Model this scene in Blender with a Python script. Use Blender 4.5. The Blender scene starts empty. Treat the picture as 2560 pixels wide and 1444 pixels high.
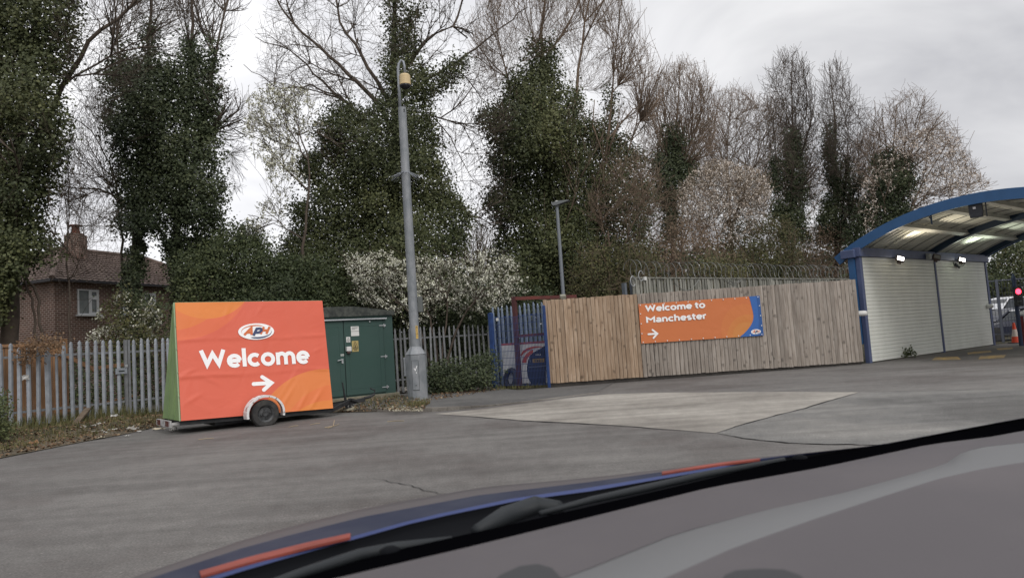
import bpy, math, random
import numpy as np
from mathutils import Vector, Matrix
random.seed(7); RNG = np.random.default_rng(7)
R = math.radians
S = bpy.context.scene
COL = S.collection

# ------------------------------------------------------------------ camera, sky, sun, exposure
F = 1800.0; CX, CY = 1280.0, 722.0; H = 1.35          # focal length in photo pixels, eye height in a car
PITCH, ROLL = R(4.3), R(3.8)
fw = Vector((0, math.cos(PITCH), math.sin(PITCH)))
r0 = Vector((1, 0, 0)); u0 = Vector((0, -math.sin(PITCH), math.cos(PITCH)))
rt = r0*math.cos(ROLL) - u0*math.sin(ROLL)
up = u0*math.cos(ROLL) + r0*math.sin(ROLL)
EYE = Vector((0, 0, H))
cd = bpy.data.cameras.new('camera'); cam = bpy.data.objects.new('camera', cd); COL.objects.link(cam)
cam.matrix_world = Matrix(((rt.x, up.x, -fw.x, 0), (rt.y, up.y, -fw.y, 0), (rt.z, up.z, -fw.z, H), (0, 0, 0, 1)))
cd.sensor_width = 36; cd.lens = 36*F/2560; cd.clip_start = 0.05; cd.clip_end = 2000
cd.dof.use_dof = True; cd.dof.focus_distance = 20; cd.dof.aperture_fstop = 4.2
S.camera = cam
S.view_settings.view_transform = 'Standard'; S.view_settings.look = 'None'
S.view_settings.exposure = 0.08; S.view_settings.gamma = 1.0

SUN_EL, SUN_AZ = R(40), R(152)
w = bpy.data.worlds.new('World'); S.world = w; w.use_nodes = True
nt = w.node_tree; nd = nt.nodes; lk = nt.links
bg = nd['Background']
sky = nd.new('ShaderNodeTexSky'); sky.sky_type = 'NISHITA'; sky.sun_disc = False
sky.sun_elevation = SUN_EL; sky.sun_rotation = SUN_AZ; sky.dust_density = 4; sky.air_density = 1
hs = nd.new('ShaderNodeHueSaturation'); hs.inputs['Saturation'].default_value = 0.12; hs.inputs['Value'].default_value = 1.0
lk.new(sky.outputs[0], hs.inputs['Color'])
tc = nd.new('ShaderNodeTexCoord'); mp = nd.new('ShaderNodeMapping'); mp.inputs['Scale'].default_value = (1.0, 1.0, 2.6)
lk.new(tc.outputs['Generated'], mp.inputs[0])
nz = nd.new('ShaderNodeTexNoise'); nz.inputs['Scale'].default_value = 2.6; nz.inputs['Detail'].default_value = 5; nz.inputs['Roughness'].default_value = 0.52
nz.inputs['Distortion'].default_value = 0.5
lk.new(mp.outputs[0], nz.inputs['Vector'])
rp = nd.new('ShaderNodeValToRGB')
rp.color_ramp.elements[0].position = 0.36; rp.color_ramp.elements[0].color = (6.1, 6.15, 6.5, 1)
rp.color_ramp.elements[1].position = 0.66; rp.color_ramp.elements[1].color = (9.6, 9.6, 9.75, 1)
lk.new(nz.outputs[0], rp.inputs[0])
sx = nd.new('ShaderNodeSeparateXYZ'); lk.new(tc.outputs['Generated'], sx.inputs[0])
ma = nd.new('ShaderNodeMapRange'); ma.inputs['From Min'].default_value = 0.42; ma.inputs['From Max'].default_value = 1.0
ma.inputs['To Min'].default_value = 0.95; ma.inputs['To Max'].default_value = 1.8
lk.new(sx.outputs['Z'], ma.inputs['Value'])
mu = nd.new('ShaderNodeVectorMath'); mu.operation = 'SCALE'
dt = nd.new('ShaderNodeVectorMath'); dt.operation = 'DOT_PRODUCT'; lk.new(tc.outputs['Generated'], dt.inputs[0])     # a brighter part of the cloud deck, low on the left
dt.inputs[1].default_value = (-0.36, 0.91, 0.20)
mb_ = nd.new('ShaderNodeMapRange'); mb_.interpolation_type = 'SMOOTHSTEP'; mb_.inputs['From Min'].default_value = 0.70; mb_.inputs['From Max'].default_value = 1.0; mb_.inputs['To Min'].default_value = 1.0; mb_.inputs['To Max'].default_value = 1.36
lk.new(dt.outputs['Value'], mb_.inputs['Value']); mq = nd.new('ShaderNodeMath'); mq.operation = 'MULTIPLY'; lk.new(ma.outputs[0], mq.inputs[0]); lk.new(mb_.outputs[0], mq.inputs[1])
lk.new(rp.outputs[0], mu.inputs[0]); lk.new(mq.outputs[0], mu.inputs['Scale'])
mx = nd.new('ShaderNodeMixRGB'); mx.inputs[0].default_value = 0.88        # a closed cloud deck over the clear sky
lk.new(hs.outputs[0], mx.inputs[1]); lk.new(mu.outputs[0], mx.inputs[2])
lk.new(mx.outputs[0], bg.inputs['Color']); bg.inputs['Strength'].default_value = 0.10

sd = bpy.data.lights.new('sun', 'SUN'); sd.energy = 1.4; sd.angle = R(35); sd.color = (1, 0.96, 0.9)
so = bpy.data.objects.new('sun', sd); COL.objects.link(so)
so.rotation_euler = Vector((math.sin(SUN_AZ)*math.cos(SUN_EL), math.cos(SUN_AZ)*math.cos(SUN_EL), math.sin(SUN_EL))).to_track_quat('Z', 'Y').to_euler()
so.location = (0, -10, 30)

# ------------------------------------------------------------------ photo rays, planes
def ray(px, py):
    return (fw + rt*((px-CX)/F) - up*((py-CY)/F))
def pt(px, py, Y):                      # the point at distance Y ahead of the eye
    d = ray(px, py); return EYE + d*(Y/d.y)
def gp(px, py, z=0.0):                  # the point on the level z
    d = ray(px, py); return EYE + d*((z-H)/d.z)
DV = Vector((0.785, 0.62, 0)).normalized()      # the direction of the road
NV = Vector((-DV.y, DV.x, 0))                   # away from the road
ZV = Vector((0, 0, 1))
class Plane:                            # an upright plane through P along D: (s, z, off) <-> points
    def __init__(self, P, D=DV):
        self.P = Vector((P[0], P[1], 0)); self.D = Vector((D[0], D[1], 0)).normalized(); self.N = Vector((-self.D.y, self.D.x, 0))
    def sz(self, px, py, off=0.0):
        d = ray(px, py); k = ((self.P + self.N*off - EYE).dot(self.N))/d.dot(self.N)
        q = EYE + d*k
        return (q-self.P).dot(self.D), q.z
    def at(self, s, z, off=0.0):
        return self.P + self.D*s + self.N*off + ZV*z
    def pick(self, px, py, off=0.0):
        s, z = self.sz(px, py, off); return self.at(s, z, off)

# ------------------------------------------------------------------ materials
MATS = {}
def node_mat(name):
    m = bpy.data.materials.new(name); m.use_nodes = True
    return m, m.node_tree.nodes, m.node_tree.links, m.node_tree.nodes['Principled BSDF']
def mat(name, col, rough=0.6, metal=0.0, spec=0.4, var=0.0, vscale=3.0, col2=None, bump=0.0, bscale=40.0, tint=0.0, emit=None, estr=0.0, stretch=(1, 1, 1), c2pos=(0.4, 0.65)):
    """plain paint or stuff: base colour, a noise of wear towards col2, a per-face tint, a bump"""
    if name in MATS: return MATS[name]
    m, n, l, b = node_mat(name)
    b.inputs['Roughness'].default_value = rough; b.inputs['Metallic'].default_value = metal; b.inputs['Specular IOR Level'].default_value = spec
    tcn = n.new('ShaderNodeTexCoord'); mpn = n.new('ShaderNodeMapping'); mpn.inputs['Scale'].default_value = stretch
    l.new(tcn.outputs['Object'], mpn.inputs[0])
    src = None
    if col2 or var:
        nz = n.new('ShaderNodeTexNoise'); nz.inputs['Scale'].default_value = vscale; nz.inputs['Detail'].default_value = 6; nz.inputs['Roughness'].default_value = 0.6
        l.new(mpn.outputs[0], nz.inputs['Vector'])
        rr = n.new('ShaderNodeValToRGB'); c2 = col2 or tuple(c*(1-var) for c in col[:3])
        rr.color_ramp.elements[0].position = c2pos[0]; rr.color_ramp.elements[1].position = c2pos[1]
        rr.color_ramp.elements[0].color = (*col[:3], 1); rr.color_ramp.elements[1].color = (*c2[:3], 1)
        l.new(nz.outputs[0], rr.inputs[0]); src = rr.outputs[0]
    if tint:
        at = n.new('ShaderNodeAttribute'); at.attribute_name = 'tint'
        mr = n.new('ShaderNodeMapRange'); mr.inputs['To Min'].default_value = 1-tint; mr.inputs['To Max'].default_value = 1+tint
        l.new(at.outputs['Fac'], mr.inputs['Value'])
        vm = n.new('ShaderNodeVectorMath'); vm.operation = 'SCALE'
        if src: l.new(src, vm.inputs[0])
        else: vm.inputs[0].default_value = col[:3]
        l.new(mr.outputs[0], vm.inputs['Scale']); src = vm.outputs[0]
    if src: l.new(src, b.inputs['Base Color'])
    else: b.inputs['Base Color'].default_value = (*col[:3], 1)
    if bump:
        nb = n.new('ShaderNodeTexNoise'); nb.inputs['Scale'].default_value = bscale; nb.inputs['Detail'].default_value = 4
        l.new(mpn.outputs[0], nb.inputs['Vector'])
        bp = n.new('ShaderNodeBump'); bp.inputs['Strength'].default_value = bump; bp.inputs['Distance'].default_value = 0.02
        l.new(nb.outputs[0], bp.inputs['Height']); l.new(bp.outputs[0], b.inputs['Normal'])
    if emit:
        b.inputs['Emission Color'].default_value = (*emit, 1); b.inputs['Emission Strength'].default_value = estr
    MATS[name] = m; return m
def leaf_mat(name, dark, mid, light, rough=0.5, spec=0.3):
    m, n, l, b = node_mat(name)
    at = n.new('ShaderNodeAttribute'); at.attribute_name = 'tint'
    rr = n.new('ShaderNodeValToRGB'); e = rr.color_ramp.elements
    e[0].position = 0.0; e[0].color = (*dark, 1); e[1].position = 1.0; e[1].color = (*light, 1)
    k = e.new(0.5); k.color = (*mid, 1)
    l.new(at.outputs['Fac'], rr.inputs[0]); l.new(rr.outputs[0], b.inputs['Base Color'])
    b.inputs['Roughness'].default_value = rough; b.inputs['Specular IOR Level'].default_value = spec
    MATS[name] = m; return m

# ------------------------------------------------------------------ mesh builder
ORG = {}
def origin(o): return ORG[o.name]
class MB:
    def __init__(self): self.v = []; self.f = []; self.m = []; self.t = []; self.n = 0
    def add(self, vs, fs, m=0, t=0.5):
        b = self.n
        self.v.extend([tuple(p) for p in vs]); self.n += len(vs)
        for f in fs: self.f.append(tuple(i+b for i in f)); self.m.append(m); self.t.append(t)
        return self
    def box(self, c, sx, sy, sz, D=None, U=None, m=0, t=0.5):      # centred at c, sx along D, sz along U, sy across
        D = (D or Vector((1, 0, 0))).normalized(); U = (U or ZV).normalized(); N = U.cross(D).normalized(); U = D.cross(N)
        c = Vector(c); vs = []
        for k in (-1, 1):
            for j in (-1, 1):
                for i in (-1, 1): vs.append(c + D*(i*sx/2) + N*(j*sy/2) + U*(k*sz/2))
        self.add(vs, [(0, 2, 3, 1), (4, 5, 7, 6), (0, 1, 5, 4), (2, 6, 7, 3), (0, 4, 6, 2), (1, 3, 7, 5)], m, t); return self
    def bar(self, a, b, wd, ht, U=None, m=0, t=0.5):
        a, b = Vector(a), Vector(b); D = b-a
        U = U or (ZV if abs(D.normalized().z) < 0.95 else Vector((0, 1, 0)))
        return self.box((a+b)/2, D.length, wd, ht, D, U, m, t)
    def tube(self, pts, r, n=8, m=0, t=0.5, cap=True):
        pts = [Vector(p) for p in pts]; k = len(pts)
        rs = [r]*k if not hasattr(r, '__len__') else r
        vs = []; prev = None
        for i, p in enumerate(pts):
            d = (pts[min(i+1, k-1)] - pts[max(i-1, 0)]).normalized()
            if prev is None:
                a = d.cross(ZV) if abs(d.z) < 0.9 else d.cross(Vector((1, 0, 0)))
            else: a = prev - d*prev.dot(d)
            a.normalize(); prev = a; b = d.cross(a)
            for j in range(n):
                an = 2*math.pi*j/n; vs.append(p + (a*math.cos(an) + b*math.sin(an))*rs[i])
        fs = [(i*n+j, i*n+(j+1) % n, (i+1)*n+(j+1) % n, (i+1)*n+j) for i in range(k-1) for j in range(n)]
        if cap: fs += [tuple(range(n-1, -1, -1)), tuple((k-1)*n+j for j in range(n))]
        return self.add(vs, fs, m, t)
    def prism(self, poly, vec, m=0, t=0.5):             # poly: 3-D points, thickened along vec
        vec = Vector(vec); n = len(poly); a = [Vector(p) for p in poly]
        return self.add(a + [p+vec for p in a], [tuple(range(n-1, -1, -1)), tuple(range(n, 2*n))] + [(i, (i+1) % n, n+(i+1) % n, n+i) for i in range(n)], m, t)
    def lathe(self, c, prof, axis=ZV, n=20, m=0, t=0.5, cap=True):   # prof: (radius, height along the axis)
        axis = Vector(axis).normalized(); a = axis.orthogonal().normalized(); b = axis.cross(a); c = Vector(c); vs = []
        for (r, h) in prof:
            for j in range(n):
                an = 2*math.pi*(j+0.5)/n; vs.append(c + axis*h + (a*math.cos(an)+b*math.sin(an))*r)
        k = len(prof)
        fs = [(i*n+j, i*n+(j+1) % n, (i+1)*n+(j+1) % n, (i+1)*n+j) for i in range(k-1) for j in range(n)]
        if cap: fs += [tuple(range(n-1, -1, -1)), tuple((k-1)*n+j for j in range(n))]
        return self.add(vs, fs, m, t)
    def loft(self, rails, m=0, t=0.5, close=False):
        n = len(rails[0]); vs = [p for r_ in rails for p in r_]
        return self.add(vs, [(i*n+j, i*n+j+1, (i+1)*n+j+1, (i+1)*n+j) for i in range(len(rails)-1) for j in range(n-1)], m, t)
    def build(self, name, mats, parent=None, smooth=False, base=None, bevel=0.0):
        if not isinstance(mats, (list, tuple)): mats = [mats]
        v = np.array(self.v, dtype=np.float64).reshape(-1, 3)
        if parent is not None: o_ = np.array(origin(parent))
        else:
            o_ = np.array(base) if base is not None else np.array(((v[:, 0].min()+v[:, 0].max())/2, (v[:, 1].min()+v[:, 1].max())/2, v[:, 2].min()))
        me = bpy.data.meshes.new(name); me.from_pydata([tuple(x) for x in (v-o_)], [], self.f)
        for m_ in mats: me.materials.append(m_)
        me.polygons.foreach_set('material_index', self.m)
        if smooth: me.polygons.foreach_set('use_smooth', [True]*len(self.f))
        at = me.attributes.new('tint', 'FLOAT', 'FACE'); at.data.foreach_set('value', self.t)
        me.update()
        o = bpy.data.objects.new(name, me); COL.objects.link(o)
        if parent is None: o.location = o_
        else: o.parent = parent
        ORG[o.name] = tuple(o_)
        if bevel:
            md = o.modifiers.new('bevel', 'BEVEL'); md.width = bevel; md.segments = 2; md.limit_method = 'ANGLE'; md.angle_limit = R(40)
        return o
def raw_mesh(name, v, faces4, mats, tint, parent=None, base=None, smooth=False, mi=None):
    """many quads at once: v (n,3), faces4 (m,4)"""
    o_ = np.array(origin(parent) if parent is not None else base)
    me = bpy.data.meshes.new(name); nv, nf = len(v), len(faces4)
    me.vertices.add(nv); me.vertices.foreach_set('co', (v-o_).astype(np.float32).ravel())
    me.loops.add(nf*4); me.loops.foreach_set('vertex_index', faces4.astype(np.int32).ravel())
    me.polygons.add(nf); me.polygons.foreach_set('loop_start', np.arange(0, nf*4, 4, dtype=np.int32))
    for m_ in (mats if isinstance(mats, (list, tuple)) else [mats]): me.materials.append(m_)
    if mi is not None: me.polygons.foreach_set('material_index', np.asarray(mi, dtype=np.int32))
    if smooth: me.polygons.foreach_set('use_smooth', np.ones(nf, dtype=bool))
    at = me.attributes.new('tint', 'FLOAT', 'FACE'); at.data.foreach_set('value', np.asarray(tint, dtype=np.float32))
    me.update(calc_edges=True)
    o = bpy.data.objects.new(name, me); COL.objects.link(o)
    if parent is None: o.location = o_
    else: o.parent = parent
    ORG[o.name] = tuple(o_); return o
def tag(o, label, cat, group=None):
    o['label'] = label; o['category'] = cat
    if group: o['group'] = group
    return o
def structure(o): o['kind'] = 'structure'; return o
def stuff(o, label, cat): o['kind'] = 'stuff'; return tag(o, label, cat)
def thing(name, loc, label, cat, group=None):
    o = bpy.data.objects.new(name, None); COL.objects.link(o); o.location = loc; o.empty_display_size = 0.2
    ORG[o.name] = tuple(loc); return tag(o, label, cat, group)

# ------------------------------------------------------------------ strokes for lettering and drawn marks
def arc(cx, cy, rx, ry, a0, a1, n=14):
    return [(cx+rx*math.cos(R(a0+(a1-a0)*i/n)), cy+ry*math.sin(R(a0+(a1-a0)*i/n))) for i in range(n+1)]
GLYPH = {   # strokes in units of the x-height, and the advance
    'W': ([[(0.10, 1.42), (0.50, 0.30), (0.93, 1.12), (1.36, 0.30), (1.76, 1.42)]], 2.0),
    'M': ([[(0.16, 0), (0.16, 1.12), (0.80, 0.62), (1.44, 1.12), (1.44, 0)]], 1.75),
    'e': ([arc(0.54, 0.5, 0.42, 0.40, 0, 318), [(0.14, 0.50), (0.98, 0.50)]], 1.15),
    'l': ([[(0.15, 0), (0.15, 1.46)]], 0.42),
    'c': ([arc(0.54, 0.5, 0.42, 0.40, 45, 315)], 1.05),
    'o': ([arc(0.54, 0.5, 0.42, 0.40, 0, 360, 24)], 1.2),
    'm': ([[(0.15, 0), (0.15, 1.0)], arc(0.47, 0.56, 0.32, 0.34, 180, 0)+[(0.79, 0)], arc(1.11, 0.56, 0.32, 0.34, 180, 0)+[(1.43, 0)]], 1.7),
    'n': ([[(0.15, 0), (0.15, 1.0)], arc(0.50, 0.54, 0.35, 0.36, 180, 0)+[(0.85, 0)]], 1.13),
    'h': ([[(0.15, 0), (0.15, 1.46)], arc(0.50, 0.54, 0.35, 0.36, 180, 0)+[(0.85, 0)]], 1.13),
    't': ([[(0.32, 1.28), (0.32, 0.36)]+arc(0.57, 0.36, 0.25, 0.25, 180, 280), [(0.02, 0.88), (0.70, 0.88)]], 0.82),
    'a': ([arc(0.46, 0.64, 0.34, 0.25, 150, 0)+[(0.80, 0)], arc(0.43, 0.29, 0.32, 0.19, 0, 360, 18)], 1.08),
    's': ([arc(0.42, 0.70, 0.28, 0.20, 35, 250, 10)+arc(0.42, 0.30, 0.30, 0.20, 80, -145, 10)], 0.9),
    'r': ([[(0.15, 0), (0.15, 1.0)], arc(0.50, 0.54, 0.35, 0.36, 180, 95)+[(0.62, 0.90)]], 0.72),
    ' ': ([], 0.45),
    '9': ([arc(0.4, 0.95, 0.3, 0.35, 0, 360, 16), [(0.7, 0.95), (0.5, 0.0)]], 0.9),
    '1': ([[(0.1, 1.0), (0.4, 1.3), (0.4, 0)]], 0.9),
    '3': ([arc(0.36, 0.98, 0.3, 0.32, 150, -90, 10), arc(0.36, 0.33, 0.34, 0.33, 90, -150, 10)], 0.9),
    'A': ([[(0.0, 0), (0.55, 1.3), (1.1, 0)], [(0.25, 0.45), (0.85, 0.45)]], 1.25),
    'P': ([[(0.12, 0), (0.12, 1.2)]+arc(0.55, 0.88, 0.40, 0.36, 90, -90, 10)+[(0.12, 0.52)]], 1.1),
    'H': ([[(0.12, 0), (0.12, 1.3)], [(1.0, 0), (1.0, 1.3)], [(0.12, 0.65), (1.0, 0.65)]], 1.25)}
def ribbon(st, wd, rounded=False):
    """2-D stroke -> outline strips (list of point pairs), mitred"""
    p = [Vector((x, y)) for x, y in st]; closed = (p[0]-p[-1]).length < 1e-5; n = len(p); out = []
    for i in range(n):
        a = p[i]-p[i-1] if i > 0 else (p[0]-p[-2] if closed else p[1]-p[0])
        b = p[i+1]-p[i] if i < n-1 else (p[1]-p[0] if closed else p[-1]-p[-2])
        a.normalize(); b.normalize(); na = Vector((-a.y, a.x)); nb = Vector((-b.y, b.x)); mvec = na+nb
        if mvec.length < 1e-4: mvec = na.copy()
        mvec.normalize(); k = wd/2/max(mvec.dot(na), 0.42)
        out.append((p[i]+mvec*k, p[i]-mvec*k))
    return out
def strokes(mb, sts, wd, place, lift0=0.0, m=0, rounded=False):
    for q, st in enumerate(sts):
        st2 = [st[0]]
        for a, b in zip(st, st[1:]):
            ns = max(1, int(math.hypot(b[0]-a[0], b[1]-a[1])/(wd*1.2)))
            st2 += [(a[0]+(b[0]-a[0])*k/ns, a[1]+(b[1]-a[1])*k/ns) for k in range(1, ns+1)]
        st = st2
        rb = ribbon(st, wd); lift = lift0 + 0.0006*q
        vs = []
        for a, b in rb: vs += [place(a.x, a.y, lift), place(b.x, b.y, lift)]
        mb.add(vs, [(2*i, 2*i+1, 2*i+3, 2*i+2) for i in range(len(rb)-1)], m)
        if rounded:
            for e in (st[0], st[-1]):
                lift += 0.0002
                mb.add([place(e[0]+wd/2*math.cos(2*math.pi*k/14), e[1]+wd/2*math.sin(2*math.pi*k/14), lift) for k in range(14)], [tuple(range(14))], m)
def text_strokes(s):
    x = 0; out = []
    for ch in s:
        g, adv = GLYPH[ch]
        for st in g: out.append([(a+x, b) for a, b in st])
        x += adv
    return out, x-0.12
def lettering(mb, s, x0, y0, width, cap, place, wd=0.27, lift0=0.0, m=0):
    st, wtot = text_strokes(s); kx, ky = width/wtot, cap/1.4
    strokes(mb, st, wd, lambda x, y, l: place(x0+x*kx, y0+y*ky, l), lift0, m)
def disc(mb, cx, cy, rx, ry, place, lift, m=0, n=40):
    mb.add([place(cx+rx*math.cos(2*math.pi*k/n), cy+ry*math.sin(2*math.pi*k/n), lift) for k in range(n)], [tuple(range(n))], m)
def shape(mb, pts, place, lift, m=0):
    mb.add([place(x, y, lift) for x, y in pts], [tuple(range(len(pts)))], m)
def crescent(mb, cx, cy, rx, ry, a0, a1, wmax, place, lift, m=0, n=24, skew=0.5):
    vs = []
    for i in range(n+1):
        k = i/n; a = R(a0+(a1-a0)*k); wd_ = wmax*math.sin(math.pi*min(max(k, 0.001), 0.999)**skew)
        for sg in (-0.5, 0.5):
            vs.append(place(cx+(rx+sg*wd_)*math.cos(a), cy+(ry+sg*wd_)*math.sin(a), lift))
    mb.add(vs, [(2*i, 2*i+1, 2*i+3, 2*i+2) for i in range(n)], m)
def draw_logo(mb, cx, cy, wd, ht, place, lift, m_white, m_orange, m_navy):
    """white oval, orange swoosh over the top left, navy swoosh under the bottom right, slanted A P H"""
    disc(mb, cx, cy, wd/2, ht/2, place, lift, m_white)
    crescent(mb, cx-0.01*wd, cy+0.005*ht, wd*0.40, ht*0.36, 60, 205, wd*0.035, place, lift+0.001, m_orange)
    crescent(mb, cx+0.02*wd, cy-0.03*ht, wd*0.40, ht*0.36, -118, 22, wd*0.045, place, lift+0.001, m_navy)
    h_ = ht*0.44; k = h_/1.3; sl = 0.55
    def word(ch, x, y, mm, wdt, lf):
        sts = [[(a*1.15+b*sl, b) for a, b in st] for st in GLYPH[ch][0]]
        strokes(mb, sts, wdt, lambda a, b, l: place(cx+x+a*k, cy+y+b*k, l), lift+lf, mm)
    word('A', -wd*0.345, -ht*0.20, m_orange, 0.42, 0.002)
    word('H', wd*0.085, -ht*0.17, m_orange, 0.42, 0.002)
    word('P', -wd*0.115, -ht*0.25, m_navy, 0.44, 0.004)

# ================================================================== THE SETTING: ground, road, pavement, verge
def ground_mat(name, base, dark, light, speck=0.25, rough=0.85, streak=0.0, bump=0.35):
    """worn surface: broad blotches, streaks along the road, fine aggregate specks"""
    m, n, l, b = node_mat(name)
    tcn = n.new('ShaderNodeTexCoord')
    n1 = n.new('ShaderNodeTexNoise'); n1.inputs['Scale'].default_value = 0.35; n1.inputs['Detail'].default_value = 7; n1.inputs['Roughness'].default_value = 0.62
    l.new(tcn.outputs['Object'], n1.inputs['Vector'])
    rr = n.new('ShaderNodeValToRGB'); e = rr.color_ramp.elements
    e[0].position = 0.40; e[0].color = (*dark, 1); e[1].position = 0.62; e[1].color = (*light, 1); k = e.new(0.5); k.color = (*base, 1)
    l.new(n1.outputs[0], rr.inputs[0])
    mpn = n.new('ShaderNodeMapping'); mpn.inputs['Rotation'].default_value = (0, 0, -math.atan2(DV.y, DV.x)); mpn.inputs['Scale'].default_value = (0.12, 1.6, 1)
    l.new(tcn.outputs['Object'], mpn.inputs[0])
    n2 = n.new('ShaderNodeTexNoise'); n2.inputs['Scale'].default_value = 1.6; n2.inputs['Detail'].default_value = 5
    l.new(mpn.outputs[0], n2.inputs['Vector'])
    mr = n.new('ShaderNodeMapRange'); mr.inputs['From Min'].default_value = 0.3; mr.inputs['From Max'].default_value = 0.7
    mr.inputs['To Min'].default_value = 1-streak; mr.inputs['To Max'].default_value = 1+streak; l.new(n2.outputs[0], mr.inputs['Value'])
    n3 = n.new('ShaderNodeTexNoise'); n3.inputs['Scale'].default_value = 55; n3.inputs['Detail'].default_value = 3
    l.new(tcn.outputs['Object'], n3.inputs['Vector'])
    mr3 = n.new('ShaderNodeMapRange'); mr3.inputs['From Min'].default_value = 0.3; mr3.inputs['From Max'].default_value = 0.7
    mr3.inputs['To Min'].default_value = 1-speck; mr3.inputs['To Max'].default_value = 1+speck; l.new(n3.outputs[0], mr3.inputs['Value'])
    n4 = n.new('ShaderNodeTexNoise'); n4.inputs['Scale'].default_value = 5.5; n4.inputs['Detail'].default_value = 8; n4.inputs['Roughness'].default_value = 0.7; l.new(tcn.outputs['Object'], n4.inputs['Vector'])
    mr4 = n.new('ShaderNodeMapRange'); mr4.inputs['From Min'].default_value = 0.3; mr4.inputs['From Max'].default_value = 0.7; mr4.inputs['To Min'].default_value = 0.84; mr4.inputs['To Max'].default_value = 1.16; l.new(n4.outputs[0], mr4.inputs['Value'])
    vo = n.new('ShaderNodeTexVoronoi'); vo.inputs['Scale'].default_value = 9.0; l.new(tcn.outputs['Object'], vo.inputs['Vector'])          # stray pale chips
    ch = n.new('ShaderNodeMapRange'); ch.inputs['From Min'].default_value = 0.10; ch.inputs['From Max'].default_value = 0.06; ch.inputs['To Min'].default_value = 1.0; ch.inputs['To Max'].default_value = 1.0+speck*2.2; l.new(vo.outputs['Distance'], ch.inputs['Value'])
    m5 = n.new('ShaderNodeMath'); m5.operation = 'MULTIPLY'; l.new(mr4.outputs[0], m5.inputs[0]); l.new(ch.outputs[0], m5.inputs[1])
    m6 = n.new('ShaderNodeMath'); m6.operation = 'MULTIPLY'; l.new(mr.outputs[0], m6.inputs[0]); l.new(m5.outputs[0], m6.inputs[1])
    mm = n.new('ShaderNodeMath'); mm.operation = 'MULTIPLY'; l.new(m6.outputs[0], mm.inputs[0]); l.new(mr3.outputs[0], mm.inputs[1])
    vm = n.new('ShaderNodeVectorMath'); vm.operation = 'SCALE'; l.new(rr.outputs[0], vm.inputs[0]); l.new(mm.outputs[0], vm.inputs['Scale'])
    l.new(vm.outputs[0], b.inputs['Base Color']); b.inputs['Roughness'].default_value = rough; b.inputs['Specular IOR Level'].default_value = 0.25
    bp = n.new('ShaderNodeBump'); bp.inputs['Strength'].default_value = bump; bp.inputs['Distance'].default_value = 0.01
    l.new(n3.outputs[0], bp.inputs['Height']); l.new(bp.outputs[0], b.inputs['Normal'])
    MATS[name] = m; return m
M_ROAD = ground_mat('asphalt', (0.128, 0.121, 0.115), (0.104, 0.095, 0.090), (0.150, 0.143, 0.135), 0.30, 0.85, 0.16)
M_ROAD2 = ground_mat('worn asphalt', (0.145, 0.142, 0.136), (0.105, 0.102, 0.098), (0.195, 0.188, 0.176), 0.35, 0.85, 0.15, 0.6)
M_PAVE = ground_mat('pavement asphalt', (0.105, 0.102, 0.099), (0.082, 0.079, 0.077), (0.125, 0.121, 0.116), 0.25, 0.9, 0.06)
M_CONC = ground_mat('concrete', (0.258, 0.240, 0.214), (0.195, 0.180, 0.160), (0.315, 0.295, 0.264), 0.18, 0.9, 0.16)
M_KERB = ground_mat('kerb concrete', (0.20, 0.185, 0.165), (0.11, 0.10, 0.09), (0.27, 0.25, 0.225), 0.2, 0.9, 0.1)
M_DIRT = ground_mat('dirt', (0.095, 0.078, 0.055), (0.05, 0.045, 0.028), (0.150, 0.125, 0.092), 0.4, 1.0, 0.0, 0.9)
M_SOIL = ground_mat('soil', (0.06, 0.055, 0.035), (0.035, 0.035, 0.02), (0.09, 0.08, 0.055), 0.4, 1.0, 0.0, 0.9)

def sheet(name, pts, z, m):
    mb = MB(); mb.add([(p[0], p[1], z) for p in pts], [tuple(range(len(pts)))]); return structure(mb.build(name, m, base=(0, 0, z)))
sheet('ground', [(-400, -400), (400, -400), (400, 400), (-400, 400)], -0.03, M_SOIL)
KP = Plane((-4.92, 19.8))            # the kiosk's front
FP = Plane(pt(1363, 860, 20.9), pt(2150, 860, 22.25)-pt(1363, 860, 20.9))     # the timber fence
WP = Plane((11.35, 22.9))            # the wall of shutters under the canopy
verge_edge = [gp(x, y) for x, y in ((-160, 1190), (0, 1146), (90, 1128), (200, 1106), (300, 1088), (400, 1066), (470, 1058), (560, 1050), (700, 1040), (800, 1032), (900, 1030), (960, 1028))]
road = [(60, -60), (70, 60), (30, 48)] + [WP.at(s, 0, 0.05)[:2] for s in (16, 0)] + [FP.at(s, 0, 0.05)[:2] for s in (9.6, 0)] + [KP.at(1.6, 0)[:2], KP.at(-4, 0)[:2], (-14, 20), (-14, 10), (-14, -60)]
sheet('road', [(p[0], p[1]) for p in road][::-1], 0.0, M_ROAD)
sheet('concrete_apron', [gp(x, y) for x, y in ((1086, 1034), (1180, 1040), (1300, 1050), (1430, 1056), (1560, 1064), (1700, 1075), (1788, 1082), (1850, 1062), (1930, 1040), (2010, 1020), (2090, 996), (2148, 980), (1950, 979), (1800, 980), (1640, 981), (1520, 985), (1420, 995), (1320, 1008), (1220, 1020), (1130, 1030))], 0.004, M_CONC)
sheet('worn_road_patch', [gp(x, y) for x, y in ((1794, 1083), (1856, 1062.5), (1936, 1040.5), (2016, 1020.5), (2096, 996.5), (2154, 980), (2300, 977), (2700, 968), (2900, 1010), (2620, 1060), (2400, 1120), (2250, 1113), (2040, 1110), (1950, 1105), (1870, 1096))], 0.005, M_ROAD2)
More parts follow.
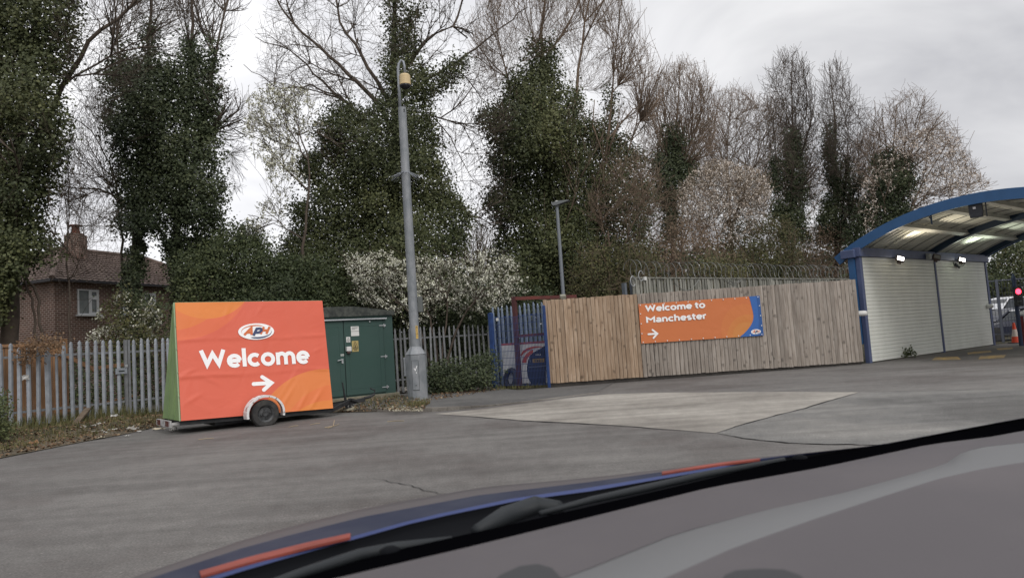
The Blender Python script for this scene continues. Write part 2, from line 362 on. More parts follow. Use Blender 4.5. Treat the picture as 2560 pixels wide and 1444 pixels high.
# the kerbed pavement between the kiosk, the blue gate and the apron
kerb_line = [gp(x, y) for x, y in ((890, 1027), (960, 1029), (1020, 1029.5), (1080, 1029), (1120, 1026), (1180, 1020), (1240, 1014), (1300, 1007), (1370, 998), (1440, 989), (1500, 981))]
kh = [0.075, 0.085, 0.09, 0.09, 0.08, 0.05, 0.03, 0.022, 0.016, 0.012, 0.010]
back = [FP.at(s, 0, -0.12) for s in (1.9, 1.2, 0.2, -0.9)] + [KP.at(s, 0, 2.5) for s in (6, 1.8)] + [KP.at(0, 0, 0.0), gp(870, 1020)]
pv = MB(); n_k = len(kerb_line)
inn = []
for i, p in enumerate(kerb_line):
    a = kerb_line[max(i-1, 0)]; b = kerb_line[min(i+1, n_k-1)]; d = (b-a).normalized(); inn.append(p + Vector((-d.y, d.x, 0))*0.13)
pv.add([(p.x, p.y, kh[i]-0.006) for i, p in enumerate(inn)] + [(p.x, p.y, 0.016) for p in back], [tuple(range(n_k+len(back)))[::1]])
structure(pv.build('pavement', M_PAVE, base=(0, 0, 0)))
kb = MB()
for i in range(n_k-1):
    L = (kerb_line[i+1]-kerb_line[i]).length; ns = max(1, int(round(L/0.9)))
    for k in range(ns):
        a0, a1 = k/ns+0.008, (k+1)/ns-0.008
        o1, o2 = kerb_line[i].lerp(kerb_line[i+1], a0), kerb_line[i].lerp(kerb_line[i+1], a1)
        q1, q2 = inn[i].lerp(inn[i+1], a0), inn[i].lerp(inn[i+1], a1)
        h1, h2 = kh[i]+(kh[i+1]-kh[i])*a0, kh[i]+(kh[i+1]-kh[i])*a1
        vs = [(o1.x, o1.y, -0.02), (o2.x, o2.y, -0.02), (q2.x, q2.y, -0.02), (q1.x, q1.y, -0.02), (o1.x, o1.y, h1), (o2.x, o2.y, h2), (q2.x, q2.y, h2), (q1.x, q1.y, h1)]
        kb.add(vs, [(3, 2, 1, 0), (4, 5, 6, 7), (0, 1, 5, 4), (1, 2, 6, 5), (2, 3, 7, 6), (3, 0, 4, 7)])
structure(kb.build('kerb', M_KERB, base=(0, 0, 0)))
# the rough verge on the left, rising to the grey palisade
vb = MB(); rows = []
fl0, fl1 = pt(-140, 950, 15.2), pt(450, 950, 20.6)
back_pts = [(-20, 17), (-17.5, 18.2)] 
ne = len(verge_edge); NR = 12
for j in range(NR+1):
    k = j/NR; row = []
    for i, p in enumerate(verge_edge):
        q = fl0.lerp(fl1, i/(ne-1)) + Vector((-0.8, 0.9, 0)) if i < 9 else KP.at(-2.4+0.9*(i-9)*0.8, 0, 0.4)
        x = p.x+(q.x-p.x)*k; y = p.y+(q.y-p.y)*k
        z = 0.012 + 0.16*(3*k*k-2*k**3)*(1 if i < 8 else 0.5) + (0.05*math.sin(x*5.1+y*3.3)*math.sin(x*2.3-y*4.1) if 0 < j else 0)*min(1, 3*k)
        row.append((x, y, max(z, -0.02 if j else 0.006)))
    rows.append(row)
vb.loft(rows); structure(vb.build('verge', M_DIRT, base=(0, 0, 0), smooth=True))
lb = MB(); ext = [(-60, -60), (-9.6, -60), (-9.4, 0), (verge_edge[0].x, verge_edge[0].y), (rows[-1][0][0], rows[-1][0][1]), (-60, 30)]
lb.add([(x, y, 0.010) for x, y in ext], [tuple(range(6))]); structure(lb.build('verge_bank', M_DIRT, base=(0, 0, 0)))

def frac(a, b, k): return a+(b-a)*k
# ================================================================== THE TRAILER SIGN
M_BLACK = mat('black steel', (0.025, 0.026, 0.028), 0.6, 0.0, 0.4, var=0.5, vscale=9)
M_TYRE = mat('tyre rubber', (0.03, 0.03, 0.031), 0.85, 0, 0.3, col2=(0.055, 0.052, 0.048), vscale=7)
M_RIM = mat('dull wheel', (0.075, 0.077, 0.08), 0.55, 0.4, 0.4, var=0.6, vscale=12)
M_WHITE = mat('white print', (0.80, 0.80, 0.80), 0.55, 0, 0.4)
M_NAVY = mat('navy print', (0.028, 0.045, 0.115), 0.5)
M_ORANGE_P = mat('orange print', (0.56, 0.13, 0.035), 0.5)
M_GREEN_SIDE = mat('green side sheet', (0.205, 0.300, 0.120), 0.6, 0, 0.4, col2=(0.16, 0.235, 0.105), vscale=1.6)
M_CHIP = mat('chipped white paint', (0.66, 0.66, 0.66), 0.6, 0, 0.4, col2=(0.22, 0.15, 0.13), vscale=9, c2pos=(0.56, 0.62))
M_REDLENS = mat('dark red lens', (0.09, 0.016, 0.018), 0.25)
def banner_mat(name, base, rings):
    """printed sheet: flat base colour with large overlapping discs of other orange; rings = (u, v, radius, colour)"""
    m, n, l, b = node_mat(name)
    uv = n.new('ShaderNodeUVMap'); cur = None
    for (u, v, r_, c) in rings:
        dn = n.new('ShaderNodeVectorMath'); dn.operation = 'DISTANCE'; l.new(uv.outputs[0], dn.inputs[0]); dn.inputs[1].default_value = (u, v, 0)
        mr = n.new('ShaderNodeMapRange'); mr.inputs['From Min'].default_value = r_+0.006; mr.inputs['From Max'].default_value = r_-0.006
        l.new(dn.outputs['Value'], mr.inputs['Value'])
        mx = n.new('ShaderNodeMixRGB'); l.new(mr.outputs[0], mx.inputs[0])
        if cur is None: mx.inputs[1].default_value = (*base, 1)
        else: l.new(cur, mx.inputs[1])
        mx.inputs[2].default_value = (*c, 1); cur = mx.outputs[0]
    l.new(cur, b.inputs['Base Color']); b.inputs['Roughness'].default_value = 0.5; b.inputs['Specular IOR Level'].default_value = 0.35
    tcn = n.new('ShaderNodeTexCoord'); nb = n.new('ShaderNodeTexNoise'); nb.inputs['Scale'].default_value = 1.7; nb.inputs['Detail'].default_value = 3; nb.inputs['Distortion'].default_value = 0.8
    l.new(tcn.outputs['Object'], nb.inputs['Vector'])
    bp = n.new('ShaderNodeBump'); bp.inputs['Strength'].default_value = 0.35; bp.inputs['Distance'].default_value = 0.05
    l.new(nb.outputs[0], bp.inputs['Height']); l.new(bp.outputs[0], b.inputs['Normal'])
    return m
def cloth(name, place, disp, nu, nv, wd, ht, m, parent):
    v, fq, uvs = [], [], []
    for j in range(nv+1):
        for i in range(nu+1):
            x, y = wd*i/nu, ht*j/nv; v.append(place(x, y, disp(x, y))); uvs.append((x, y))
    for j in range(nv):
        for i in range(nu): a = j*(nu+1)+i; fq.append((a, a+1, a+nu+2, a+nu+1))
    fq = np.array(fq); o = raw_mesh(name, np.array([tuple(p) for p in v]), fq, m, np.full(len(fq), .5), parent, smooth=True)
    ul = o.data.uv_layers.new(name='UVMap'); ul.data.foreach_set('uv', np.array(uvs)[fq.ravel()].astype(np.float32).ravel())
    return o
bl, br, tl, tr = pt(452, 1052, 14.2), pt(832, 1020, 16.1), pt(437, 757, 14.73), pt(805, 752, 16.63)
BW, BH = (br-bl).length, (tl-bl).length
bn = (br-bl).cross(tl-bl).normalized()      # towards the road
if bn.y > 0: bn = -bn
def bp_(x, y, l=0.0):
    a, b = x/BW, y/BH
    return bl*(1-a)*(1-b) + br*a*(1-b) + tl*(1-a)*b + tr*a*b + bn*l
TR = thing('trailer_sign', (bl.x, bl.y, 0), 'orange trailer sign with white Welcome lettering, parked beside the grey palisade', 'trailer')
def sag(x, y):
    d = 0.0
    for (y0, a, wv) in ((0.86, 0.016, 3.1), (1.62, 0.010, 2.3)):
        yy = y0 + 0.02*math.sin(x*wv) ; k = (y-yy)/0.035
        d += a*math.exp(-k*k)*(0.6+0.4*math.sin(x*2.0+y0))
        if y < yy: d -= 0.006*math.exp((y-yy)/0.2)
    d += 0.005*math.sin(x*3.7+y*2.9)*math.sin(y*4.1-x*1.3)
    for (cx_, cy_, an, ln, a) in ((0.25, 0.42, 0.5, 0.16, 0.013), (2.75, 0.2, 0.9, 0.3, 0.015), (2.45, 0.18, 1.0, 0.25, 0.014), (2.1, 0.25, 0.95, 0.35, 0.012), (2.2, 0.62, 0.9, 0.5, 0.008), (0.6, 0.78, 2.6, 0.2, 0.012), (0.15, 0.95, 0.4, 0.15, 0.014), (1.0, 2.2, 1.2, 0.12, 0.008), (1.7, 2.25, 1.0, 0.12, 0.008), (2.9, 1.3, 0.3, 0.12, 0.01)):
        dx, dy = x-cx_, y-cy_; u_ = dx*math.cos(an)+dy*math.sin(an); v_ = -dx*math.sin(an)+dy*math.cos(an)
        d += a*math.exp(-(v_/0.03)**2-(u_/ln)**2)
    edge = min(x, BW-x, y, BH-y); d *= min(1, edge/0.06+0.15)
    return 0.02 + d
M_BAN = banner_mat('welcome print', (0.60, 0.110, 0.062), [(0.0, 3.25, 1.62, (0.63, 0.130, 0.055)), (-0.1, 3.05, 1.2, (0.64, 0.165, 0.045)), (0.62, 3.06, 0.98, (0.66, 0.200, 0.042)),
                    (2.95, -0.75, 1.62, (0.64, 0.185, 0.050)), (3.25, -0.9, 1.42, (0.65, 0.165, 0.050)), (3.0, -1.1, 1.28, (0.66, 0.205, 0.045))])
ban = cloth('banner', bp_, sag, 90, 70, BW, BH, M_BAN, TR)
TXL = 0.006
def bt_(x, y, l=0.0): return bp_(x, y, l+sag(x, y))
mb = MB(); lettering(mb, 'Welcome', 0.132*BW, 0.418*BH, 0.725*BW, 0.155*BH, bt_, 0.31, TXL); lt = mb.build('lettering', M_WHITE, ban)
mb = MB(); sc = 0.0
def arrow(mb, cx, cy, wd, ht, th, place, lift):
    k = wd/2; strokes(mb, [[(cx-k, cy), (cx+k*0.86, cy)], [(cx-0.02*wd, cy+ht/2), (cx+k*0.92, cy), (cx+0.02*wd, cy-ht/2)]], th, place, lift, 0, True)
arrow(mb, 0.523*BW, 0.262*BH, 0.125*BW, 0.112*BH, 0.08, bt_, TXL); mb.build('arrow', M_WHITE, ban)
mb = MB(); draw_logo(mb, 0.505*BW, 0.724*BH, 0.243*BW, 0.148*BH, bt_, 0.014, 0, 1, 2); mb.build('emblem', [M_WHITE, M_ORANGE_P, M_NAVY], ban)
W15 = NV*1.5
mb = MB(); mb.prism([bl+NV*0.03, bl+W15, tl+NV*0.16, tl+NV*0.03], DV*0.03)
for k in (0.33, 0.66):
    mb.bar(bl.lerp(bl+W15, k), (tl+NV*0.03).lerp(tl+NV*0.16, k), 0.035, 0.02, U=DV)
mb.build('side_panel', M_GREEN_SIDE, TR)
mb = MB(); mb.prism([br+NV*0.03, br+W15, tr+NV*0.16, tr+NV*0.03], -DV*0.03); mb.build('side_panel', M_GREEN_SIDE, TR)
mb = MB(); mb.prism([bl+W15, br+W15, tr+NV*0.16, tl+NV*0.16], NV*0.02); mb.build('rear_panel', M_GREEN_SIDE, TR)
mb = MB()
mb.bar(tl+NV*0.08+ZV*0.0, tr+NV*0.08, 0.13, 0.03)
e0, e1 = bl+NV*0.0-DV*0.01, tl-DV*0.01
mb.tube([e0+NV*0.02, e1+NV*0.02], 0.018, 8); mb.tube([br+DV*0.0+NV*0.05, tr+NV*0.05], 0.018, 8)
for k in (0.2, 0.4, 0.6, 0.8): mb.box(e0.lerp(e1, k)+NV*0.0, 0.02, 0.04, 0.02, DV)
mb.build('frame', mat('pale green frame', (0.26, 0.34, 0.20), 0.5), TR)
mb = MB()
cz = 0.2
a0, a1 = bl-ZV*0.0, br
for off in (0.08, 1.35):
    mb.bar((bl+NV*off).lerp(bl+NV*off, 0)+ZV*(-0.045), br+NV*off-ZV*0.045, 0.05, 0.085)
for k in (0.02, 0.35, 0.65, 0.98):
    p = bl.lerp(br, k)-ZV*0.045; mb.bar(p+NV*0.06, p+NV*1.42, 0.05, 0.07)
mb.bar(bl.lerp(br, 0.47)+NV*(-0.2)+ZV*0.06, bl.lerp(br, 0.47)+NV*1.5+ZV*0.06, 0.06, 0.06)
mb.box(bl.lerp(br, 0.33)+NV*0.6-ZV*0.09, 0.7, 0.8, 0.12, DV)
mb.build('chassis', M_BLACK, TR)
# wheels
def wheel(c, rad, wid, axis, flat):
    mb = MB(); pr = [(rad*0.62, -wid/2), (rad*0.93, -wid/2), (rad, -wid*0.33), (rad, wid*0.33), (rad*0.93, wid/2), (rad*0.62, wid/2)]
    mb.lathe(c, pr, axis, 36, cap=False)
    if flat:
        nv_ = []
        for p in mb.v:
            x, y, z = p
            if z < c.z-rad*0.78:
                k = (c.z-rad*0.78)-z; z = c.z-rad*0.78-k*0.35
                d = (Vector((x, y, 0))-Vector((c.x, c.y, 0))); x += d.x*0.10; y += d.y*0.10
            nv_.append((x, y, z))
        mb.v = nv_
    ty = mb.build('wheel', M_TYRE, TR, smooth=False)
    mb = MB(); s = -1 if axis.y > 0 else 1
    mb.lathe(c, [(0.001, -wid*0.36), (rad*0.20, -wid*0.38), (rad*0.22, -wid*0.30), (rad*0.46, -wid*0.24), (rad*0.50, -wid*0.34), (rad*0.63, -wid*0.46), (rad*0.63, -wid*0.40), (rad*0.60, wid*0.4), (0.001, wid*0.4)], axis, 32)
    for k in range(4):
        an = k*math.pi/2+0.5; a = axis.orthogonal().normalized(); b = axis.cross(a)
        mb.lathe(c+(a*math.cos(an)+b*math.sin(an))*rad*0.32-axis*wid*0.30, [(0.018, 0), (0.018, -0.02)], axis, 6)
    mb.build('rim', M_RIM, ty)
wc = Plane(bl-NV*0.2).pick(661, 1031); wc.z = 0.248
WRAD = 0.282
wheel(wc, WRAD, 0.19, NV, True)
wheel(wc+NV*1.75, WRAD, 0.19, -NV, False)
for off in (0.0, 1.75):
    mb = MB(); rails = []
    for i in range(21):
        an = R(-12+ (204)*i/20); rr_ = 0.365
        d = DV*math.cos(an)*1.05 + ZV*math.sin(an)
        c = wc + NV*off
        rails.append([c+d*rr_-NV*0.11, c+d*(rr_+0.012)-NV*0.105, c+d*(rr_+0.012)+NV*0.11, c+d*rr_+NV*0.11, c+d*(rr_-0.005)-NV*0.10])
    mb.loft(rails)
    for i in range(20):
        an0, an1 = R(-12+204*i/20), R(-12+204*(i+1)/20); c = wc+NV*(off-0.115)
        f = lambda a, r_: c+(DV*math.cos(a)*1.05+ZV*math.sin(a))*r_
        mb.add([f(an0, 0.335), f(an1, 0.335), f(an1, 0.377), f(an0, 0.377)], [(0, 1, 2, 3)])
    mb.build('mudguard', M_CHIP, TR)
# drawbar, jockey leg
hz = br.z-0.06
tip = Plane(br+NV*0.7).pick(876, 1022); tip.z = 0.25
mb = MB(); mb.bar(br+NV*0.1-ZV*0.05, tip+ZV*0.0, 0.06, 0.08); mb.bar(br+NV*1.4-ZV*0.05, tip, 0.06, 0.08); mb.bar(br+NV*0.72-ZV*0.05, tip+DV*0.38, 0.07, 0.09)
mb.tube([tip+DV*0.38+ZV*0.03, tip+DV*0.52+ZV*0.05, tip+DV*0.64+ZV*0.10], [0.03, 0.035, 0.03], 8)
mb.tube([tip+DV*0.64+ZV*0.10, tip+DV*0.66+ZV*0.19, tip+DV*0.54+ZV*0.25], 0.018, 6)
mb.bar(tip+DV*0.0+ZV*0.04, tip+DV*0.18-ZV*0.02, 0.2, 0.05); mb.build('drawbar', M_BLACK, TR)
jt = Plane(tip).pick(856, 955); jb = Plane(tip).pick(867, 1020)
mb = MB(); mb.tube([jb, jt], [0.032, 0.016], 8); mb.tube([jb.lerp(jt, 0.25)+DV*0.06, jb+DV*0.22], 0.012, 6); mb.bar(jb.lerp(jt, 0.1), jb.lerp(jt, 0.4), 0.05, 0.05); mb.build('handbrake_lever', M_BLACK, TR)
jl = Vector((tip.x, tip.y, 0))
mb = MB(); mb.tube([jl+ZV*0.24, jl+ZV*0.10], 0.026, 8); mb.lathe(jl+ZV*0.092, [(0.05, 0), (0.05, 0.015)], ZV, 12); mb.build('jockey_leg', M_BLACK, TR)
# rear lighting board
lbp0 = bl+NV*0.28-DV*0.12-ZV*0.06; lbp1 = bl+NV*1.45-DV*0.12-ZV*0.06
mb = MB(); mb.bar(lbp0, lbp1, 0.03, 0.13); mb.bar(lbp0+DV*0.02, lbp0+DV*0.2, 0.04, 0.05); mb.bar(lbp1+DV*0.02, lbp1+DV*0.2, 0.04, 0.05); lbo = mb.build('lighting_board', mat('lighting board', (0.50, 0.49, 0.49), 0.5, var=0.5, vscale=10), TR)
mb = MB(); mb.bar(lbp0.lerp(lbp1, 0.10)-DV*0.012, lbp0.lerp(lbp1, 0.30)-DV*0.012, 0.03, 0.105); mb.build('tail_light', M_REDLENS, lbo)
mb = MB(); mb.bar(lbp0.lerp(lbp1, 0.70)-DV*0.012, lbp0.lerp(lbp1, 0.90)-DV*0.012, 0.03, 0.105); mb.build('tail_light', M_REDLENS, lbo)

def rock(name, c, sx, sy, sz, m, label, cat, group=None, seed=0):
    rg = np.random.default_rng(seed); mb = MB(); n = 9; rows = 6; vs = []
    off = rg.normal(0, 1, (rows+1, n))
    for i in range(rows+1):
        th = math.pi*i/rows
        for j in range(n):
            ph = 2*math.pi*j/n; k = 1+0.22*off[i, j]
            vs.append((c[0]+sx*math.sin(th)*math.cos(ph)*k, c[1]+sy*math.sin(th)*math.sin(ph)*k, c[2]+max(-0.004, sz*0.5+sz*0.62*math.cos(th)*k)))
    mb.add(vs, [(i*n+j, i*n+(j+1) % n, (i+1)*n+(j+1) % n, (i+1)*n+j) for i in range(rows) for j in range(n)])
    o = mb.build(name, m); tag(o, label, cat, group); return o
M_STONE = mat('pale stone', (0.42, 0.39, 0.31), 0.9, 0, 0.2, col2=(0.22, 0.2, 0.15), vscale=14, bump=0.8, bscale=60)
M_LITTER = mat('dirty white plastic', (0.55, 0.54, 0.52), 0.6, 0, 0.3, var=0.35, vscale=20)
rock('stone', (jl.x, jl.y, 0), 0.15, 0.11, 0.085, M_STONE, 'pale rough stone propping the trailer sign drawbar leg', 'stone', seed=3)
q = gp(1008, 984); rock('stone', (q.x, q.y, 0.03), 0.20, 0.14, 0.16, mat('grey stone', (0.30, 0.285, 0.26), 0.9, 0, 0.2, var=0.4, vscale=10, bump=0.6), 'grey broken block lying left of the tall camera column base', 'stone', seed=5)

# ================================================================== THE GREEN KIOSK
M_KGREEN = mat('kiosk green', (0.030, 0.068, 0.057), 0.55, 0, 0.4, col2=(0.036, 0.072, 0.063), vscale=1.2, bump=0.1, bscale=60)
M_KDARK = mat('door gap', (0.012, 0.02, 0.018), 0.9)
M_FELT = mat('roof felt', (0.040, 0.044, 0.042), 0.95, 0, 0.2, col2=(0.085, 0.09, 0.08), vscale=7, bump=0.5, bscale=25)
M_PLINTH = mat('plinth concrete', (0.22, 0.20, 0.155), 0.95, 0, 0.2, col2=(0.15, 0.14, 0.10), vscale=5, bump=0.4)
M_STEEL = mat('bright steel', (0.55, 0.56, 0.57), 0.35, 0.8)
M_SIGNW = mat('sign white', (0.62, 0.62, 0.60), 0.5); M_SIGNY = mat('sign yellow', (0.42, 0.33, 0.13), 0.5, var=0.2, vscale=9); M_INK = mat('black ink', (0.02, 0.02, 0.02), 0.6)
sR, zb = KP.sz(990, 979); _, ztop = KP.sz(975, 786)
sL = sR-3.1; zb = 0.17; KD = 2.1
K = thing('kiosk', tuple(KP.at((sL+sR)/2, 0, KD/2)), 'green electrical kiosk with double doors standing behind the trailer sign', 'kiosk')
mb = MB(); mb.box(KP.at((sL+sR)/2, (zb+ztop)/2, KD/2), sR-sL, KD, ztop-zb, DV); mb.build('wall', M_KGREEN, K)
mb = MB(); mb.box(KP.at((sL+sR)/2, zb/2-0.02, KD/2), sR-sL+0.16, KD+0.16, zb+0.04, DV); mb.build('plinth', M_PLINTH, K, bevel=0.015)
eL, eR, mid = sL-0.12, sR+0.04, (sL+sR)/2-0.1
mb = MB(); z0 = ztop-0.01
_, zpk = KP.sz(890, 766)
prof = [(eL, z0-0.02), (eR, z0-0.0), (eR, z0+0.115), (mid+0.4, zpk), (mid-0.4, zpk), (eL, z0+0.10)]
mb.prism([KP.at(s, z, -0.09) for s, z in prof], NV*(KD+0.18)); mb.build('roof', M_FELT, K)
def kface(mb, px0, py0, px1, py1, off, th, m=0):
    s0, z1 = KP.sz(px0, py0); s1, z0 = KP.sz(px1, py1)
    return mb.box(KP.at((s0+s1)/2, (z0+z1)/2, off-th/2), s1-s0, th, z1-z0, DV, m=m)
sj, _ = KP.sz(861, 900); sh, _ = KP.sz(960, 900); zdt = KP.sz(905, 800)[1]; zdb = zb+0.05
for (a, b) in ((sj+0.012, sh), (sj-1.15, sj-0.012)):
    mb = MB(); mb.box(KP.at((a+b)/2, (zdt+zdb)/2, -0.02), b-a, 0.04, zdt-zdb, DV, m=0)
    g = 0.13
    for (c0, c1, d0, d1) in ((a+g, b-g, zdt-0.16, zdt-0.17), (a+g, b-g, zdb+0.17, zdb+0.18)):
        mb.box(KP.at((c0+c1)/2, (d0+d1)/2, -0.042), c1-c0, 0.006, 0.012, DV)
    for c0 in (a+g, b-g): mb.box(KP.at(c0, (zdt+zdb)/2, -0.042), 0.012, 0.006, zdt-zdb-0.34, DV)
    dr = mb.build('door', M_KGREEN, K, bevel=0.004)
    if a > sj:
        for zz in (KP.sz(957, 813)[1], KP.sz(962, 890)[1], KP.sz(966, 966)[1]):
            mh = MB(); mh.box(KP.at(sh-0.04, zz, -0.05), 0.17, 0.014, 0.022, DV); mh.tube([KP.at(sh+0.03, zz-0.05, -0.05), KP.at(sh+0.03, zz+0.05, -0.05)], 0.014, 8); mh.box(KP.at(sh+0.06, zz, -0.03), 0.06, 0.02, 0.045, DV); mh.build('hinge', M_STEEL, dr)
    else:
        hs_, hz_ = KP.sz(852, 900); mh = MB(); mh.box(KP.at(hs_+0.02, hz_-0.03, -0.055), 0.05, 0.03, 0.12, DV); mh.tube([KP.at(hs_+0.03, hz_+0.02, -0.09), KP.at(hs_-0.14, hz_-0.01, -0.10)], 0.014, 8); mh.build('handle', M_STEEL, dr)
        mh = MB(); s_, z_ = KP.sz(854, 887); mh.box(KP.at(s_, z_, -0.043), 0.10, 0.006, 0.06, DV); mh.build('plate', mat('grey plate', (0.35, 0.37, 0.35), 0.5), dr)
mb = MB(); mb.box(KP.at(sj, (zdt+zdb)/2, -0.012), 0.03, 0.02, zdt-zdb, DV); mb.build('door_gap', M_KDARK, K); mb = MB(); mb.box(KP.at(sh+0.012, (zdt+zdb)/2, -0.004), 0.02, 0.008, zdt-zdb, DV); mb.build('door_gap', M_KDARK, K)
mb = MB(); s_, z_ = KP.sz(868, 872); mb.box(KP.at(s_, z_, -0.09), 0.14, 0.10, 0.13, DV); mb.lathe(KP.at(s_, z_-0.07, -0.09), [(0.06, 0), (0.05, -0.05), (0.02, -0.07)], ZV, 12, m=1); mb.build('lock_cover', [mat('lock cover white', (0.62, 0.61, 0.60), 0.4), mat('lock brown', (0.10, 0.06, 0.055), 0.5)], K, bevel=0.012)
mb = MB(); s0, z0 = KP.sz(815, 800); s1, z1 = KP.sz(962, 794); mb.box(KP.at((s0-1+s1)/2, z1-0.02, -0.07), s1-s0+1, 0.10, 0.035, DV); mb.build('drip_rail', M_STEEL, K)
mb = MB(); s_, z_ = KP.sz(922, 804); mb.lathe(KP.at(s_, z_, -0.045), [(0.022, 0), (0.02, 0.02), (0.0, 0.025)], -NV, 10); mb.build('stud', M_STEEL, K)
# notices on the door
def notice(px0, py0, px1, py1, m, what):
    s0, z1 = KP.sz(px0, py0); s1, z0 = KP.sz(px1, py1); W_, H_ = s1-s0, z1-z0; off = -0.046
    place = lambda x, y, l: KP.at(s0+x*W_, z0+y*H_, off-0.004-l)
    mb = MB(); mb.box(KP.at((s0+s1)/2, (z0+z1)/2, off), W_, 0.006, H_, DV); nb_ = mb.build('notice', m, K)
    mk = MB()
    def rect(x0, y0, x1, y1, l=0.001): shape(mk, [(x0, y0), (x1, y0), (x1, y1), (x0, y1)], place, l)
    def tri(cx, cy, r_, asp, l=0.001):
        o_ = [(cx, cy+r_), (cx-r_*asp, cy-r_*0.8), (cx+r_*asp, cy-r_*0.8)]
        for i in range(3):
            strokes(mk, [[o_[i], o_[(i+1) % 3]]], 0.05, place, l+0.0003*i)
    if what == 'lines':
        rect(0.0, 0.47, 1.0, 0.50); rect(0.12, 0.86, 0.9, 0.90); rect(0.12, 0.76, 0.8, 0.79); rect(0.12, 0.68, 0.5, 0.71)
    if what == 'small':
        tri(0.5, 0.60, 0.30, 1.05); rect(0.47, 0.50, 0.53, 0.72, 0.003); rect(0.18, 0.20, 0.82, 0.24); rect(0.25, 0.10, 0.75, 0.14)
    if what == 'big':
        tri(0.5, 0.60, 0.33, 1.2); rect(0.34, 0.40, 0.66, 0.46, 0.003); rect(0.42, 0.46, 0.5, 0.66, 0.003); rect(0.53, 0.46, 0.58, 0.60, 0.003); rect(0.12, 0.22, 0.88, 0.26); rect(0.25, 0.12, 0.75, 0.17)
    mk.build('print', M_INK, nb_)
notice(875, 816, 896, 839, M_SIGNW, 'lines'); notice(863.5, 842, 874, 855, M_SIGNW, 'small'); notice(877.5, 852, 895, 878, M_SIGNY, 'big')

# ================================================================== PALISADE FENCES
M_GALV = mat('galvanised steel', (0.275, 0.295, 0.325), 0.55, 0.25, 0.5, col2=(0.215, 0.23, 0.255), vscale=6, tint=0.14, bump=0.08)
M_GALV2 = mat('older galvanised steel', (0.20, 0.205, 0.215), 0.6, 0.2, 0.4, col2=(0.145, 0.15, 0.155), vscale=6, tint=0.2, bump=0.08)
def pale(mb, p, D, N, z0, z1, wd, style=0, m=0, lean=0.0, t=0.5):
    """one rolled W-section pale with its pointed or rounded head"""
    xs = [-0.5, -0.30, 0.0, 0.30, 0.5]; ds = [0.0, 0.016, 0.030, 0.016, 0.0]
    if style == 0: prof = [(z0, 1.0), (z1-0.16, 1.0), (z1-0.13, 0.72), (z1-0.10, 0.92), (z1-0.05, 0.86), (z1-0.015, 0.5), (z1, 0.1)]
    else: prof = [(z0, 1.0), (z1-0.22, 1.0), (z1-0.16, 0.75), (z1-0.10, 0.9), (z1-0.04, 0.6), (z1, 0.08)]
    rails = []
    for z, k in prof: rails.append([p + D*(x*wd*k + lean*(z-z0)) - N*(d) + ZV*z for x, d in zip(xs, ds)])
    mb.loft(rails, m, t)
PF0, PF1 = pt(0, 940, 16.7), pt(438, 912, 20.3); PF0.z = PF1.z = 0
PD = (PF1-PF0).normalized(); PN = Vector((-PD.y, PD.x, 0))
GF = thing('palisade_fence', tuple(PF0.lerp(PF1, 0.5)), 'pale galvanised palisade fence on the rubbish strewn verge left of the trailer sign', 'fence', )
mb = MB(); L = (PF1-PF0).length; PP = Plane(PF0, PD)
xs_px = [-60, -38, -17, 4, 26, 48, 72, 95, 121, 143, 161, 181, 201, 220, 240, 259.5, 279, 298, 336.5, 355, 373, 391.5, 408, 424, 440]
tops = {72: 905, 48: 912, 95: 880, 121: 866, 143: 879}
for i, px in enumerate(xs_px):
    s, _ = PP.sz(px, 940); zt = 2.13 + random.uniform(-0.015, 0.015); wd = 0.105
    if px in (48, 72, 95): zt = 2.02
    if px == 143: wd, zt = 0.07, 1.85
    if px == 121: wd, zt = 0.145, 2.0
    pale(mb, PP.at(s, 0), PD, PN, 0.14, zt, wd, 0, 0, random.uniform(-0.012, 0.012), random.random())
mb.build('pale_panel', M_GALV, GF)
mb = MB(); s0, s1 = PP.sz(-80, 940)[0], PP.sz(445, 940)[0]
for z in (0.50, 1.80): mb = MB(); mb.box(PP.at((s0+s1)/2, z, 0.05), s1-s0, 0.02, 0.055, PD); mb.build('rail', M_GALV2, GF)
for px in (316.5, 324):
    s, _ = PP.sz(px, 940); mb = MB(); mb.box(PP.at(s, 1.12, 0.03), 0.06, 0.07, 2.0, PD); mb.build('post', M_GALV2, GF)
s, z = PP.sz(301, 927); mb = MB(); mb.box(PP.at(s, z, -0.045), 0.30, 0.03, 0.15, PD); lk_ = mb.build('lock_box', M_GALV, GF)
mb = MB(); mb.box(PP.at(s, z, -0.063), 0.15, 0.006, 0.03, PD); mb.build('slot', M_KDARK, lk_)
s, z = PP.sz(313, 914); mb = MB(); mb.box(PP.at(s, z, -0.05), 0.07, 0.03, 0.07, PD); mb.build('padlock', M_STEEL, GF)

QF0, QF1 = pt(986, 876, 22.4), pt(1236, 862, 25.2); QF0.z = QF1.z = 0; QD = (QF1-QF0).normalized(); QP = Plane(QF0, QD)
GF2 = thing('palisade_fence', tuple(QF0.lerp(QF1, 0.5)), 'grey palisade fence behind the ivy bank between green kiosk and blue gate', 'fence')
mb = MB()
for i in range(20):
    s, _ = QP.sz(992+12.3*i, 900); pale(mb, QP.at(s, 0), QD, QP.N, 0.06, 2.07+random.uniform(-0.03, 0.03), 0.085, 1, 0, random.uniform(-0.02, 0.02), random.random())
mb.build('pale_panel', M_GALV2, GF2)
mb = MB(); s0, s1 = QP.sz(986, 900)[0], QP.sz(1236, 900)[0]
for z in (0.45, 1.72): mb = MB(); mb.box(QP.at((s0+s1)/2, z, 0.05), s1-s0, 0.02, 0.05, QD); mb.build('rail', M_GALV2, GF2)

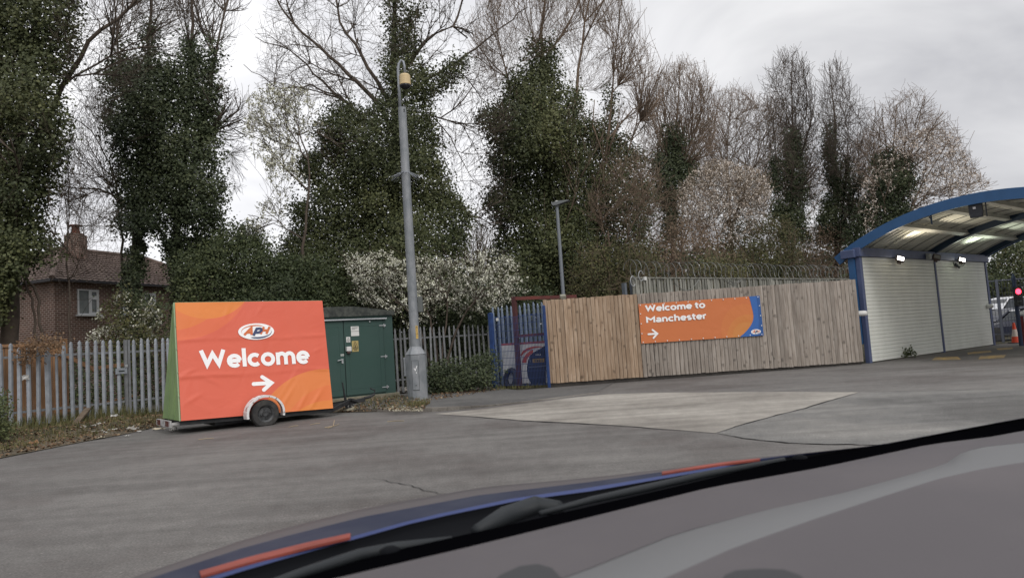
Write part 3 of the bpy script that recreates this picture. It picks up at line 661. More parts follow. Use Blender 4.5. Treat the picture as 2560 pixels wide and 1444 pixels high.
# tan timber panel behind the left palisade, broken boards, dry vine
M_TAN = mat('tan timber', (0.30, 0.165, 0.085), 0.85, 0, 0.2, col2=(0.20, 0.115, 0.065), vscale=4, tint=0.22, stretch=(6, 6, 0.8))
M_OLDWOOD = mat('old plank', (0.15, 0.115, 0.085), 0.9, 0, 0.2, var=0.4, vscale=5, tint=0.2)
BP = Plane(PP.at(0, 0, 0.55), PD)
TF = thing('timber_fence', tuple(BP.at(0.6, 0)), 'broken orange brown timber fence panel behind the left end of the palisade', 'fence')
mb = MB(); s0, s1 = BP.sz(-80, 940)[0], BP.sz(152, 940)[0]; s = s0
while s < s1:
    tpx = 0.0
    mb.box(BP.at(s+0.07, 1.03, 0), 0.135, 0.02, 2.06+random.uniform(-0.03, 0.02), PD, t=random.random()); s += 0.15
mb.build('board_panel', M_TAN, TF)
mb = MB(); mb.box(BP.at((s0+s1)/2, 2.09, -0.01), s1-s0, 0.07, 0.07, PD); mb.build('rail', M_TAN, TF)
s_, _ = BP.sz(162, 900); mb = MB(); mb.bar(BP.at(s_, 0.0), BP.at(s_-0.02, 2.22), 0.12, 0.12); mb.build('post', M_TAN, TF)
mb = MB(); mb.bar(BP.at(s_-0.2, 1.9, -0.1), BP.at(s_+0.75, 1.35, -0.05), 0.03, 0.10); mb.bar(BP.at(s_+0.6, 1.42, -0.05), BP.at(s_+1.6, 1.48, 0.0), 0.03, 0.09); mb.bar(BP.at(s_-0.3, 0.35, -0.15), BP.at(s_+1.9, 0.62, 0.1), 0.03, 0.035); mb.build('loose_rail', M_TAN, TF)
a, b = PP.pick(186, 1052, -0.75), PP.pick(220, 1030, -0.1); a.z, b.z = 0.10, 0.42
mb = MB(); mb.bar(a, b, 0.14, 0.05); o = mb.build('plank', M_OLDWOOD); tag(o, 'grey weathered plank leaning on the foot of the palisade fence', 'plank')
mb = MB(); mb.bar(PP.pick(30, 1098, -1.6)+ZV*0, PP.pick(72, 1092, -1.5), 0.08, 0.06); o = mb.build('wood_block', M_OLDWOOD); tag(o, 'short dark wooden block lying in the verge below the green bush', 'wood block')

# ================================================================== CAMERA COLUMN
M_COL = mat('weathered galvanised column', (0.185, 0.20, 0.215), 0.6, 0.3, 0.4, col2=(0.275, 0.285, 0.30), vscale=5, bump=0.15, bscale=30, stretch=(1, 1, 0.5))
CY_ = 18.7; cb = gp(1046, 1001); CYc = cb.y
CC = thing('camera_column', tuple(cb), 'tall grey steel column with dome camera on a hook, beside the green kiosk', 'camera pole')
def cz_(px, py): return pt(px, py, CYc).z
def cx_(px, py): return pt(px, py, CYc).x
z_box = cz_(1046, 886); z_sh = cz_(1040, 866); rb = 0.275
oc = R(22.5)
mb = MB(); mb.lathe(cb, [(rb, -0.05), (rb, z_box)], ZV, 8); mb.lathe(cb+ZV*(z_box+0.001), [(rb*1.03, 0), (rb*1.03, 0.02), (0.15, z_sh-z_box), (0.12, z_sh-z_box+0.01)], ZV, 8); mb.build('base_box', M_COL, CC, bevel=0.01)
z_mid, z_top = cz_(1010, 432), cz_(1001, 270)
mb = MB(); mb.lathe(cb, [(0.128, z_sh-0.02), (0.118, z_mid)], ZV, 20); mb.lathe(cb, [(0.118, z_mid+0.002), (0.110, z_top), (0.06, z_top+0.001)], ZV, 20)
for z in (cz_(1033, 742), cz_(1034, 778)): mb.lathe(cb+ZV*z, [(0.128, 0), (0.128, 0.025)], ZV, 20)
mb.build('shaft', M_COL, CC, smooth=False)
fdir = (EYE-cb); fdir.z = 0; fdir.normalize(); fdir = Matrix.Rotation(R(18), 4, 'Z') @ fdir; sd_ = Vector((-fdir.y, fdir.x, 0))
mb = MB(); mb.lathe(cb+ZV*(z_top-0.08)+fdir*0.10+sd_*0.02, [(0.018, 0), (0.018, 0.02)], fdir, 8); mb.lathe(cb+ZV*(z_top-0.13)+fdir*0.10+sd_*0.02, [(0.018, 0), (0.018, 0.02)], fdir, 8); mb.build('bolt', M_KDARK, CC)
# door on the box: face nearest the eye, slightly to the right
fd = Vector((0.32, -0.95, 0)).normalized(); sd2 = Vector((-fd.y, fd.x, 0))
fa = [Vector((math.cos(R(45*k+0)), math.sin(R(45*k+0)), 0)) for k in range(8)]
nf = max(fa, key=lambda v: v.dot(fd)); sv = Vector((-nf.y, nf.x, 0)); ap = rb*math.cos(R(22.5))
c0 = cb+nf*(ap+0.006); zd0, zd1 = 0.30, z_box-0.15
mb = MB(); mb.box(c0+ZV*((zd0+zd1)/2), 0.17, 0.012, zd1-zd0, sv); dd = mb.build('access_door', M_COL, CC, bevel=0.003)
mb = MB()
for (x0, z0, x1, z1) in ((-0.088, zd0-.004, 0.088, zd0-.004), (-0.088, zd1+.004, 0.088, zd1+.004), (-0.088, zd0, -0.088, zd1), (0.088, zd0, 0.088, zd1)):
    mb.bar(c0+sv*x0+ZV*z0, c0+sv*x1+ZV*z1, 0.008, 0.008, U=nf)
mb.build('door_gap', M_KDARK, dd)
mb = MB(); strokes(mb, [[(-0.03, 0.72), (0.0, 0.66), (0.05, 0.78)], [(0.02, 0.62), (0.03, 0.58)]], 0.018, lambda x, y, l: c0+nf*(0.008+l)+sv*x+ZV*(y+0.15)); mb.build('paint_mark', M_WHITE, dd)
mb = MB(); mb.lathe(c0+ZV*(zd0+0.12), [(0.015, 0), (0.012, 0.02)], nf, 8); mb.build('door_lock', M_KDARK, dd)
# side box, cable box, number label, spikes
lf = max(fa, key=lambda v: v.dot(Vector((-1, -0.15, 0)))); mb = MB(); mb.box(cb+lf*(ap+0.03)+ZV*(z_box-0.30), 0.10, 0.10, 0.5, lf); mb.build('cable_cover', M_COL, CC, bevel=0.01)
mb = MB(); zz = cz_(1050, 760); mb.box(cb+Vector((0.19, 0.05, 0))+ZV*zz, 0.12, 0.16, 0.42, Vector((1, 0, 0))); mb.build('junction_box', mat('junction grey', (0.10, 0.108, 0.105), 0.6), CC, bevel=0.01)
tow = (EYE-cb); tow.z = 0; tow.normalize(); td = Matrix.Rotation(R(28), 4, 'Z') @ tow; tsd = Vector((-td.y, td.x, 0))
zl0, zl1 = cz_(1044, 846), cz_(1043, 814)
mb = MB(); mb.box(cb+td*0.1285+ZV*((zl0+zl1)/2), 0.066, 0.008, zl1-zl0, tsd); nl = mb.build('number_label', mat('number label', (0.55, 0.37, 0.11), 0.6, var=0.25, vscale=14), CC)
mb = MB()
for k, ch in enumerate('913'):
    hh = (zl1-zl0)*0.155; z1 = zl1-(zl1-zl0)*(0.05+0.23*k)-hh
    strokes(mb, GLYPH[ch][0], 0.2, lambda x, y, l: cb+td*(0.1335+l)+tsd*((x-0.4)*hh/1.3)+ZV*(z1+y*hh/1.3))
mb.build('numerals', M_INK, nl)
mb = MB(); mb.lathe(cb+ZV*(z_mid-0.02), [(0.125, 0), (0.125, 0.035)], ZV, 20)
for k in range(12):
    an = 2*math.pi*k/12+0.2; d = Vector((math.cos(an), math.sin(an), 0)); a = cb+d*0.11+ZV*(z_mid+0.01)
    for q in (-0.22, 0.22):
        dd2 = Vector((math.cos(an+q), math.sin(an+q), 0)); mb.tube([a, a+dd2*0.30-ZV*random.uniform(0.10, 0.22)], [0.007, 0.004], 4)
mb.build('climbing_guard', M_GALV, CC)
# hook and dome camera
zh = [pt(x, y, CYc) for x, y in ((1000, 272), (997, 205), (995, 176), (997, 160), (1003, 151), (1008, 154), (1011, 165), (1012, 186))]
mb = MB(); mb.tube(zh, [0.045, 0.04, 0.036, 0.034, 0.034, 0.034, 0.034, 0.032], 10); mb.build('hook', M_GALV, CC, smooth=True)
c1 = pt(1012, 186, CYc); c2 = pt(1013, 211, CYc)
mb = MB(); hh = c1.z-c2.z; mb.lathe(c2, [(0.155, -0.02), (0.158, 0.0), (0.150, 0.01), (0.148, hh*0.85), (0.12, hh*0.97), (0.04, hh)], ZV, 24)
dc = mb.build('dome_camera', mat('cream plastic', (0.56, 0.43, 0.24), 0.5), CC, smooth=False)
mb = MB(); mb.lathe(c2-ZV*0.022, [(0.152, 0), (0.140, -0.04), (0.105, -0.085), (0.05, -0.112), (0.0, -0.118)], ZV, 24); mb.build('dome_window', mat('dark dome', (0.02, 0.02, 0.025), 0.15), dc, smooth=True)

# ================================================================== THE TIMBER FENCE AND ITS BANNER
def wood_mat(name, base, dark, pale, tint):
    m, n, l, b = node_mat(name)
    tcn = n.new('ShaderNodeTexCoord'); at = n.new('ShaderNodeAttribute'); at.attribute_name = 'tint'
    ad = n.new('ShaderNodeVectorMath'); ad.operation = 'ADD'; sc_ = n.new('ShaderNodeVectorMath'); sc_.operation = 'SCALE'; sc_.inputs[0].default_value = (37, 11, 53)
    l.new(at.outputs['Fac'], sc_.inputs['Scale']); l.new(tcn.outputs['Object'], ad.inputs[0]); l.new(sc_.outputs[0], ad.inputs[1])
    mpn = n.new('ShaderNodeMapping'); mpn.inputs['Scale'].default_value = (9, 9, 0.9); l.new(ad.outputs[0], mpn.inputs[0])
    n1 = n.new('ShaderNodeTexNoise'); n1.inputs['Scale'].default_value = 2.2; n1.inputs['Detail'].default_value = 6; n1.inputs['Distortion'].default_value = 0.6
    l.new(mpn.outputs[0], n1.inputs['Vector'])
    rr = n.new('ShaderNodeValToRGB'); e = rr.color_ramp.elements
    e[0].position = 0.3; e[0].color = (*dark, 1); e[1].position = 0.72; e[1].color = (*pale, 1); k = e.new(0.5); k.color = (*base, 1)
    l.new(n1.outputs[0], rr.inputs[0])
    mp2 = n.new('ShaderNodeMapping'); mp2.inputs['Scale'].default_value = (4.2, 4.2, 3.4); l.new(ad.outputs[0], mp2.inputs[0])
    ds_ = n.new('ShaderNodeTexNoise'); ds_.inputs['Scale'].default_value = 3.0; l.new(mp2.outputs[0], ds_.inputs['Vector']); da_ = n.new('ShaderNodeVectorMath'); da_.operation = 'MULTIPLY_ADD'; da_.inputs[1].default_value = (0.45, 0.45, 0.45); l.new(ds_.outputs['Color'], da_.inputs[0]); l.new(mp2.outputs[0], da_.inputs[2])
    vo = n.new('ShaderNodeTexVoronoi'); vo.inputs['Scale'].default_value = 1.0; vo.inputs['Randomness'].default_value = 1.0; l.new(da_.outputs[0], vo.inputs['Vector'])
    kr = n.new('ShaderNodeMapRange'); kr.inputs['From Min'].default_value = 0.10; kr.inputs['From Max'].default_value = 0.24; kr.inputs['To Min'].default_value = 0.55; kr.inputs['To Max'].default_value = 1.0
    l.new(vo.outputs['Distance'], kr.inputs['Value'])
    mr = n.new('ShaderNodeMapRange'); mr.inputs['To Min'].default_value = 1-tint; mr.inputs['To Max'].default_value = 1+tint; l.new(at.outputs['Fac'], mr.inputs['Value'])
    mm = n.new('ShaderNodeMath'); mm.operation = 'MULTIPLY'; l.new(kr.outputs[0], mm.inputs[0]); l.new(mr.outputs[0], mm.inputs[1])
    vm = n.new('ShaderNodeVectorMath'); vm.operation = 'SCALE'; l.new(rr.outputs[0], vm.inputs[0]); l.new(mm.outputs[0], vm.inputs['Scale'])
    l.new(vm.outputs[0], b.inputs['Base Color']); b.inputs['Roughness'].default_value = 0.85; b.inputs['Specular IOR Level'].default_value = 0.2
    bp = n.new('ShaderNodeBump'); bp.inputs['Strength'].default_value = 0.3; bp.inputs['Distance'].default_value = 0.01; l.new(n1.outputs[0], bp.inputs['Height']); l.new(bp.outputs[0], b.inputs['Normal'])
    return m
M_NEWWOOD = wood_mat('new fence board', (0.345, 0.250, 0.175), (0.265, 0.185, 0.125), (0.435, 0.335, 0.250), 0.16)
M_GREYWOOD = wood_mat('weathered fence board', (0.290, 0.252, 0.218), (0.215, 0.184, 0.158), (0.365, 0.328, 0.292), 0.16)
FD, FN = FP.D, FP.N
TFN = thing('board_fence', tuple(FP.at(4.5, 0)), 'long close boarded timber fence, tan at the left and weathered grey to the right', 'fence')
def top_z(px):  # the fence's top follows the photo's line
    return FP.sz(px, 750+(px-1363)*(698-750)/(2144-1363))[1]
def bot_z(px): return FP.sz(px, 958+(px-1372)*(903.5-958)/(2165-1372))[1]
def boards(px0, px1, bw, m, name):
    s0, s1 = FP.sz(px0, 850)[0], FP.sz(px1, 850)[0]; nb = int(round((s1-s0)/bw)); bw = (s1-s0)/nb; mb = MB()
    for i in range(nb):
        a = s0+i*bw; px = px0+(px1-px0)*i/nb; zt = top_z(px)+random.uniform(-0.012, 0.012); z0 = bot_z(px)+random.uniform(-0.008, 0.008)
        f = random.uniform(0.024, 0.042); g = random.uniform(-0.004, 0.004)
        gp_ = random.uniform(0.010, 0.019) if px0 < 1500 else random.uniform(0.017, 0.027); p = [FP.at(a+gp_, 0, -0.004+g), FP.at(a+bw-0.002, 0, -f+g), FP.at(a+bw-0.002, 0, -f+0.016+g), FP.at(a+gp_, 0, 0.012+g)]
        vs = [q+ZV*z0 for q in p]+[q+ZV*zt for q in p]
        mb.add(vs, [(3, 2, 1, 0), (4, 5, 6, 7), (0, 1, 5, 4), (1, 2, 6, 5), (2, 3, 7, 6), (3, 0, 4, 7)], 0, random.random())
    return mb.build(name, m, TFN)
o = boards(1363, 1600, 0.118, M_NEWWOOD, 'board_panel'); o['label'] = 'newer tan boards'
mb = MB(); sA, sB = FP.sz(1365, 850)[0], FP.sz(2150, 850)[0]; zA, zB = top_z(1365)-0.05, top_z(2150)-0.05
mb.prism([FP.at(sA, 0.2, 0.022), FP.at(sB, 0.2, 0.022), FP.at(sB, zB, 0.022), FP.at(sA, zA, 0.022)], FN*0.008); mb.build('gap_shade_sheet', mat('dark gap shade', (0.060, 0.052, 0.045), 0.9, var=0.3, vscale=4), TFN)  # added dark sheet, its colour stands for the shade between the boards
o = boards(1600.5, 2152, 0.128, M_GREYWOOD, 'board_panel'); o['label'] = 'weathered grey boards'
mb = MB(); sA, sB = FP.sz(1365, 850)[0], FP.sz(2150, 850)[0]
for z in (0.5, 1.35, 2.25): mb = MB(); mb.box(FP.at((sA+sB)/2, z, 0.055), sB-sA, 0.07, 0.09, FD); mb.build('rail', M_GREYWOOD, TFN)
mb = MB(); mb.prism([FP.at(sA+0.02, -0.02, 0.03), FP.at(sB, -0.02, 0.03), FP.at(sB, 0.198, 0.03), FP.at(sA+0.02, 0.198, 0.03)], FN*0.02); mb.build('gravel_board', mat('dark gravel board', (0.045, 0.040, 0.036), 0.9, var=0.4, vscale=4), TFN)
for k in range(6):
    mb = MB(); mb.box(FP.at(sA+0.1+(sB-sA-0.2)*k/5, 1.2, 0.13), 0.1, 0.08, 2.4, FD); mb.build('post', M_GREYWOOD, TFN)

M_BLUEB = mat('blue print', (0.030, 0.115, 0.36), 0.5); M_BLUEB2 = mat('blue print deep', (0.022, 0.085, 0.27), 0.5)
M_EYELET = mat('eyelet', (0.75, 0.75, 0.74), 0.4)
c_tl, c_tr, c_br, c_bl = [FP.pick(x, y, -0.05) for x, y in ((1595.5, 760), (1898, 739), (1908.5, 838), (1603, 858.5))]
MW, MH = (c_tr-c_tl).length, (c_tl-c_bl).length
def mp_(x, y, l=0.0):
    a, b = x/MW, y/MH
    return c_bl*(1-a)*(1-b)+c_br*a*(1-b)+c_tl*(1-a)*b+c_tr*a*b-FN*l
BAN2 = thing('welcome_banner', tuple(FP.at(FP.sz(1750, 800)[0], 1.4, -0.05)), 'long orange welcome banner with a blue right edge fixed to the timber fence', 'banner')
M_BAN2 = banner_mat('manchester print', (0.53, 0.160, 0.055), [(0.86*MW, 0.15*MH, 0.78, (0.54, 0.172, 0.055)), (0.88*MW, -0.05*MH, 0.70, (0.54, 0.192, 0.055)), (0.86*MW, -0.02*MH, 0.45, (0.54, 0.212, 0.060))])
sheet2 = cloth('banner_sheet', mp_, lambda x, y: 0.012+0.004*math.sin(x*3.1)*math.sin(y*2+x), 60, 16, MW, MH, M_BAN2, BAN2)
edge = [(0.912, 1.0), (0.922, 0.80), (0.930, 0.62), (0.932, 0.50), (0.925, 0.40), (0.912, 0.32), (0.893, 0.24), (0.868, 0.16), (0.838, 0.08), (0.800, 0.0)]
mb = MB(); rails = [[mp_(x*MW, y*MH, 0.021), mp_(MW*(x+(1-x)*0.5), y*MH, 0.021), mp_(MW, y*MH, 0.021)] for x, y in edge]
mb.loft(rails); be = mb.build('blue_edge', M_BLUEB, sheet2)
mb = MB(); mb.loft([[mp_(x*MW, y*MH, 0.023), mp_(MW*0.999, y*MH, 0.023)] for x, y in ((0.972, 1.0), (0.976, 0.7), (0.973, 0.4), (0.965, 0.2), (0.955, 0.0))]); mb.build('dark_blue_band', M_BLUEB2, sheet2)
mb = MB()
lettering(mb, 'Welcome to', 0.052*MW, 0.795*MH, 0.467*MW*1.04, 0.150*MH*1.06, mp_, 0.33, 0.026)
lettering(mb, 'Manchester', 0.052*MW, 0.515*MH, 0.467*MW*1.04, 0.150*MH*1.06, mp_, 0.33, 0.026); mb.build('lettering', M_WHITE, sheet2)
mb = MB(); arrow(mb, 0.098*MW, 0.225*MH, 0.075*MW, 0.205*MH, 0.052, mp_, 0.026); mb.build('arrow', M_WHITE, sheet2)
mb = MB(); draw_logo(mb, 0.938*MW, 0.105*MH, 0.082*MW, 0.125*MH, mp_, 0.026, 0, 1, 2); mb.build('emblem', [M_WHITE, M_ORANGE_P, M_NAVY], sheet2)
mb = MB()
for k in range(11):
    for y in (0.03, 0.97): mb = MB(); mb.lathe(mp_(MW*(0.015+0.97*k/10), MH*y, 0.018), [(0.018, 0), (0.015, 0.012)], -FN, 8); mb.build('eyelet', M_EYELET, sheet2)
for k in range(1, 4):
    for x in (0.010, 0.990): mb = MB(); mb.lathe(mp_(MW*x, MH*(k/4), 0.024), [(0.018, 0), (0.015, 0.012)], -FN, 8); mb.build('eyelet', M_EYELET, sheet2)

# ================================================================== BLUE GATE, RED BROWN FRAME, PRINTED SHEET
M_BLUEP = mat('blue gate paint', (0.026, 0.060, 0.185), 0.5, 0, 0.4, col2=(0.018, 0.042, 0.125), vscale=5)
M_BLUEG = mat('blue grey pale', (0.200, 0.245, 0.320), 0.55, 0.0, 0.4, col2=(0.14, 0.18, 0.25), vscale=6, tint=0.2)
M_REDOX = mat('red oxide paint', (0.150, 0.042, 0.034), 0.7, 0, 0.3, col2=(0.075, 0.030, 0.030), vscale=3)
g0, g1 = pt(1238, 968, 22.1), pt(1376, 960, 20.95); g0.z = g1.z = 0; GD = (g1-g0).normalized(); GP = Plane(g0, GD)
BG = thing('mesh_gate', tuple(g0.lerp(g1, 0.5)), 'blue welded mesh gate between two blue posts left of the timber fence', 'gate')
for (p0x, p0y, p1x, p1y, w_) in ((1226, 783, 1238, 970, 0.12), (1362, 764, 1373.5, 968, 0.062)):
    of_ = 0.0 if p1x < 1300 else -0.16; s, _ = GP.sz(p1x, p1y, of_); zt = GP.sz(p0x, p0y, of_)[1]; mb = MB(); mb.box(GP.at(s, zt/2-0.03, of_), w_, w_, zt+0.06, GD); mb.lathe(GP.at(s, zt, of_), [(w_*0.6, 0), (w_*0.3, 0.02)], ZV, 10); mb.build('post', M_BLUEP, BG)
sg0, sg1 = GP.sz(1242, 900)[0], GP.sz(1372, 900)[0]
mb = MB(); zm0, zm1 = 0.10, GP.sz(1300, 790)[1]
n_v = int((sg1-sg0)/0.052)
for i in range(n_v+1): mb.box(GP.at(sg0+(sg1-sg0)*i/n_v, (zm0+zm1)/2), 0.010, 0.006, zm1-zm0, GD)
for i in range(11): mb.box(GP.at((sg0+sg1)/2, zm0+(zm1-zm0)*i/10, -0.006), sg1-sg0, 0.006, 0.012, GD)
mb.build('mesh', mat('blue mesh wire', (0.035, 0.060, 0.165), 0.5), BG)
mb = MB(); s, z = GP.sz(1244, 798); mb.box(GP.at(s, z, -0.02), 0.09, 0.006, 0.09, GD); mb.build('notice', M_SIGNW, BG)
# blue palisade wing behind
BP2 = Plane(GP.at(0, 0, 0.9), GD)
BF = thing('palisade_fence', tuple(BP2.at(0.8, 0)), 'blue grey spiked palisade fence seen through the blue mesh gate', 'fence')
mb = MB()
for i in range(12):
    s, _ = BP2.sz(1238+11.2*i, 850); pale(mb, BP2.at(s, 0), GD, GP.N, 0.05, BP2.sz(1300, 760)[1]+random.uniform(-.03, .03), 0.100, 1, 0, random.uniform(-0.01, 0.01), random.random())
mb.build('pale_panel', M_BLUEG, BF)
mb = MB(); s0, s1 = BP2.sz(1236, 850)[0], BP2.sz(1366, 850)[0]
for z in (0.5, BP2.sz(1300, 788)[1]): mb = MB(); mb.box(BP2.at((s0+s1)/2, z, 0.05), s1-s0, 0.03, 0.06, GD); mb.build('rail', M_BLUEP, BF)
# red oxide goal-like frame
RP = Plane(GP.at(0, 0, 0.22), GD)
RF = thing('steel_frame', tuple(RP.at(RP.sz(1297, 960)[0], 0)), 'red brown steel frame with one post and long top beam above the mesh gate', 'frame')
s, _ = RP.sz(1292, 850); zt = RP.sz(1288, 741)[1]; mb = MB(); mb.box(RP.at(s, zt/2), 0.12, 0.12, zt, GD); mb.build('post', mat('dull red brown paint', (0.060, 0.026, 0.028), 0.75, 0, 0.3, col2=(0.090, 0.032, 0.030), vscale=2), RF)
p = RP.at(s-0.07, zt-0.05); q = FP.pick(1441, 741, 0.35); mb = MB(); mb.bar(p, q, 0.12, 0.10); mb.bar(RP.pick(1296, 840), RP.pick(1368, 834), 0.08, 0.085); mb.build('beam', M_REDOX, RF)
mb = MB(); s2 = FP.sz(1438, 800)[0]; mb.box(FP.at(s2, 1.25, 0.35), 0.12, 0.12, 2.5, FD); mb.build('post', M_REDOX, RF)
c = FP.pick(1407, 741, 0.18); mb = MB(); mb.box(c, 0.17, 0.14, 0.10, FD, (ZV*1-FN*0.4).normalized()); o = mb.build('floodlight', mat('floodlight grey', (0.26, 0.25, 0.20), 0.5), bevel=0.01); tag(o, 'small grey floodlight box sitting on the red brown beam', 'floodlight')
# printed sheet with a picture of a car, tied behind the mesh
M_SHEETW = mat('printed sheet white', (0.74, 0.74, 0.74), 0.55, var=0.12, vscale=3); M_SHEETR = mat('printed sheet red', (0.46, 0.085, 0.045), 0.55); M_SHEETN = mat('printed sheet navy', (0.020, 0.026, 0.055), 0.5); M_SHEETY = mat('printed sheet yellow', (0.34, 0.22, 0.055), 0.5); M_SHEETG = mat('printed sheet grey', (0.10, 0.115, 0.16), 0.5)
VP = Plane(GP.at(0, 0, 0.40), GD)
v0 = VP.sz(1254, 860); v1 = VP.sz(1364, 852); SW, SH = v1[0]-v0[0]+0.12, v0[1]-0.12
def vp_(x, y, l=0.0):      # x, y in 0..1 over the sheet, gentle folds
    return VP.at(v0[0]+x*SW, 0.12+y*SH, -l-0.012*math.sin(y*9)*math.sin(x*14+1))
PS = thing('printed_sheet', tuple(VP.at(v0[0]+SW/2, 0.12)), 'white printed sheet with red border and dark car picture behind the mesh gate', 'banner')
def grid_patch(pts_fn, n, m_): pass
mb = MB(); n_ = 24; mb.loft([[vp_(i/n_, 0.0+0.96*j/n_) for i in range(n_+1)] for j in range(n_+1)]); mb.loft([[vp_(i/n_, 0.962+0.05*j, 0.0) for i in range(n_+1)] for j in range(2)], 1)
ps = mb.build('sheet', [M_SHEETW, M_SHEETR], PS)
def sv(px, py): s_, z_ = VP.sz(px, py); return ((s_-v0[0])/SW, (z_-0.12)/SH)
mb = MB()
def band(o_, i_, m_, l):
    k = len(o_); mb.add([vp_(*sv(*p), l) for p in o_]+[vp_(*sv(*p), l) for p in i_], [(j, j+1, k+j+1, k+j) for j in range(k-1)], m_)
band([(1302, 886), (1308, 877), (1318, 870), (1332, 865.5), (1345, 865), (1358, 866)], [(1304, 890), (1311, 882), (1321, 875.5), (1334, 870), (1346, 868), (1358, 867)], 1, 0.02)
band([(1306, 906), (1309, 894), (1316, 885), (1325, 877), (1333, 873)], [(1316, 906), (1318, 897), (1323, 890), (1328, 885), (1333, 882)], 1, 0.021)
car_o = [(1318, 924), (1320, 903), (1326, 888), (1336, 879), (1350, 872), (1364, 863)]
car_i = [(1366, 926), (1366, 905), (1366, 892), (1366, 884), (1366, 876), (1366, 868)]
band(car_o, car_i, 2, 0.022); band([(1318, 924), (1322, 945), (1330, 960)], [(1366, 926), (1366, 945), (1366, 960)], 2, 0.023)
band([(1325, 890), (1324, 897), (1327, 906)], [(1327, 890), (1326, 897), (1330, 906)], 4, 0.026); band([(1322, 916), (1366, 912)], [(1322, 919), (1366, 915)], 4, 0.026)
band([(1333, 897), (1362, 895)], [(1333, 906), (1362, 904.5)], 3, 0.027)
for k in range(6):
    x = 1336+4.2*k; band([(x, 898.5), (x+2.2, 898.3)], [(x, 904), (x+2.2, 903.8)], 2, 0.029)
for k in range(5):
    x = 1340.5+2.6*k; band([(x+0.8, 884.6), (x+1.9, 884.5)], [(x, 887.6), (x+1.1, 887.5)], 0, 0.026)
mb.build('print', [M_SHEETW, M_SHEETR, M_SHEETN, M_SHEETY, M_SHEETG], ps)
# old tyre leaning by the sheet
tc_ = VP.pick(1277, 946, -0.12)
mb = MB(); prof = []
for i in range(13): a = 2*math.pi*i/12; prof.append((0.26+0.075*math.cos(a), 0.085*math.sin(a)))
mb.lathe(tc_, prof, (VP.N*(-1)+GD*(-0.35)+ZV*0.15).normalized(), 28, cap=False); o = mb.build('old_tyre', M_TYRE, smooth=True); tag(o, 'old black tyre standing under the printed sheet behind the mesh gate', 'tyre')

# ================================================================== BACK FENCE WITH RAZOR WIRE, LAMP POST
M_BACK = mat('grey fence paling', (0.265, 0.26, 0.23), 0.9, 0, 0.2, col2=(0.16, 0.16, 0.14), vscale=6, tint=0.28, stretch=(3, 3, 0.5))
k0 = pt(1590, 840, 24.4); XP = Plane(k0)
BKF = thing('paling_fence', tuple(XP.at(6, 0)), 'tall old grey paling fence topped with razor wire behind the board fence', 'fence')
mb = MB(); s = 0.0; ztop_b = XP.sz(1592, 695)[1]
while s < 17.5:
    wv = random.uniform(0.085, 0.11); mb.box(XP.at(s+wv/2, (0.3+ztop_b)/2, random.uniform(-0.03, 0.03)), wv, 0.03, ztop_b-0.3+random.uniform(-0.06, 0.03), DV, t=random.random()); s += wv+random.uniform(0.03, 0.06)
mb.build('paling_panel', M_BACK, BKF)
mb = MB(); mb.box(XP.at(8.7, ztop_b+0.01, -0.02), 17.4, 0.05, 0.05, DV); mb.build('rail', M_BACK, BKF); mb = MB(); mb.box(XP.at(8.7, ztop_b-1.2, 0.08), 17.4, 0.06, 0.09, DV); mb.build('rail', M_BACK, BKF)
mb = MB(); s, z = XP.sz(1609, 695); mb.box(XP.at(s, z-0.02, -0.06), 0.12, 0.06, 0.12, DV); mb.build('white_box', M_SIGNW, BKF)
for px in (1564, 1584):
    s, z = XP.sz(px, 690); mb = MB(); mb.box(XP.at(s, 1.6, 0.1), 0.10, 0.14, 3.2+(0.05 if px > 1570 else -0.15), DV); mb.build('post', mat('steel post grey', (0.11, 0.125, 0.145), 0.6), BKF)
mb = MB(); M_WIRE = mat('razor wire', (0.23, 0.235, 0.225), 0.5, 0.5)
pts = []; rr_ = 0.29; zc = ztop_b+0.30
nt_ = 46
for i in range(nt_*22):
    a = 2*math.pi*i/22; s = -0.15+15.8*i/(nt_*22); j = 0.03*math.sin(i*0.31)+0.02*math.sin(i*0.087)
    pts.append(XP.at(s+0.05*math.sin(i*0.11)+0.10*math.cos(a), zc+(rr_+j)*math.sin(a), (rr_+j)*math.cos(a)))
mb.tube(pts, 0.0095, 4)
for p0 in ((1675, 698, 1745, 698, 45), (1810, 700, 1850, 700, 20), (1820, 700, 1846, 700, 12)):
    sa, za = XP.sz(p0[0], p0[1]); sb, zb_ = XP.sz(p0[2], p0[3]); dp = p0[4]*27/1800*0.6
    mb.tube([XP.at(sa+(sb-sa)*k/12, za-dp*math.sin(math.pi*k/12), -0.06) for k in range(13)], 0.009, 4)
o = mb.build('razor_wire', M_WIRE); tag(o, 'coil of grey razor wire running along the top of the paling fence', 'razor wire')
for k, (px, py) in enumerate(((1597, 690), (1577, 703))):
    s, z = XP.sz(px, py); mb = MB(); mb.tube([XP.at(s+0.12*math.cos(a), z+0.17*math.sin(a), -0.1) for a in np.linspace(0.3, 5.6, 20)], 0.014, 5); o = mb.build('wire_loop', mat('pale wire', (0.40, 0.41, 0.42), 0.5)); tag(o, ('pale loop of wire hanging at the left end of the paling fence', 'pale loop of wire hooked on the grey steel post left of the paling fence')[k], 'wire')

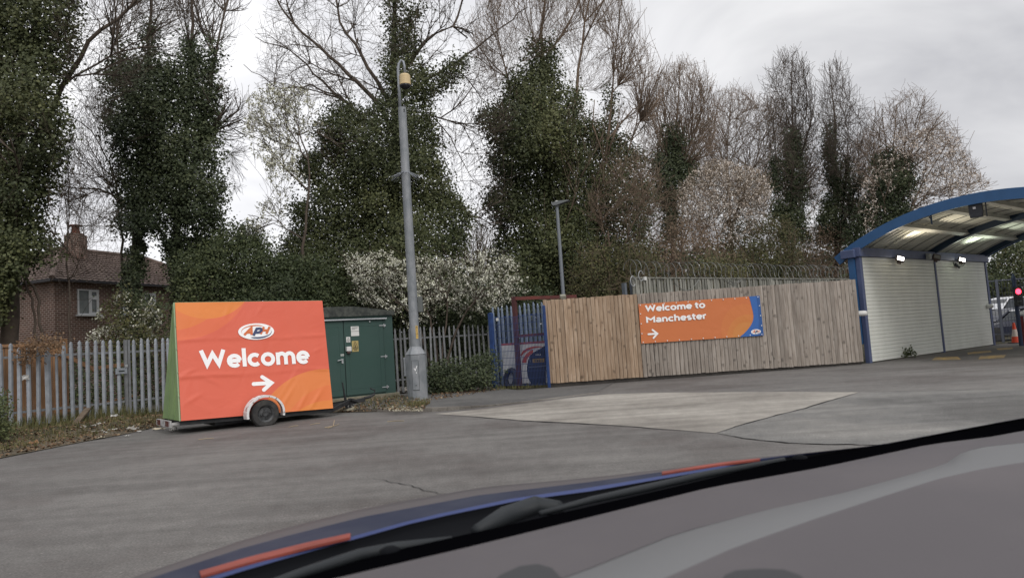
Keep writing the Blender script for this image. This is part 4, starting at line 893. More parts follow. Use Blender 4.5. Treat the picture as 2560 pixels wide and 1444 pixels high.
LPp = pt(1408.5, 742, 23.2); LPp.z = 0
LPO = thing('lamp_post', tuple(LPp), 'slim grey lamp post with a flat lamp head rising behind the timber fence', 'street lamp')
zt = pt(1393, 512, LPp.y).z
mb = MB(); mb.tube([LPp, LPp+ZV*zt], [0.07, 0.052], 14); mb.build('column', mat('lamp column grey', (0.17, 0.185, 0.205), 0.55, 0.3), LPO)
hd = Vector((1, -0.25, 0)).normalized(); hp = LPp+ZV*(zt+0.03)
mb = MB(); hn = Vector((-hd.y, hd.x, 0))
pr = [(-0.16, 0.0), (-0.10, -0.06), (0.02, -0.06), (0.40, 0.0), (0.42, 0.03), (0.1, 0.07), (-0.14, 0.05)]
mb.prism([hp+hd*a+ZV*(b+a*0.10)-hn*0.13 for a, b in pr], hn*0.26); mb.lathe(hp+ZV*0.06, [(0.05, 0), (0.045, 0.05), (0.0, 0.055)], ZV, 10, m=1); mb.tube([hp-ZV*0.10, hp+ZV*0.0], [0.07, 0.09], 10)
mb.build('lamp_head', [mat('lamp head grey', (0.13, 0.14, 0.145), 0.5), mat('lamp cell pale', (0.45, 0.45, 0.43), 0.5)], LPO, bevel=0.01)

# ================================================================== CANOPY WITH WHITE SHUTTERED WALL
M_CBLUE = mat('canopy blue', (0.028, 0.095, 0.225), 0.45, 0, 0.4, col2=(0.025, 0.085, 0.20), vscale=2)
M_CBEAM = mat('canopy beam blue', (0.075, 0.095, 0.185), 0.5, 0, 0.4, col2=(0.06, 0.08, 0.155), vscale=3)
M_CDARK = mat('canopy rib blue', (0.022, 0.045, 0.085), 0.5)
M_PANEL = mat('white shutter slat', (0.74, 0.75, 0.70), 0.5, 0, 0.3, col2=(0.66, 0.67, 0.62), vscale=1.5, stretch=(1, 1, 0.4))
M_SOFFIT = mat('corrugated sheet', (0.72, 0.72, 0.65), 0.5, 0.0, 0.4, col2=(0.60, 0.60, 0.54), vscale=2)
M_PURLIN = mat('purlin grey', (0.50, 0.50, 0.46), 0.6, 0.0, 0.4, var=0.2, vscale=4)
sW0 = WP.sz(2172, 880)[0]; sW2 = WP.sz(2483, 850)[0]; sWm = WP.sz(2357, 860)[0]
zbm0, zbm1 = WP.sz(2148, 645)[1], WP.sz(2140, 630)[1]
zbm0 = 3.34; zbm1 = 3.62
AV = -NV     # across, towards the road
CN = thing('entry_canopy', tuple(WP.at((sW0+sW2)/2, 0)), 'blue barrel vaulted entry canopy on a wall of white slatted shutters', 'canopy')
slat = 0.118
for (a, b) in ((sW0+0.09, sWm-0.06), (sWm+0.06, sW2-0.09)):
    mb = MB(); n_s = int((zbm0-0.03)/slat); hsl = (zbm0-0.03)/n_s
    for i in range(n_s):
        z0 = 0.03+i*hsl
        mb.prism([WP.at(a, z0+0.0015, -0.002), WP.at(a, z0+0.008, -0.018), WP.at(a, z0+hsl-0.008, -0.018), WP.at(a, z0+hsl-0.0015, -0.002), WP.at(a, z0+hsl-0.0015, 0.02), WP.at(a, z0+0.0015, 0.02)], DV*(b-a))
    o = mb.build('shutter', M_PANEL, CN)
    mb = MB(); mb.box(WP.at((a+b)/2, (zbm0+0.03)/2, 0.03), b-a, 0.01, zbm0-0.04, DV); mb.build('backing', mat('shutter backing', (0.18, 0.19, 0.18), 0.7), CN)
for s, w_ in ((sW0, 0.17), (sWm, 0.12), (sW2, 0.17)):
    mb = MB(); mb.box(WP.at(s, zbm0/2, 0.02), w_, 0.14, zbm0, DV); mb.build('post', M_CBEAM, CN, bevel=0.008)
mb = MB(); mb.box(WP.at(sW0-0.04, zbm0/2+0.3, 0.2), 0.2, 0.2, zbm0-0.6, DV); mb.build('post', M_CBLUE, CN)
mb = MB(); mb.box(WP.at((sW0+sW2)/2, (zbm0+zbm1)/2, 0.0), sW2-sW0+0.3, 0.22, zbm1-zbm0, DV); mb.build('wall_beam', M_CBEAM, CN, bevel=0.008)
# vault: circle through the eaves and the crown measured in the photo
def arch(px, py): # across-distance and height on the end plane s = sW0
    P0 = WP.at(sW0-0.05, 0); d = ray(px, py); k = (P0-EYE).dot(DV)/d.dot(DV); q = EYE+d*k; return (q-P0).dot(AV), q.z
pts_a = [arch(x, y) for x, y in ((2085, 643), (2140, 604), (2200, 565), (2300, 520), (2400, 490), (2500, 473), (2558, 468))]
A_ = np.array([[2*x, 2*z, 1] for x, z in pts_a]); b_ = np.array([x*x+z*z for x, z in pts_a]); sol = np.linalg.lstsq(A_, b_, rcond=None)[0]
xc, zc_ = sol[0], sol[1]; RC = math.sqrt(sol[2]+xc*xc+zc_*zc_)
print('ARCH', xc, zc_, RC, [(round(a, 2), round(b, 2)) for a, b in pts_a], 'wall', sW0, sWm, sW2)
xl = pts_a[0][0]; xr = 2*xc-xl; a_l = math.atan2(pts_a[0][1]-zc_, xl-xc); a_r = math.pi-a_l
def vault(s, k, dr=0.0):       # k 0..1 across
    a = a_l+(a_r-a_l)*k; return WP.at(s, zc_+(RC+dr)*math.sin(a)) + AV*(xc+(RC+dr)*math.cos(a))
sE0, sE1 = sW0-0.05, sW2+0.25; NA = 40
mb = MB()
mb.loft([[vault(sE0-0.02, i/NA, 0.0) for i in range(NA+1)], [vault(sE0-0.02, i/NA, -0.30) for i in range(NA+1)], [vault(sE0+0.05, i/NA, -0.30) for i in range(NA+1)], [vault(sE0+0.05, i/NA, 0.012) for i in range(NA+1)], [vault(sE0-0.02, i/NA, 0.0) for i in range(NA+1)]]); mb.build('fascia', M_CBLUE, CN)
mb = MB()
mb.loft([[vault(sE1+0.02, i/NA, 0.0) for i in range(NA+1)], [vault(sE1+0.02, i/NA, -0.30) for i in range(NA+1)], [vault(sE1-0.05, i/NA, -0.30) for i in range(NA+1)], [vault(sE1-0.05, i/NA, 0.012) for i in range(NA+1)], [vault(sE1+0.02, i/NA, 0.0) for i in range(NA+1)]]); mb.build('fascia', M_CBLUE, CN)
mb = MB(); rails = []
nc = int((sE1-sE0-0.12)/0.05)
for j in range(nc+1):
    s = sE0+0.06+(sE1-sE0-0.12)*j/nc; ph = j % 6
    dr = -0.03 if ph in (0, 1, 2, 3) else -0.10
    rails.append([vault(s, i/NA, dr) for i in range(NA+1)])
mb.loft(rails); mb.build('corrugated_roof', M_SOFFIT, CN)
for k in range(1, 11):
    s = sE0+0.06+1.0*k; mb = MB(); mb.loft([[vault(s-0.025, i/NA, -0.108) for i in range(NA+1)], [vault(s+0.025, i/NA, -0.108) for i in range(NA+1)], [vault(s+0.025, i/NA, -0.09) for i in range(NA+1)]]); mb.build('sheet_lap', mat('dark lap strip', (0.06, 0.065, 0.07), 0.6), CN)
mb = MB(); mb.loft([[vault(s, i/NA, -0.005) for i in range(NA+1)] for s in (sE0+0.06, sE1-0.06)]); mb.build('roof_skin', M_CBLUE, CN)
for s in (sWm, sW2-0.05):
    mb = MB(); mb.loft([[vault(s-0.06, i/NA, -0.30) for i in range(NA+1)], [vault(s+0.06, i/NA, -0.30) for i in range(NA+1)], [vault(s+0.06, i/NA, -0.10) for i in range(NA+1)], [vault(s-0.06, i/NA, -0.10) for i in range(NA+1)], [vault(s-0.06, i/NA, -0.30) for i in range(NA+1)]]); mb.build('rib', M_CDARK, CN)
for k in (0.235, 0.385, 0.5, 0.62, 0.77, 0.9):
    a, b = vault(sE0+0.07, k, -0.16), vault(sE1-0.07, k, -0.16); nr = (vault(0, k, 0.1)-vault(0, k, 0)).normalized()
    mb = MB(); mb.bar(a, b, 0.13, 0.15, U=nr); mb.bar(a-nr*0.075, b-nr*0.075, 0.19, 0.02, U=nr); mb.build('purlin', M_PURLIN, CN)
for s in (sW0, sW2):
    mb = MB(); p = WP.at(s, 0)+AV*(xr-0.9); mb.box(p+ZV*1.75, 0.17, 0.17, 3.5, DV); mb.build('post', M_CBEAM, CN)
mb = MB(); mb.box(WP.at((sW0+sW2)/2, 3.5)+AV*(xr-0.9), sW2-sW0, 0.2, 0.26, DV); mb.build('outer_beam', M_CBEAM, CN)
mb = MB(); mb.box(WP.at(sW0-0.1, zbm0+0.1, 0.25), 0.3, 0.45, 0.26, DV); mb.build('gutter_box', M_CBEAM, CN, bevel=0.02)
# floodlights on the wall beam
M_LED = mat('lit lamp', (0.9, 0.9, 0.9), 0.4, emit=(1, 0.97, 0.9), estr=12.0); M_LEDOFF = mat('unlit lamp', (0.30, 0.31, 0.30), 0.3); M_FLB = mat('floodlight brown', (0.10, 0.075, 0.07), 0.5)
def flood(px, py, lit, label, col=None, energy=0):
    s, z = WP.sz(px, py, -0.25); c = WP.at(s, z, -0.25)
    t_ = thing('floodlight', tuple(c), label, 'floodlight')
    nrm = (AV*0.75+ZV*0.25-DV*0.6).normalized(); sdv = nrm.cross(ZV).normalized(); upv = sdv.cross(nrm); upv = (upv*0.94-sdv*0.34).normalized(); sdv = nrm.cross(upv).normalized()
    mb = MB(); mb.box(c, 0.26, 0.09, 0.20, sdv, upv); mb.box(c-nrm*0.03-upv*0.13, 0.12, 0.07, 0.07, sdv, upv); mb.build('housing', M_FLB, t_, bevel=0.01)
    mb = MB(); mb.box(c+nrm*0.048, 0.20, 0.008, 0.12, sdv, upv); mb.build('lamp', M_LED if lit else M_LEDOFF, t_)
    mb = MB(); mb.bar(c-nrm*0.04, WP.at(s+0.05, z+0.02, -0.11), 0.05, 0.04); mb.build('bracket', M_FLB, t_)
    if lit:
        L = bpy.data.lights.new('floodlight_glow', 'SPOT'); L.energy = energy; L.color = col; L.spot_size = R(165); L.spot_blend = 1.0; L.shadow_soft_size = 0.08
        lo = bpy.data.objects.new('floodlight_glow', L); COL.objects.link(lo); lo.parent = t_; lo.location = nrm*0.22
        lo.rotation_euler = (-(AV*1.0+ZV*0.22)).to_track_quat('Z', 'Y').to_euler()
flood(2250, 647, True, 'lit floodlight on the beam above the left white shutter', (1.0, 0.88, 0.68), 210)
flood(2404, 650, True, 'lit floodlight on the beam above the right white shutter with a loose cable below', (0.90, 1.0, 0.82), 210)
flood(2341, 643, False, 'small unlit grey floodlight on the beam just right of the middle canopy post')
mb = MB(); s, z = WP.sz(2322, 641, -0.2); mb.box(WP.at(s, z, -0.2), 0.16, 0.14, 0.20, DV); o = mb.build('junction_box', mat('sensor grey', (0.32, 0.34, 0.34), 0.5), bevel=0.015); tag(o, 'pale grey sensor box on the beam at the middle canopy post', 'sensor box')
mb = MB(); s0, z0 = WP.sz(2383, 655, -0.1); s1, z1 = WP.sz(2412, 657, -0.1); sm, zm_ = WP.sz(2396, 666, -0.1)
mb.tube([WP.at(s0, z0, -0.1), WP.at(s0+0.12, z0-0.13, -0.08), WP.at(sm, zm_, -0.07), WP.at(s1-0.1, zm_+0.05, -0.08), WP.at(s1, z1, -0.1)], 0.012, 6); mb.bar(WP.at(sm-0.2, zm_+0.10, -0.08), WP.at(sm+0.15, zm_-0.03, -0.08), 0.05, 0.07); o = mb.build('cable', mat('black cable', (0.04, 0.045, 0.05), 0.6)); tag(o, 'loose black cable and connector drooping on the right white shutter', 'cable')
pe, ze = arch(2436, 520); c = WP.at(sW0+0.05, ze-0.02)+AV*pe
CB = thing('heater_box', tuple(c), 'black square lamp box hung under the blue canopy fascia', 'lamp box')
mb = MB(); mb.box(c, 0.10, 0.34, 0.30, DV); mb.box(c-ZV*0.19, 0.14, 0.30, 0.10, DV); mb.box(c+AV*0.25-ZV*0.03, 0.03, 0.03, 0.46, DV); mb.build('housing', mat('black lamp box', (0.022, 0.024, 0.03), 0.5), CB, bevel=0.012)
mb = MB(); mb.box(c-DV*0.053+ZV*0.03-AV*0.02, 0.006, 0.07, 0.06, DV); mb.build('lamp', mat('small pale window', (0.55, 0.53, 0.53), 0.4), CB)
pe, ze = arch(2323, 548); c = WP.at(sW0+0.10, ze)+AV*pe
mb = MB(); mb.bar(c+ZV*0.22, c-ZV*0.14, 0.03, 0.03); mb.bar(c+ZV*0.18-AV*0.10, c+ZV*0.0, 0.025, 0.025); mb.bar(c+ZV*0.18-AV*0.1, c+ZV*0.18+AV*0.1, 0.025, 0.025); o = mb.build('bracket', M_CDARK); tag(o, 'small dark bracket hanging under the left end of the canopy soffit', 'bracket')
def bullet(px, py, label):
    s, z = WP.sz(px, py, -0.12); c = WP.at(s, z, -0.12); ax = (DV*0.6+AV*0.8).normalized()
    t_ = thing('security_camera', tuple(c), label, 'camera'); mb = MB()
    mb.tube([c-ax*0.14, c-ax*0.10, c+ax*0.08, c+ax*0.13], [0.05, 0.085, 0.085, 0.06], 12); mb.build('housing', M_SIGNW, t_, smooth=True)
    mb = MB(); mb.lathe(c+ax*0.131, [(0.05, 0), (0.03, 0.006)], ax, 12); mb.build('lens', M_INK, t_)
    mb = MB(); mb.bar(c-ax*0.05, WP.at(s-0.06, z-0.02, -0.03), 0.05, 0.05); mb.build('bracket', M_SIGNW, t_)
bullet(2156, 783, 'white bullet camera on the left canopy post next to the timber fence')
bullet(2474, 765, 'white bullet camera on the far right post of the shuttered wall')
# yellow paint on the ramp
M_YEL = mat('worn yellow paint', (0.40, 0.275, 0.10), 0.8, 0, 0.2, col2=(0.16, 0.14, 0.11), vscale=5, c2pos=(0.42, 0.6))
mb = MB()
for quad in (((2338, 893), (2395, 891), (2402, 899), (2330, 900)), ((2450, 890), (2515, 887), (2510, 894), (2446, 898)), ((2418, 881), (2475, 876), (2480, 880), (2420, 886)), ((2490, 871), (2530, 868), (2534, 872), (2496, 875))):
    mb.add([tuple(gp(x, y))[:2]+(0.0075,) for x, y in quad], [(0, 1, 2, 3)])
structure(mb.build('road_markings', M_YEL, base=(0, 0, 0)))
mb = MB(); hp0 = [gp(x, y) for x, y in ((2300, 903), (2420, 897), (2560, 891), (2700, 884))]; hp1 = [gp(x, y) for x, y in ((2390, 880), (2480, 872), (2600, 866), (2700, 861))]
mb.loft([[p+ZV*0.006 for p in hp0], [p+ZV*0.0065 for p in hp1]]); structure(mb.build('road_hump', M_PAVE, base=(0, 0, 0)))

# ================================================================== BEYOND THE CANOPY: fence, traffic light, cone, cabin, parked cars
xf0, xf1 = gp(2470, 858), gp(2700, 846); xf0.y += 0.6; MP = Plane(xf0, xf1-xf0)
MF = thing('mesh_fence', tuple(MP.at(2.5, 0)), 'tall dark mesh fence beyond the canopy with parked cars behind it', 'fence')
sM0, sM1 = -0.6, 9.0; zmt = MP.sz(2510, 700)[1]
mb = MB()
for i in range(int((sM1-sM0)/0.11)): mb.box(MP.at(sM0+0.11*i, zmt/2), 0.016, 0.012, zmt-0.1, MP.D)
for i in range(9): mb.box(MP.at((sM0+sM1)/2, 0.1+(zmt-0.12)*i/8, -0.01), sM1-sM0, 0.01, 0.012, MP.D)
mb.build('mesh', mat('dark mesh', (0.035, 0.04, 0.06), 0.6), MF)
for px in (2502, 2545, 2600):
    s, _ = MP.sz(px, 800); mb = MB(); mb.box(MP.at(s, zmt/2+0.03, 0.03), 0.10, 0.10, zmt+0.06, MP.D); mb.build('post', mat('fence post grey', (0.10, 0.11, 0.14), 0.6), MF)
mb = MB(); mb.box(MP.at((sM0+sM1)/2, zmt, 0.03), sM1-sM0, 0.05, 0.05, MP.D); mb.box(MP.at((sM0+sM1)/2, 0.35, 0.03), sM1-sM0, 0.04, 0.04, MP.D); mb.build('rail', mat('fence rail', (0.12, 0.13, 0.16), 0.6), MF)
tl_ = gp(2554, 862); tY = 27.0; tl_ = pt(2553, 860, tY); tl_.z = 0
TL = thing('traffic_light', tuple(tl_), 'small traffic light showing red on a navy post by the mesh fence', 'traffic light')
zr = pt(2541, 729, tY).z; zt = pt(2536, 683, tY).z
M_TLN = mat('navy post', (0.022, 0.035, 0.08), 0.5)
mb = MB(); mb.tube([tl_, tl_+ZV*(zt-0.15), tl_+ZV*zt], [0.075, 0.075, 0.03], 10); mb.build('post', M_TLN, TL)
hc = tl_-Vector((0.0, 0.14, 0)); hc.z = zr-0.18
mb = MB(); mb.box(hc, 0.26, 0.16, 0.72, Vector((1, 0, 0))); th_ = mb.build('signal_head', mat('signal head', (0.02, 0.022, 0.028), 0.5), TL, bevel=0.02)
lc = Vector((hc.x-0.03, hc.y-0.085, zr))
mb = MB(); mb.lathe(lc, [(0.105, 0), (0.09, 0.02), (0.0, 0.035)], Vector((0, -1, 0)), 20); mb.build('red_lamp', mat('red lamp lit', (0.6, 0.02, 0.02), 0.3, emit=(1.0, 0.03, 0.06), estr=7.0), th_)
for dz in (-0.19, -0.38):
    mb = MB(); mb.lathe(lc+ZV*dz, [(0.085, 0), (0.0, 0.02)], Vector((0, -1, 0)), 20); mb.build('dark_lamp', mat('dark lamp', (0.03, 0.035, 0.03), 0.2), th_)
cn = gp(2540, 857.5); CO = thing('traffic_cone', tuple(cn), 'orange and white traffic cone beside the red cabin edge', 'cone')
cs = (cn-EYE).length/1800; ch = 42*cs
M_CO = mat('cone orange', (0.62, 0.07, 0.03), 0.5); M_CW = mat('cone sleeve', (0.58, 0.50, 0.45), 0.5)
mb = MB(); mb.lathe(cn, [(0.155, 0.03), (0.115, ch*0.33)], ZV, 18); mb.lathe(cn, [(0.075, ch*0.68), (0.04, ch), (0.03, ch*1.0)], ZV, 18); mb.build('cone_body', M_CO, CO)
mb = MB(); mb.lathe(cn, [(0.117, ch*0.33), (0.077, ch*0.68)], ZV, 18); mb.build('sleeve', M_CW, CO)
mb = MB(); mb.box(cn+ZV*0.018, 0.42, 0.42, 0.035); mb.build('base', mat('cone base', (0.03, 0.03, 0.033), 0.7), CO, bevel=0.01)
kc = gp(2576, 862); KC = thing('barrier_cabinet', tuple(kc), 'white edged red cabinet cut by the right border of the view', 'cabinet')
mb = MB(); mb.box(kc+ZV*0.55+Vector((0.1, 0, 0)), 0.62, 0.5, 1.1); mb.build('body', mat('cabinet red', (0.25, 0.02, 0.025), 0.5), KC)
mb = MB()
for dx in (-0.33, 0.31): mb.box(kc+Vector((0.1+dx-0.0, -0.22, 0.55)), 0.05, 0.12, 1.12)
mb.build('frame', M_SIGNW, KC)
mb = MB(); mb.prism([kc+Vector((-0.28, -0.32, 1.11)), kc+Vector((0.5, -0.32, 1.11)), kc+Vector((0.5, -0.32, 1.2)), kc+Vector((0.1, -0.32, 1.32)), kc+Vector((-0.28, -0.32, 1.16))], Vector((0, 0.6, 0))); mb.build('roof', M_SIGNW, KC)

M_GLASS_D = mat('car glass', (0.02, 0.025, 0.03), 0.08, 0, 0.6)
def parked(loc, ang, col, label, ht=1.5, ln=4.4):
    paint = mat('paint %.2f' % sum(col), col, 0.25, 0, 0.5); fwd = Vector((math.cos(ang), math.sin(ang), 0)); sd = Vector((-fwd.y, fwd.x, 0)); loc = Vector(loc)
    C_ = thing('parked_car', tuple(loc), label, 'car', 'cars parked behind the mesh fence'); k = ln/4.4; hk = ht/1.5
    P = lambda x, y, z: loc+fwd*(x*k)+sd*y+ZV*(z*hk)
    body = [(-2.15, 0.35, 0.80), (-2.2, 0.6, 0.86), (-2.05, 0.86, 0.86), (-1.5, 0.93, 0.87), (0.9, 0.93, 0.87), (1.75, 0.80, 0.84), (2.15, 0.60, 0.78), (2.2, 0.35, 0.74)]
    mb = MB(); rails = []
    for x, z, y in body: rails.append([P(x, -y, 0.28), P(x, -y*1.02, 0.28+(z-0.28)*0.6), P(x, -y*0.95, z), P(x, y*0.95, z), P(x, y*1.02, 0.28+(z-0.28)*0.6), P(x, y, 0.28)])
    mb.loft(rails); mb.add(rails[0], [tuple(range(6))]); mb.add(rails[-1], [tuple(range(5, -1, -1))])
    roof = [(-1.75, 0.93, 0.78), (-1.15, 1.42, 0.62), (-0.3, 1.5, 0.64), (0.35, 1.42, 0.62), (1.15, 0.93, 0.78)]
    mb.loft([[P(x, -y, z), P(x, -y*0.9, z+0.03), P(x, y*0.9, z+0.03), P(x, y, z)] for x, z, y in roof]); bo = mb.build('body', paint, C_, smooth=False)
    mb = MB()
    for sg in (-1, 1): mb.add([P(-1.62, sg*0.80, 0.95), P(1.0, sg*0.80, 0.95), P(0.33, sg*0.645, 1.38), P(-1.1, sg*0.645, 1.38)], [(0, 1, 2, 3)])
    mb.add([P(1.12, -0.70, 0.96), P(1.12, 0.70, 0.96), P(0.42, 0.58, 1.42), P(0.42, -0.58, 1.42)], [(0, 1, 2, 3)]); mb.add([P(-1.76, -0.70, 0.97), P(-1.76, 0.70, 0.97), P(-1.22, 0.58, 1.41), P(-1.22, -0.58, 1.41)], [(0, 1, 2, 3)])
    mb.build('window', M_GLASS_D, C_)
    for x in (-1.4, 1.35):
        for sg in (-1, 1):
            mb = MB(); mb.lathe(P(x, sg*0.80, 0.31/hk), [(0.2, -0.1), (0.31, -0.1), (0.31, 0.1), (0.2, 0.1)], sd, 16); wo = mb.build('wheel', M_TYRE, C_)
    for sg in (-1, 1):
        mb = MB(); mb.box(P(2.14, sg*0.58, 0.62), 0.10, 0.28, 0.13, fwd); mb.build('headlight', M_EYELET, C_, bevel=0.02)
c1 = pt(2512, 800, 38.5); c1.z = 0.42
parked(c1, R(200), (0.62, 0.63, 0.65), 'white car parked beyond the mesh fence, its roof level with the red light', 1.62)
c2 = pt(2520, 800, 33.5); c2.z = 0
parked(c2, R(185), (0.016, 0.02, 0.04), 'dark navy car parked close behind the mesh fence in front of the white car', 1.42)
c3 = pt(2580, 800, 41); c3.z = 0.4
parked(c3, R(190), (0.55, 0.56, 0.58), 'silver white car parked beyond the mesh fence at the right border', 1.55)

# ================================================================== THE VEHICLE THE PICTURE IS TAKEN FROM
def rail_px(pts_, z): return [gp(x, y, z) for x, y in pts_]
def resample(pts_, n):
    pts_ = [Vector(p) for p in pts_]; d = [0]
    for a, b in zip(pts_, pts_[1:]): d.append(d[-1]+(b-a).length)
    out = []
    for i in range(n):
        t = d[-1]*i/(n-1); j = max(k for k in range(len(d)) if d[k] <= t+1e-9); j = min(j, len(pts_)-2)
        out.append(pts_[j].lerp(pts_[j+1], (t-d[j])/max(d[j+1]-d[j], 1e-9)))
    return out
M_DASH = mat('dashboard plastic', (0.094, 0.086, 0.091), 0.7, 0, 0.2, col2=(0.107, 0.097, 0.101), vscale=1.5, bump=0.10, bscale=220)
M_DHILITE = mat('dashboard highlight', (0.136, 0.137, 0.140), 0.6, 0, 0.25, bump=0.06, bscale=220)  # highlight painted in: paler tone for sky light caught on the dashboard ledge
M_DREC = mat('dashboard recess', (0.052, 0.052, 0.055), 0.8, 0, 0.2)
M_RUB = mat('black rubber', (0.0015, 0.0015, 0.002), 1.0, 0, 0.0)
M_COWL = mat('black cowl', (0.004, 0.0045, 0.006), 0.8, 0, 0.08)
M_ARM = mat('wiper black', (0.020, 0.023, 0.026), 0.6, 0, 0.25)
M_HOOD = mat('navy paint', (0.014, 0.018, 0.042), 0.5, 0, 0.22, col2=(0.028, 0.032, 0.055), vscale=8)
M_HLINE = mat('blue paint edge', (0.030, 0.045, 0.135), 0.6); M_HSTR = mat('orange red decal', (0.26, 0.055, 0.038), 0.65, var=0.35, vscale=6)
M_HREFL = mat('bonnet road reflection', (0.090, 0.080, 0.082), 0.6, 0, 0.25)  # painted reflection: grey stands for the road mirrored in the navy bonnet
OC = thing('own_car', (0.6, 1.0, 0), 'grey dashboard, black wipers and navy bonnet of the vehicle the view is from', 'car')
NR_ = 40
e_ = [(500, 1530), (700, 1478), (845, 1443), (1160, 1370), (1480, 1292), (1775, 1219), (2050, 1170), (2324, 1112), (2480, 1094), (2562, 1079), (2800, 1042), (3100, 990)]
r2 = [(850, 1640), (1000, 1592), (1250, 1500), (1480, 1417), (1691, 1332), (1902, 1277), (2113, 1231), (2240, 1197), (2366, 1160), (2405, 1130), (2451, 1116), (2560, 1106), (2800, 1080), (3100, 1040)]
r3 = [(900, 1760), (1150, 1665), (1380, 1565), (1661, 1444), (1838, 1366), (2028, 1299), (2197, 1243), (2345, 1196), (2450, 1172), (2560, 1154), (2800, 1125), (3100, 1085)]
bt = [(1100, 2300), (1600, 2150), (2100, 2000), (2600, 1850), (3100, 1650), (3300, 1450)]
E0 = resample(rail_px(e_, 0.930), NR_); R2 = resample(rail_px(r2, 0.965), NR_); R3 = resample(rail_px(r3, 0.972), NR_); B4 = resample(rail_px(bt, 0.975), NR_)
mixr = lambda A, B, k, dz=0.0: [a.lerp(b, k)+ZV*dz for a, b in zip(A, B)]
mb = MB(); mb.loft([[p-ZV*0.25 for p in E0], [p-ZV*0.02 for p in E0], E0, mixr(E0, R2, 0.06, 0.006), mixr(E0, R2, 0.4, 0.008), R2]); mb.loft([R3, mixr(R3, B4, 0.1, -0.004), mixr(R3, B4, 0.35, 0.0), mixr(R3, B4, 0.7, 0.01), B4, [p-ZV*0.3 for p in B4]])
mb.build('dashboard', M_DASH, OC, smooth=True)
mb = MB(); mb.loft([[p-ZV*0.001 for p in R2], mixr(R2, R3, 0.08, 0.0035), mixr(R2, R3, 0.92, 0.0035), [p-ZV*0.001 for p in R3]]); mb.build('dashboard_highlight', M_DHILITE, OC, smooth=True)
def recess(pl_, z, name):
    c = [gp(x, y, z) for x, y in pl_]; mb = MB(); mb.add([p for p in c], [tuple(range(len(c)))]); cc = sum(c, Vector())/len(c)
    mb.loft([[p for p in c+[c[0]]], [p+(p-cc)*0.05-ZV*0.006 for p in c+[c[0]]]]); mb.build(name, M_DREC, OC)
recess([(1808, 1470), (1812, 1436), (1840, 1424), (1900, 1420), (1960, 1422), (2000, 1436), (2030, 1470), (1990, 1540), (1850, 1540)], 0.9835, 'speaker_grille')
recess([(1215, 1470), (1250, 1436), (1300, 1413), (1345, 1408), (1380, 1418), (1400, 1440), (1380, 1480), (1290, 1500)], 0.9835, 'vent')
gt = [(430, 1560), (640, 1478), (758, 1444), (900, 1400), (1033, 1363), (1250, 1316), (1480, 1263), (1700, 1213), (1945, 1153), (2190, 1115), (2400, 1078), (2562, 1050), (2800, 1008), (3100, 950)]
G0 = resample(rail_px(gt, 0.93), NR_)
mb = MB(); mb.loft([[p-ZV*0.012+Vector((0.003, -0.004, 0)) for p in E0], mixr(E0, G0, 0.15, 0.003), mixr(E0, G0, 0.8, 0.003), [p+ZV*0.0 for p in G0], [p-ZV*0.03 for p in G0]]); mb.build('windscreen_seal', M_RUB, OC, smooth=True)
# cowl, bonnet, stripes
hl_lo = [(330, 1520), (530, 1450), (680, 1405), (850, 1358), (1050, 1302), (1290, 1252), (1480, 1227), (1750, 1180), (1902, 1152), (2010, 1138), (2190, 1115.5), (2330, 1088), (2500, 1056), (2900, 985)]
hl_hi = [(330, 1509), (530, 1438), (680, 1395), (850, 1348), (1050, 1293), (1290, 1243), (1480, 1217), (1750, 1173), (1902, 1147), (2010, 1134), (2190, 1113.5), (2330, 1087), (2500, 1055), (2900, 984)]
hd_ = [(250, 1490), (400, 1435), (640, 1358), (900, 1292), (1200, 1236), (1480, 1203), (1700, 1172), (1900, 1144.5), (2010, 1132.5), (2190, 1113), (2330, 1086.5), (2500, 1054.5), (2900, 983.5)]
hd2 = [(250, 1472), (400, 1418), (640, 1338), (900, 1272), (1200, 1217), (1480, 1193), (1700, 1167), (1900, 1142), (2010, 1131.5), (2190, 1112.5), (2330, 1086), (2500, 1054), (2900, 983)]
L0 = resample(rail_px(hl_lo, 0.905), NR_); L1 = resample(rail_px(hl_hi, 0.912), NR_); HT = resample(rail_px(hd_, 0.914), NR_); H2 = resample(rail_px(hd2, 0.905), NR_)
mb = MB(); mb.loft([[p-ZV*0.05 for p in G0], mixr(G0, L0, 0.5, -0.035), [p-ZV*0.015 for p in L0], L0]); mb.build('cowl', M_COWL, OC, smooth=True)
mb = MB(); mb.loft([[p+ZV*0.001 for p in L0], L1]); mb.build('bonnet_edge', M_HLINE, OC, smooth=True)
mb = MB(); mb.loft([L1, mixr(L1, HT, 0.5, 0.001), HT]); bo = mb.build('bonnet', M_HOOD, OC, smooth=True)
mb = MB(); mb.loft([HT, mixr(HT, H2, 0.5, 0.0), H2, [p-ZV*0.35+Vector((-0.05, 0.1, 0)) for p in H2]]); mb.build('bonnet_lip', M_HREFL, OC, smooth=True)
def decal(top, bot, z, m, nm):
    A, B = resample(rail_px(top, z), 12), resample(rail_px(bot, z), 12); mb = MB(); mb.loft([A, B]); mb.loft([B, [p-ZV*0.006 for p in B]]); mb.loft([A, [p-ZV*0.006 for p in A]]); mb.build(nm, m, bo)
decal([(498, 1426), (620, 1391), (760, 1356), (876, 1331)], [(502, 1438), (630, 1402), (770, 1366), (876, 1341)], 0.9175, M_HSTR, 'decal')
decal([(1655, 1177.5), (1740, 1164), (1820, 1152.5), (1900, 1144)], [(1655, 1183), (1740, 1169), (1820, 1157), (1900, 1147)], 0.9175, M_HSTR, 'decal')
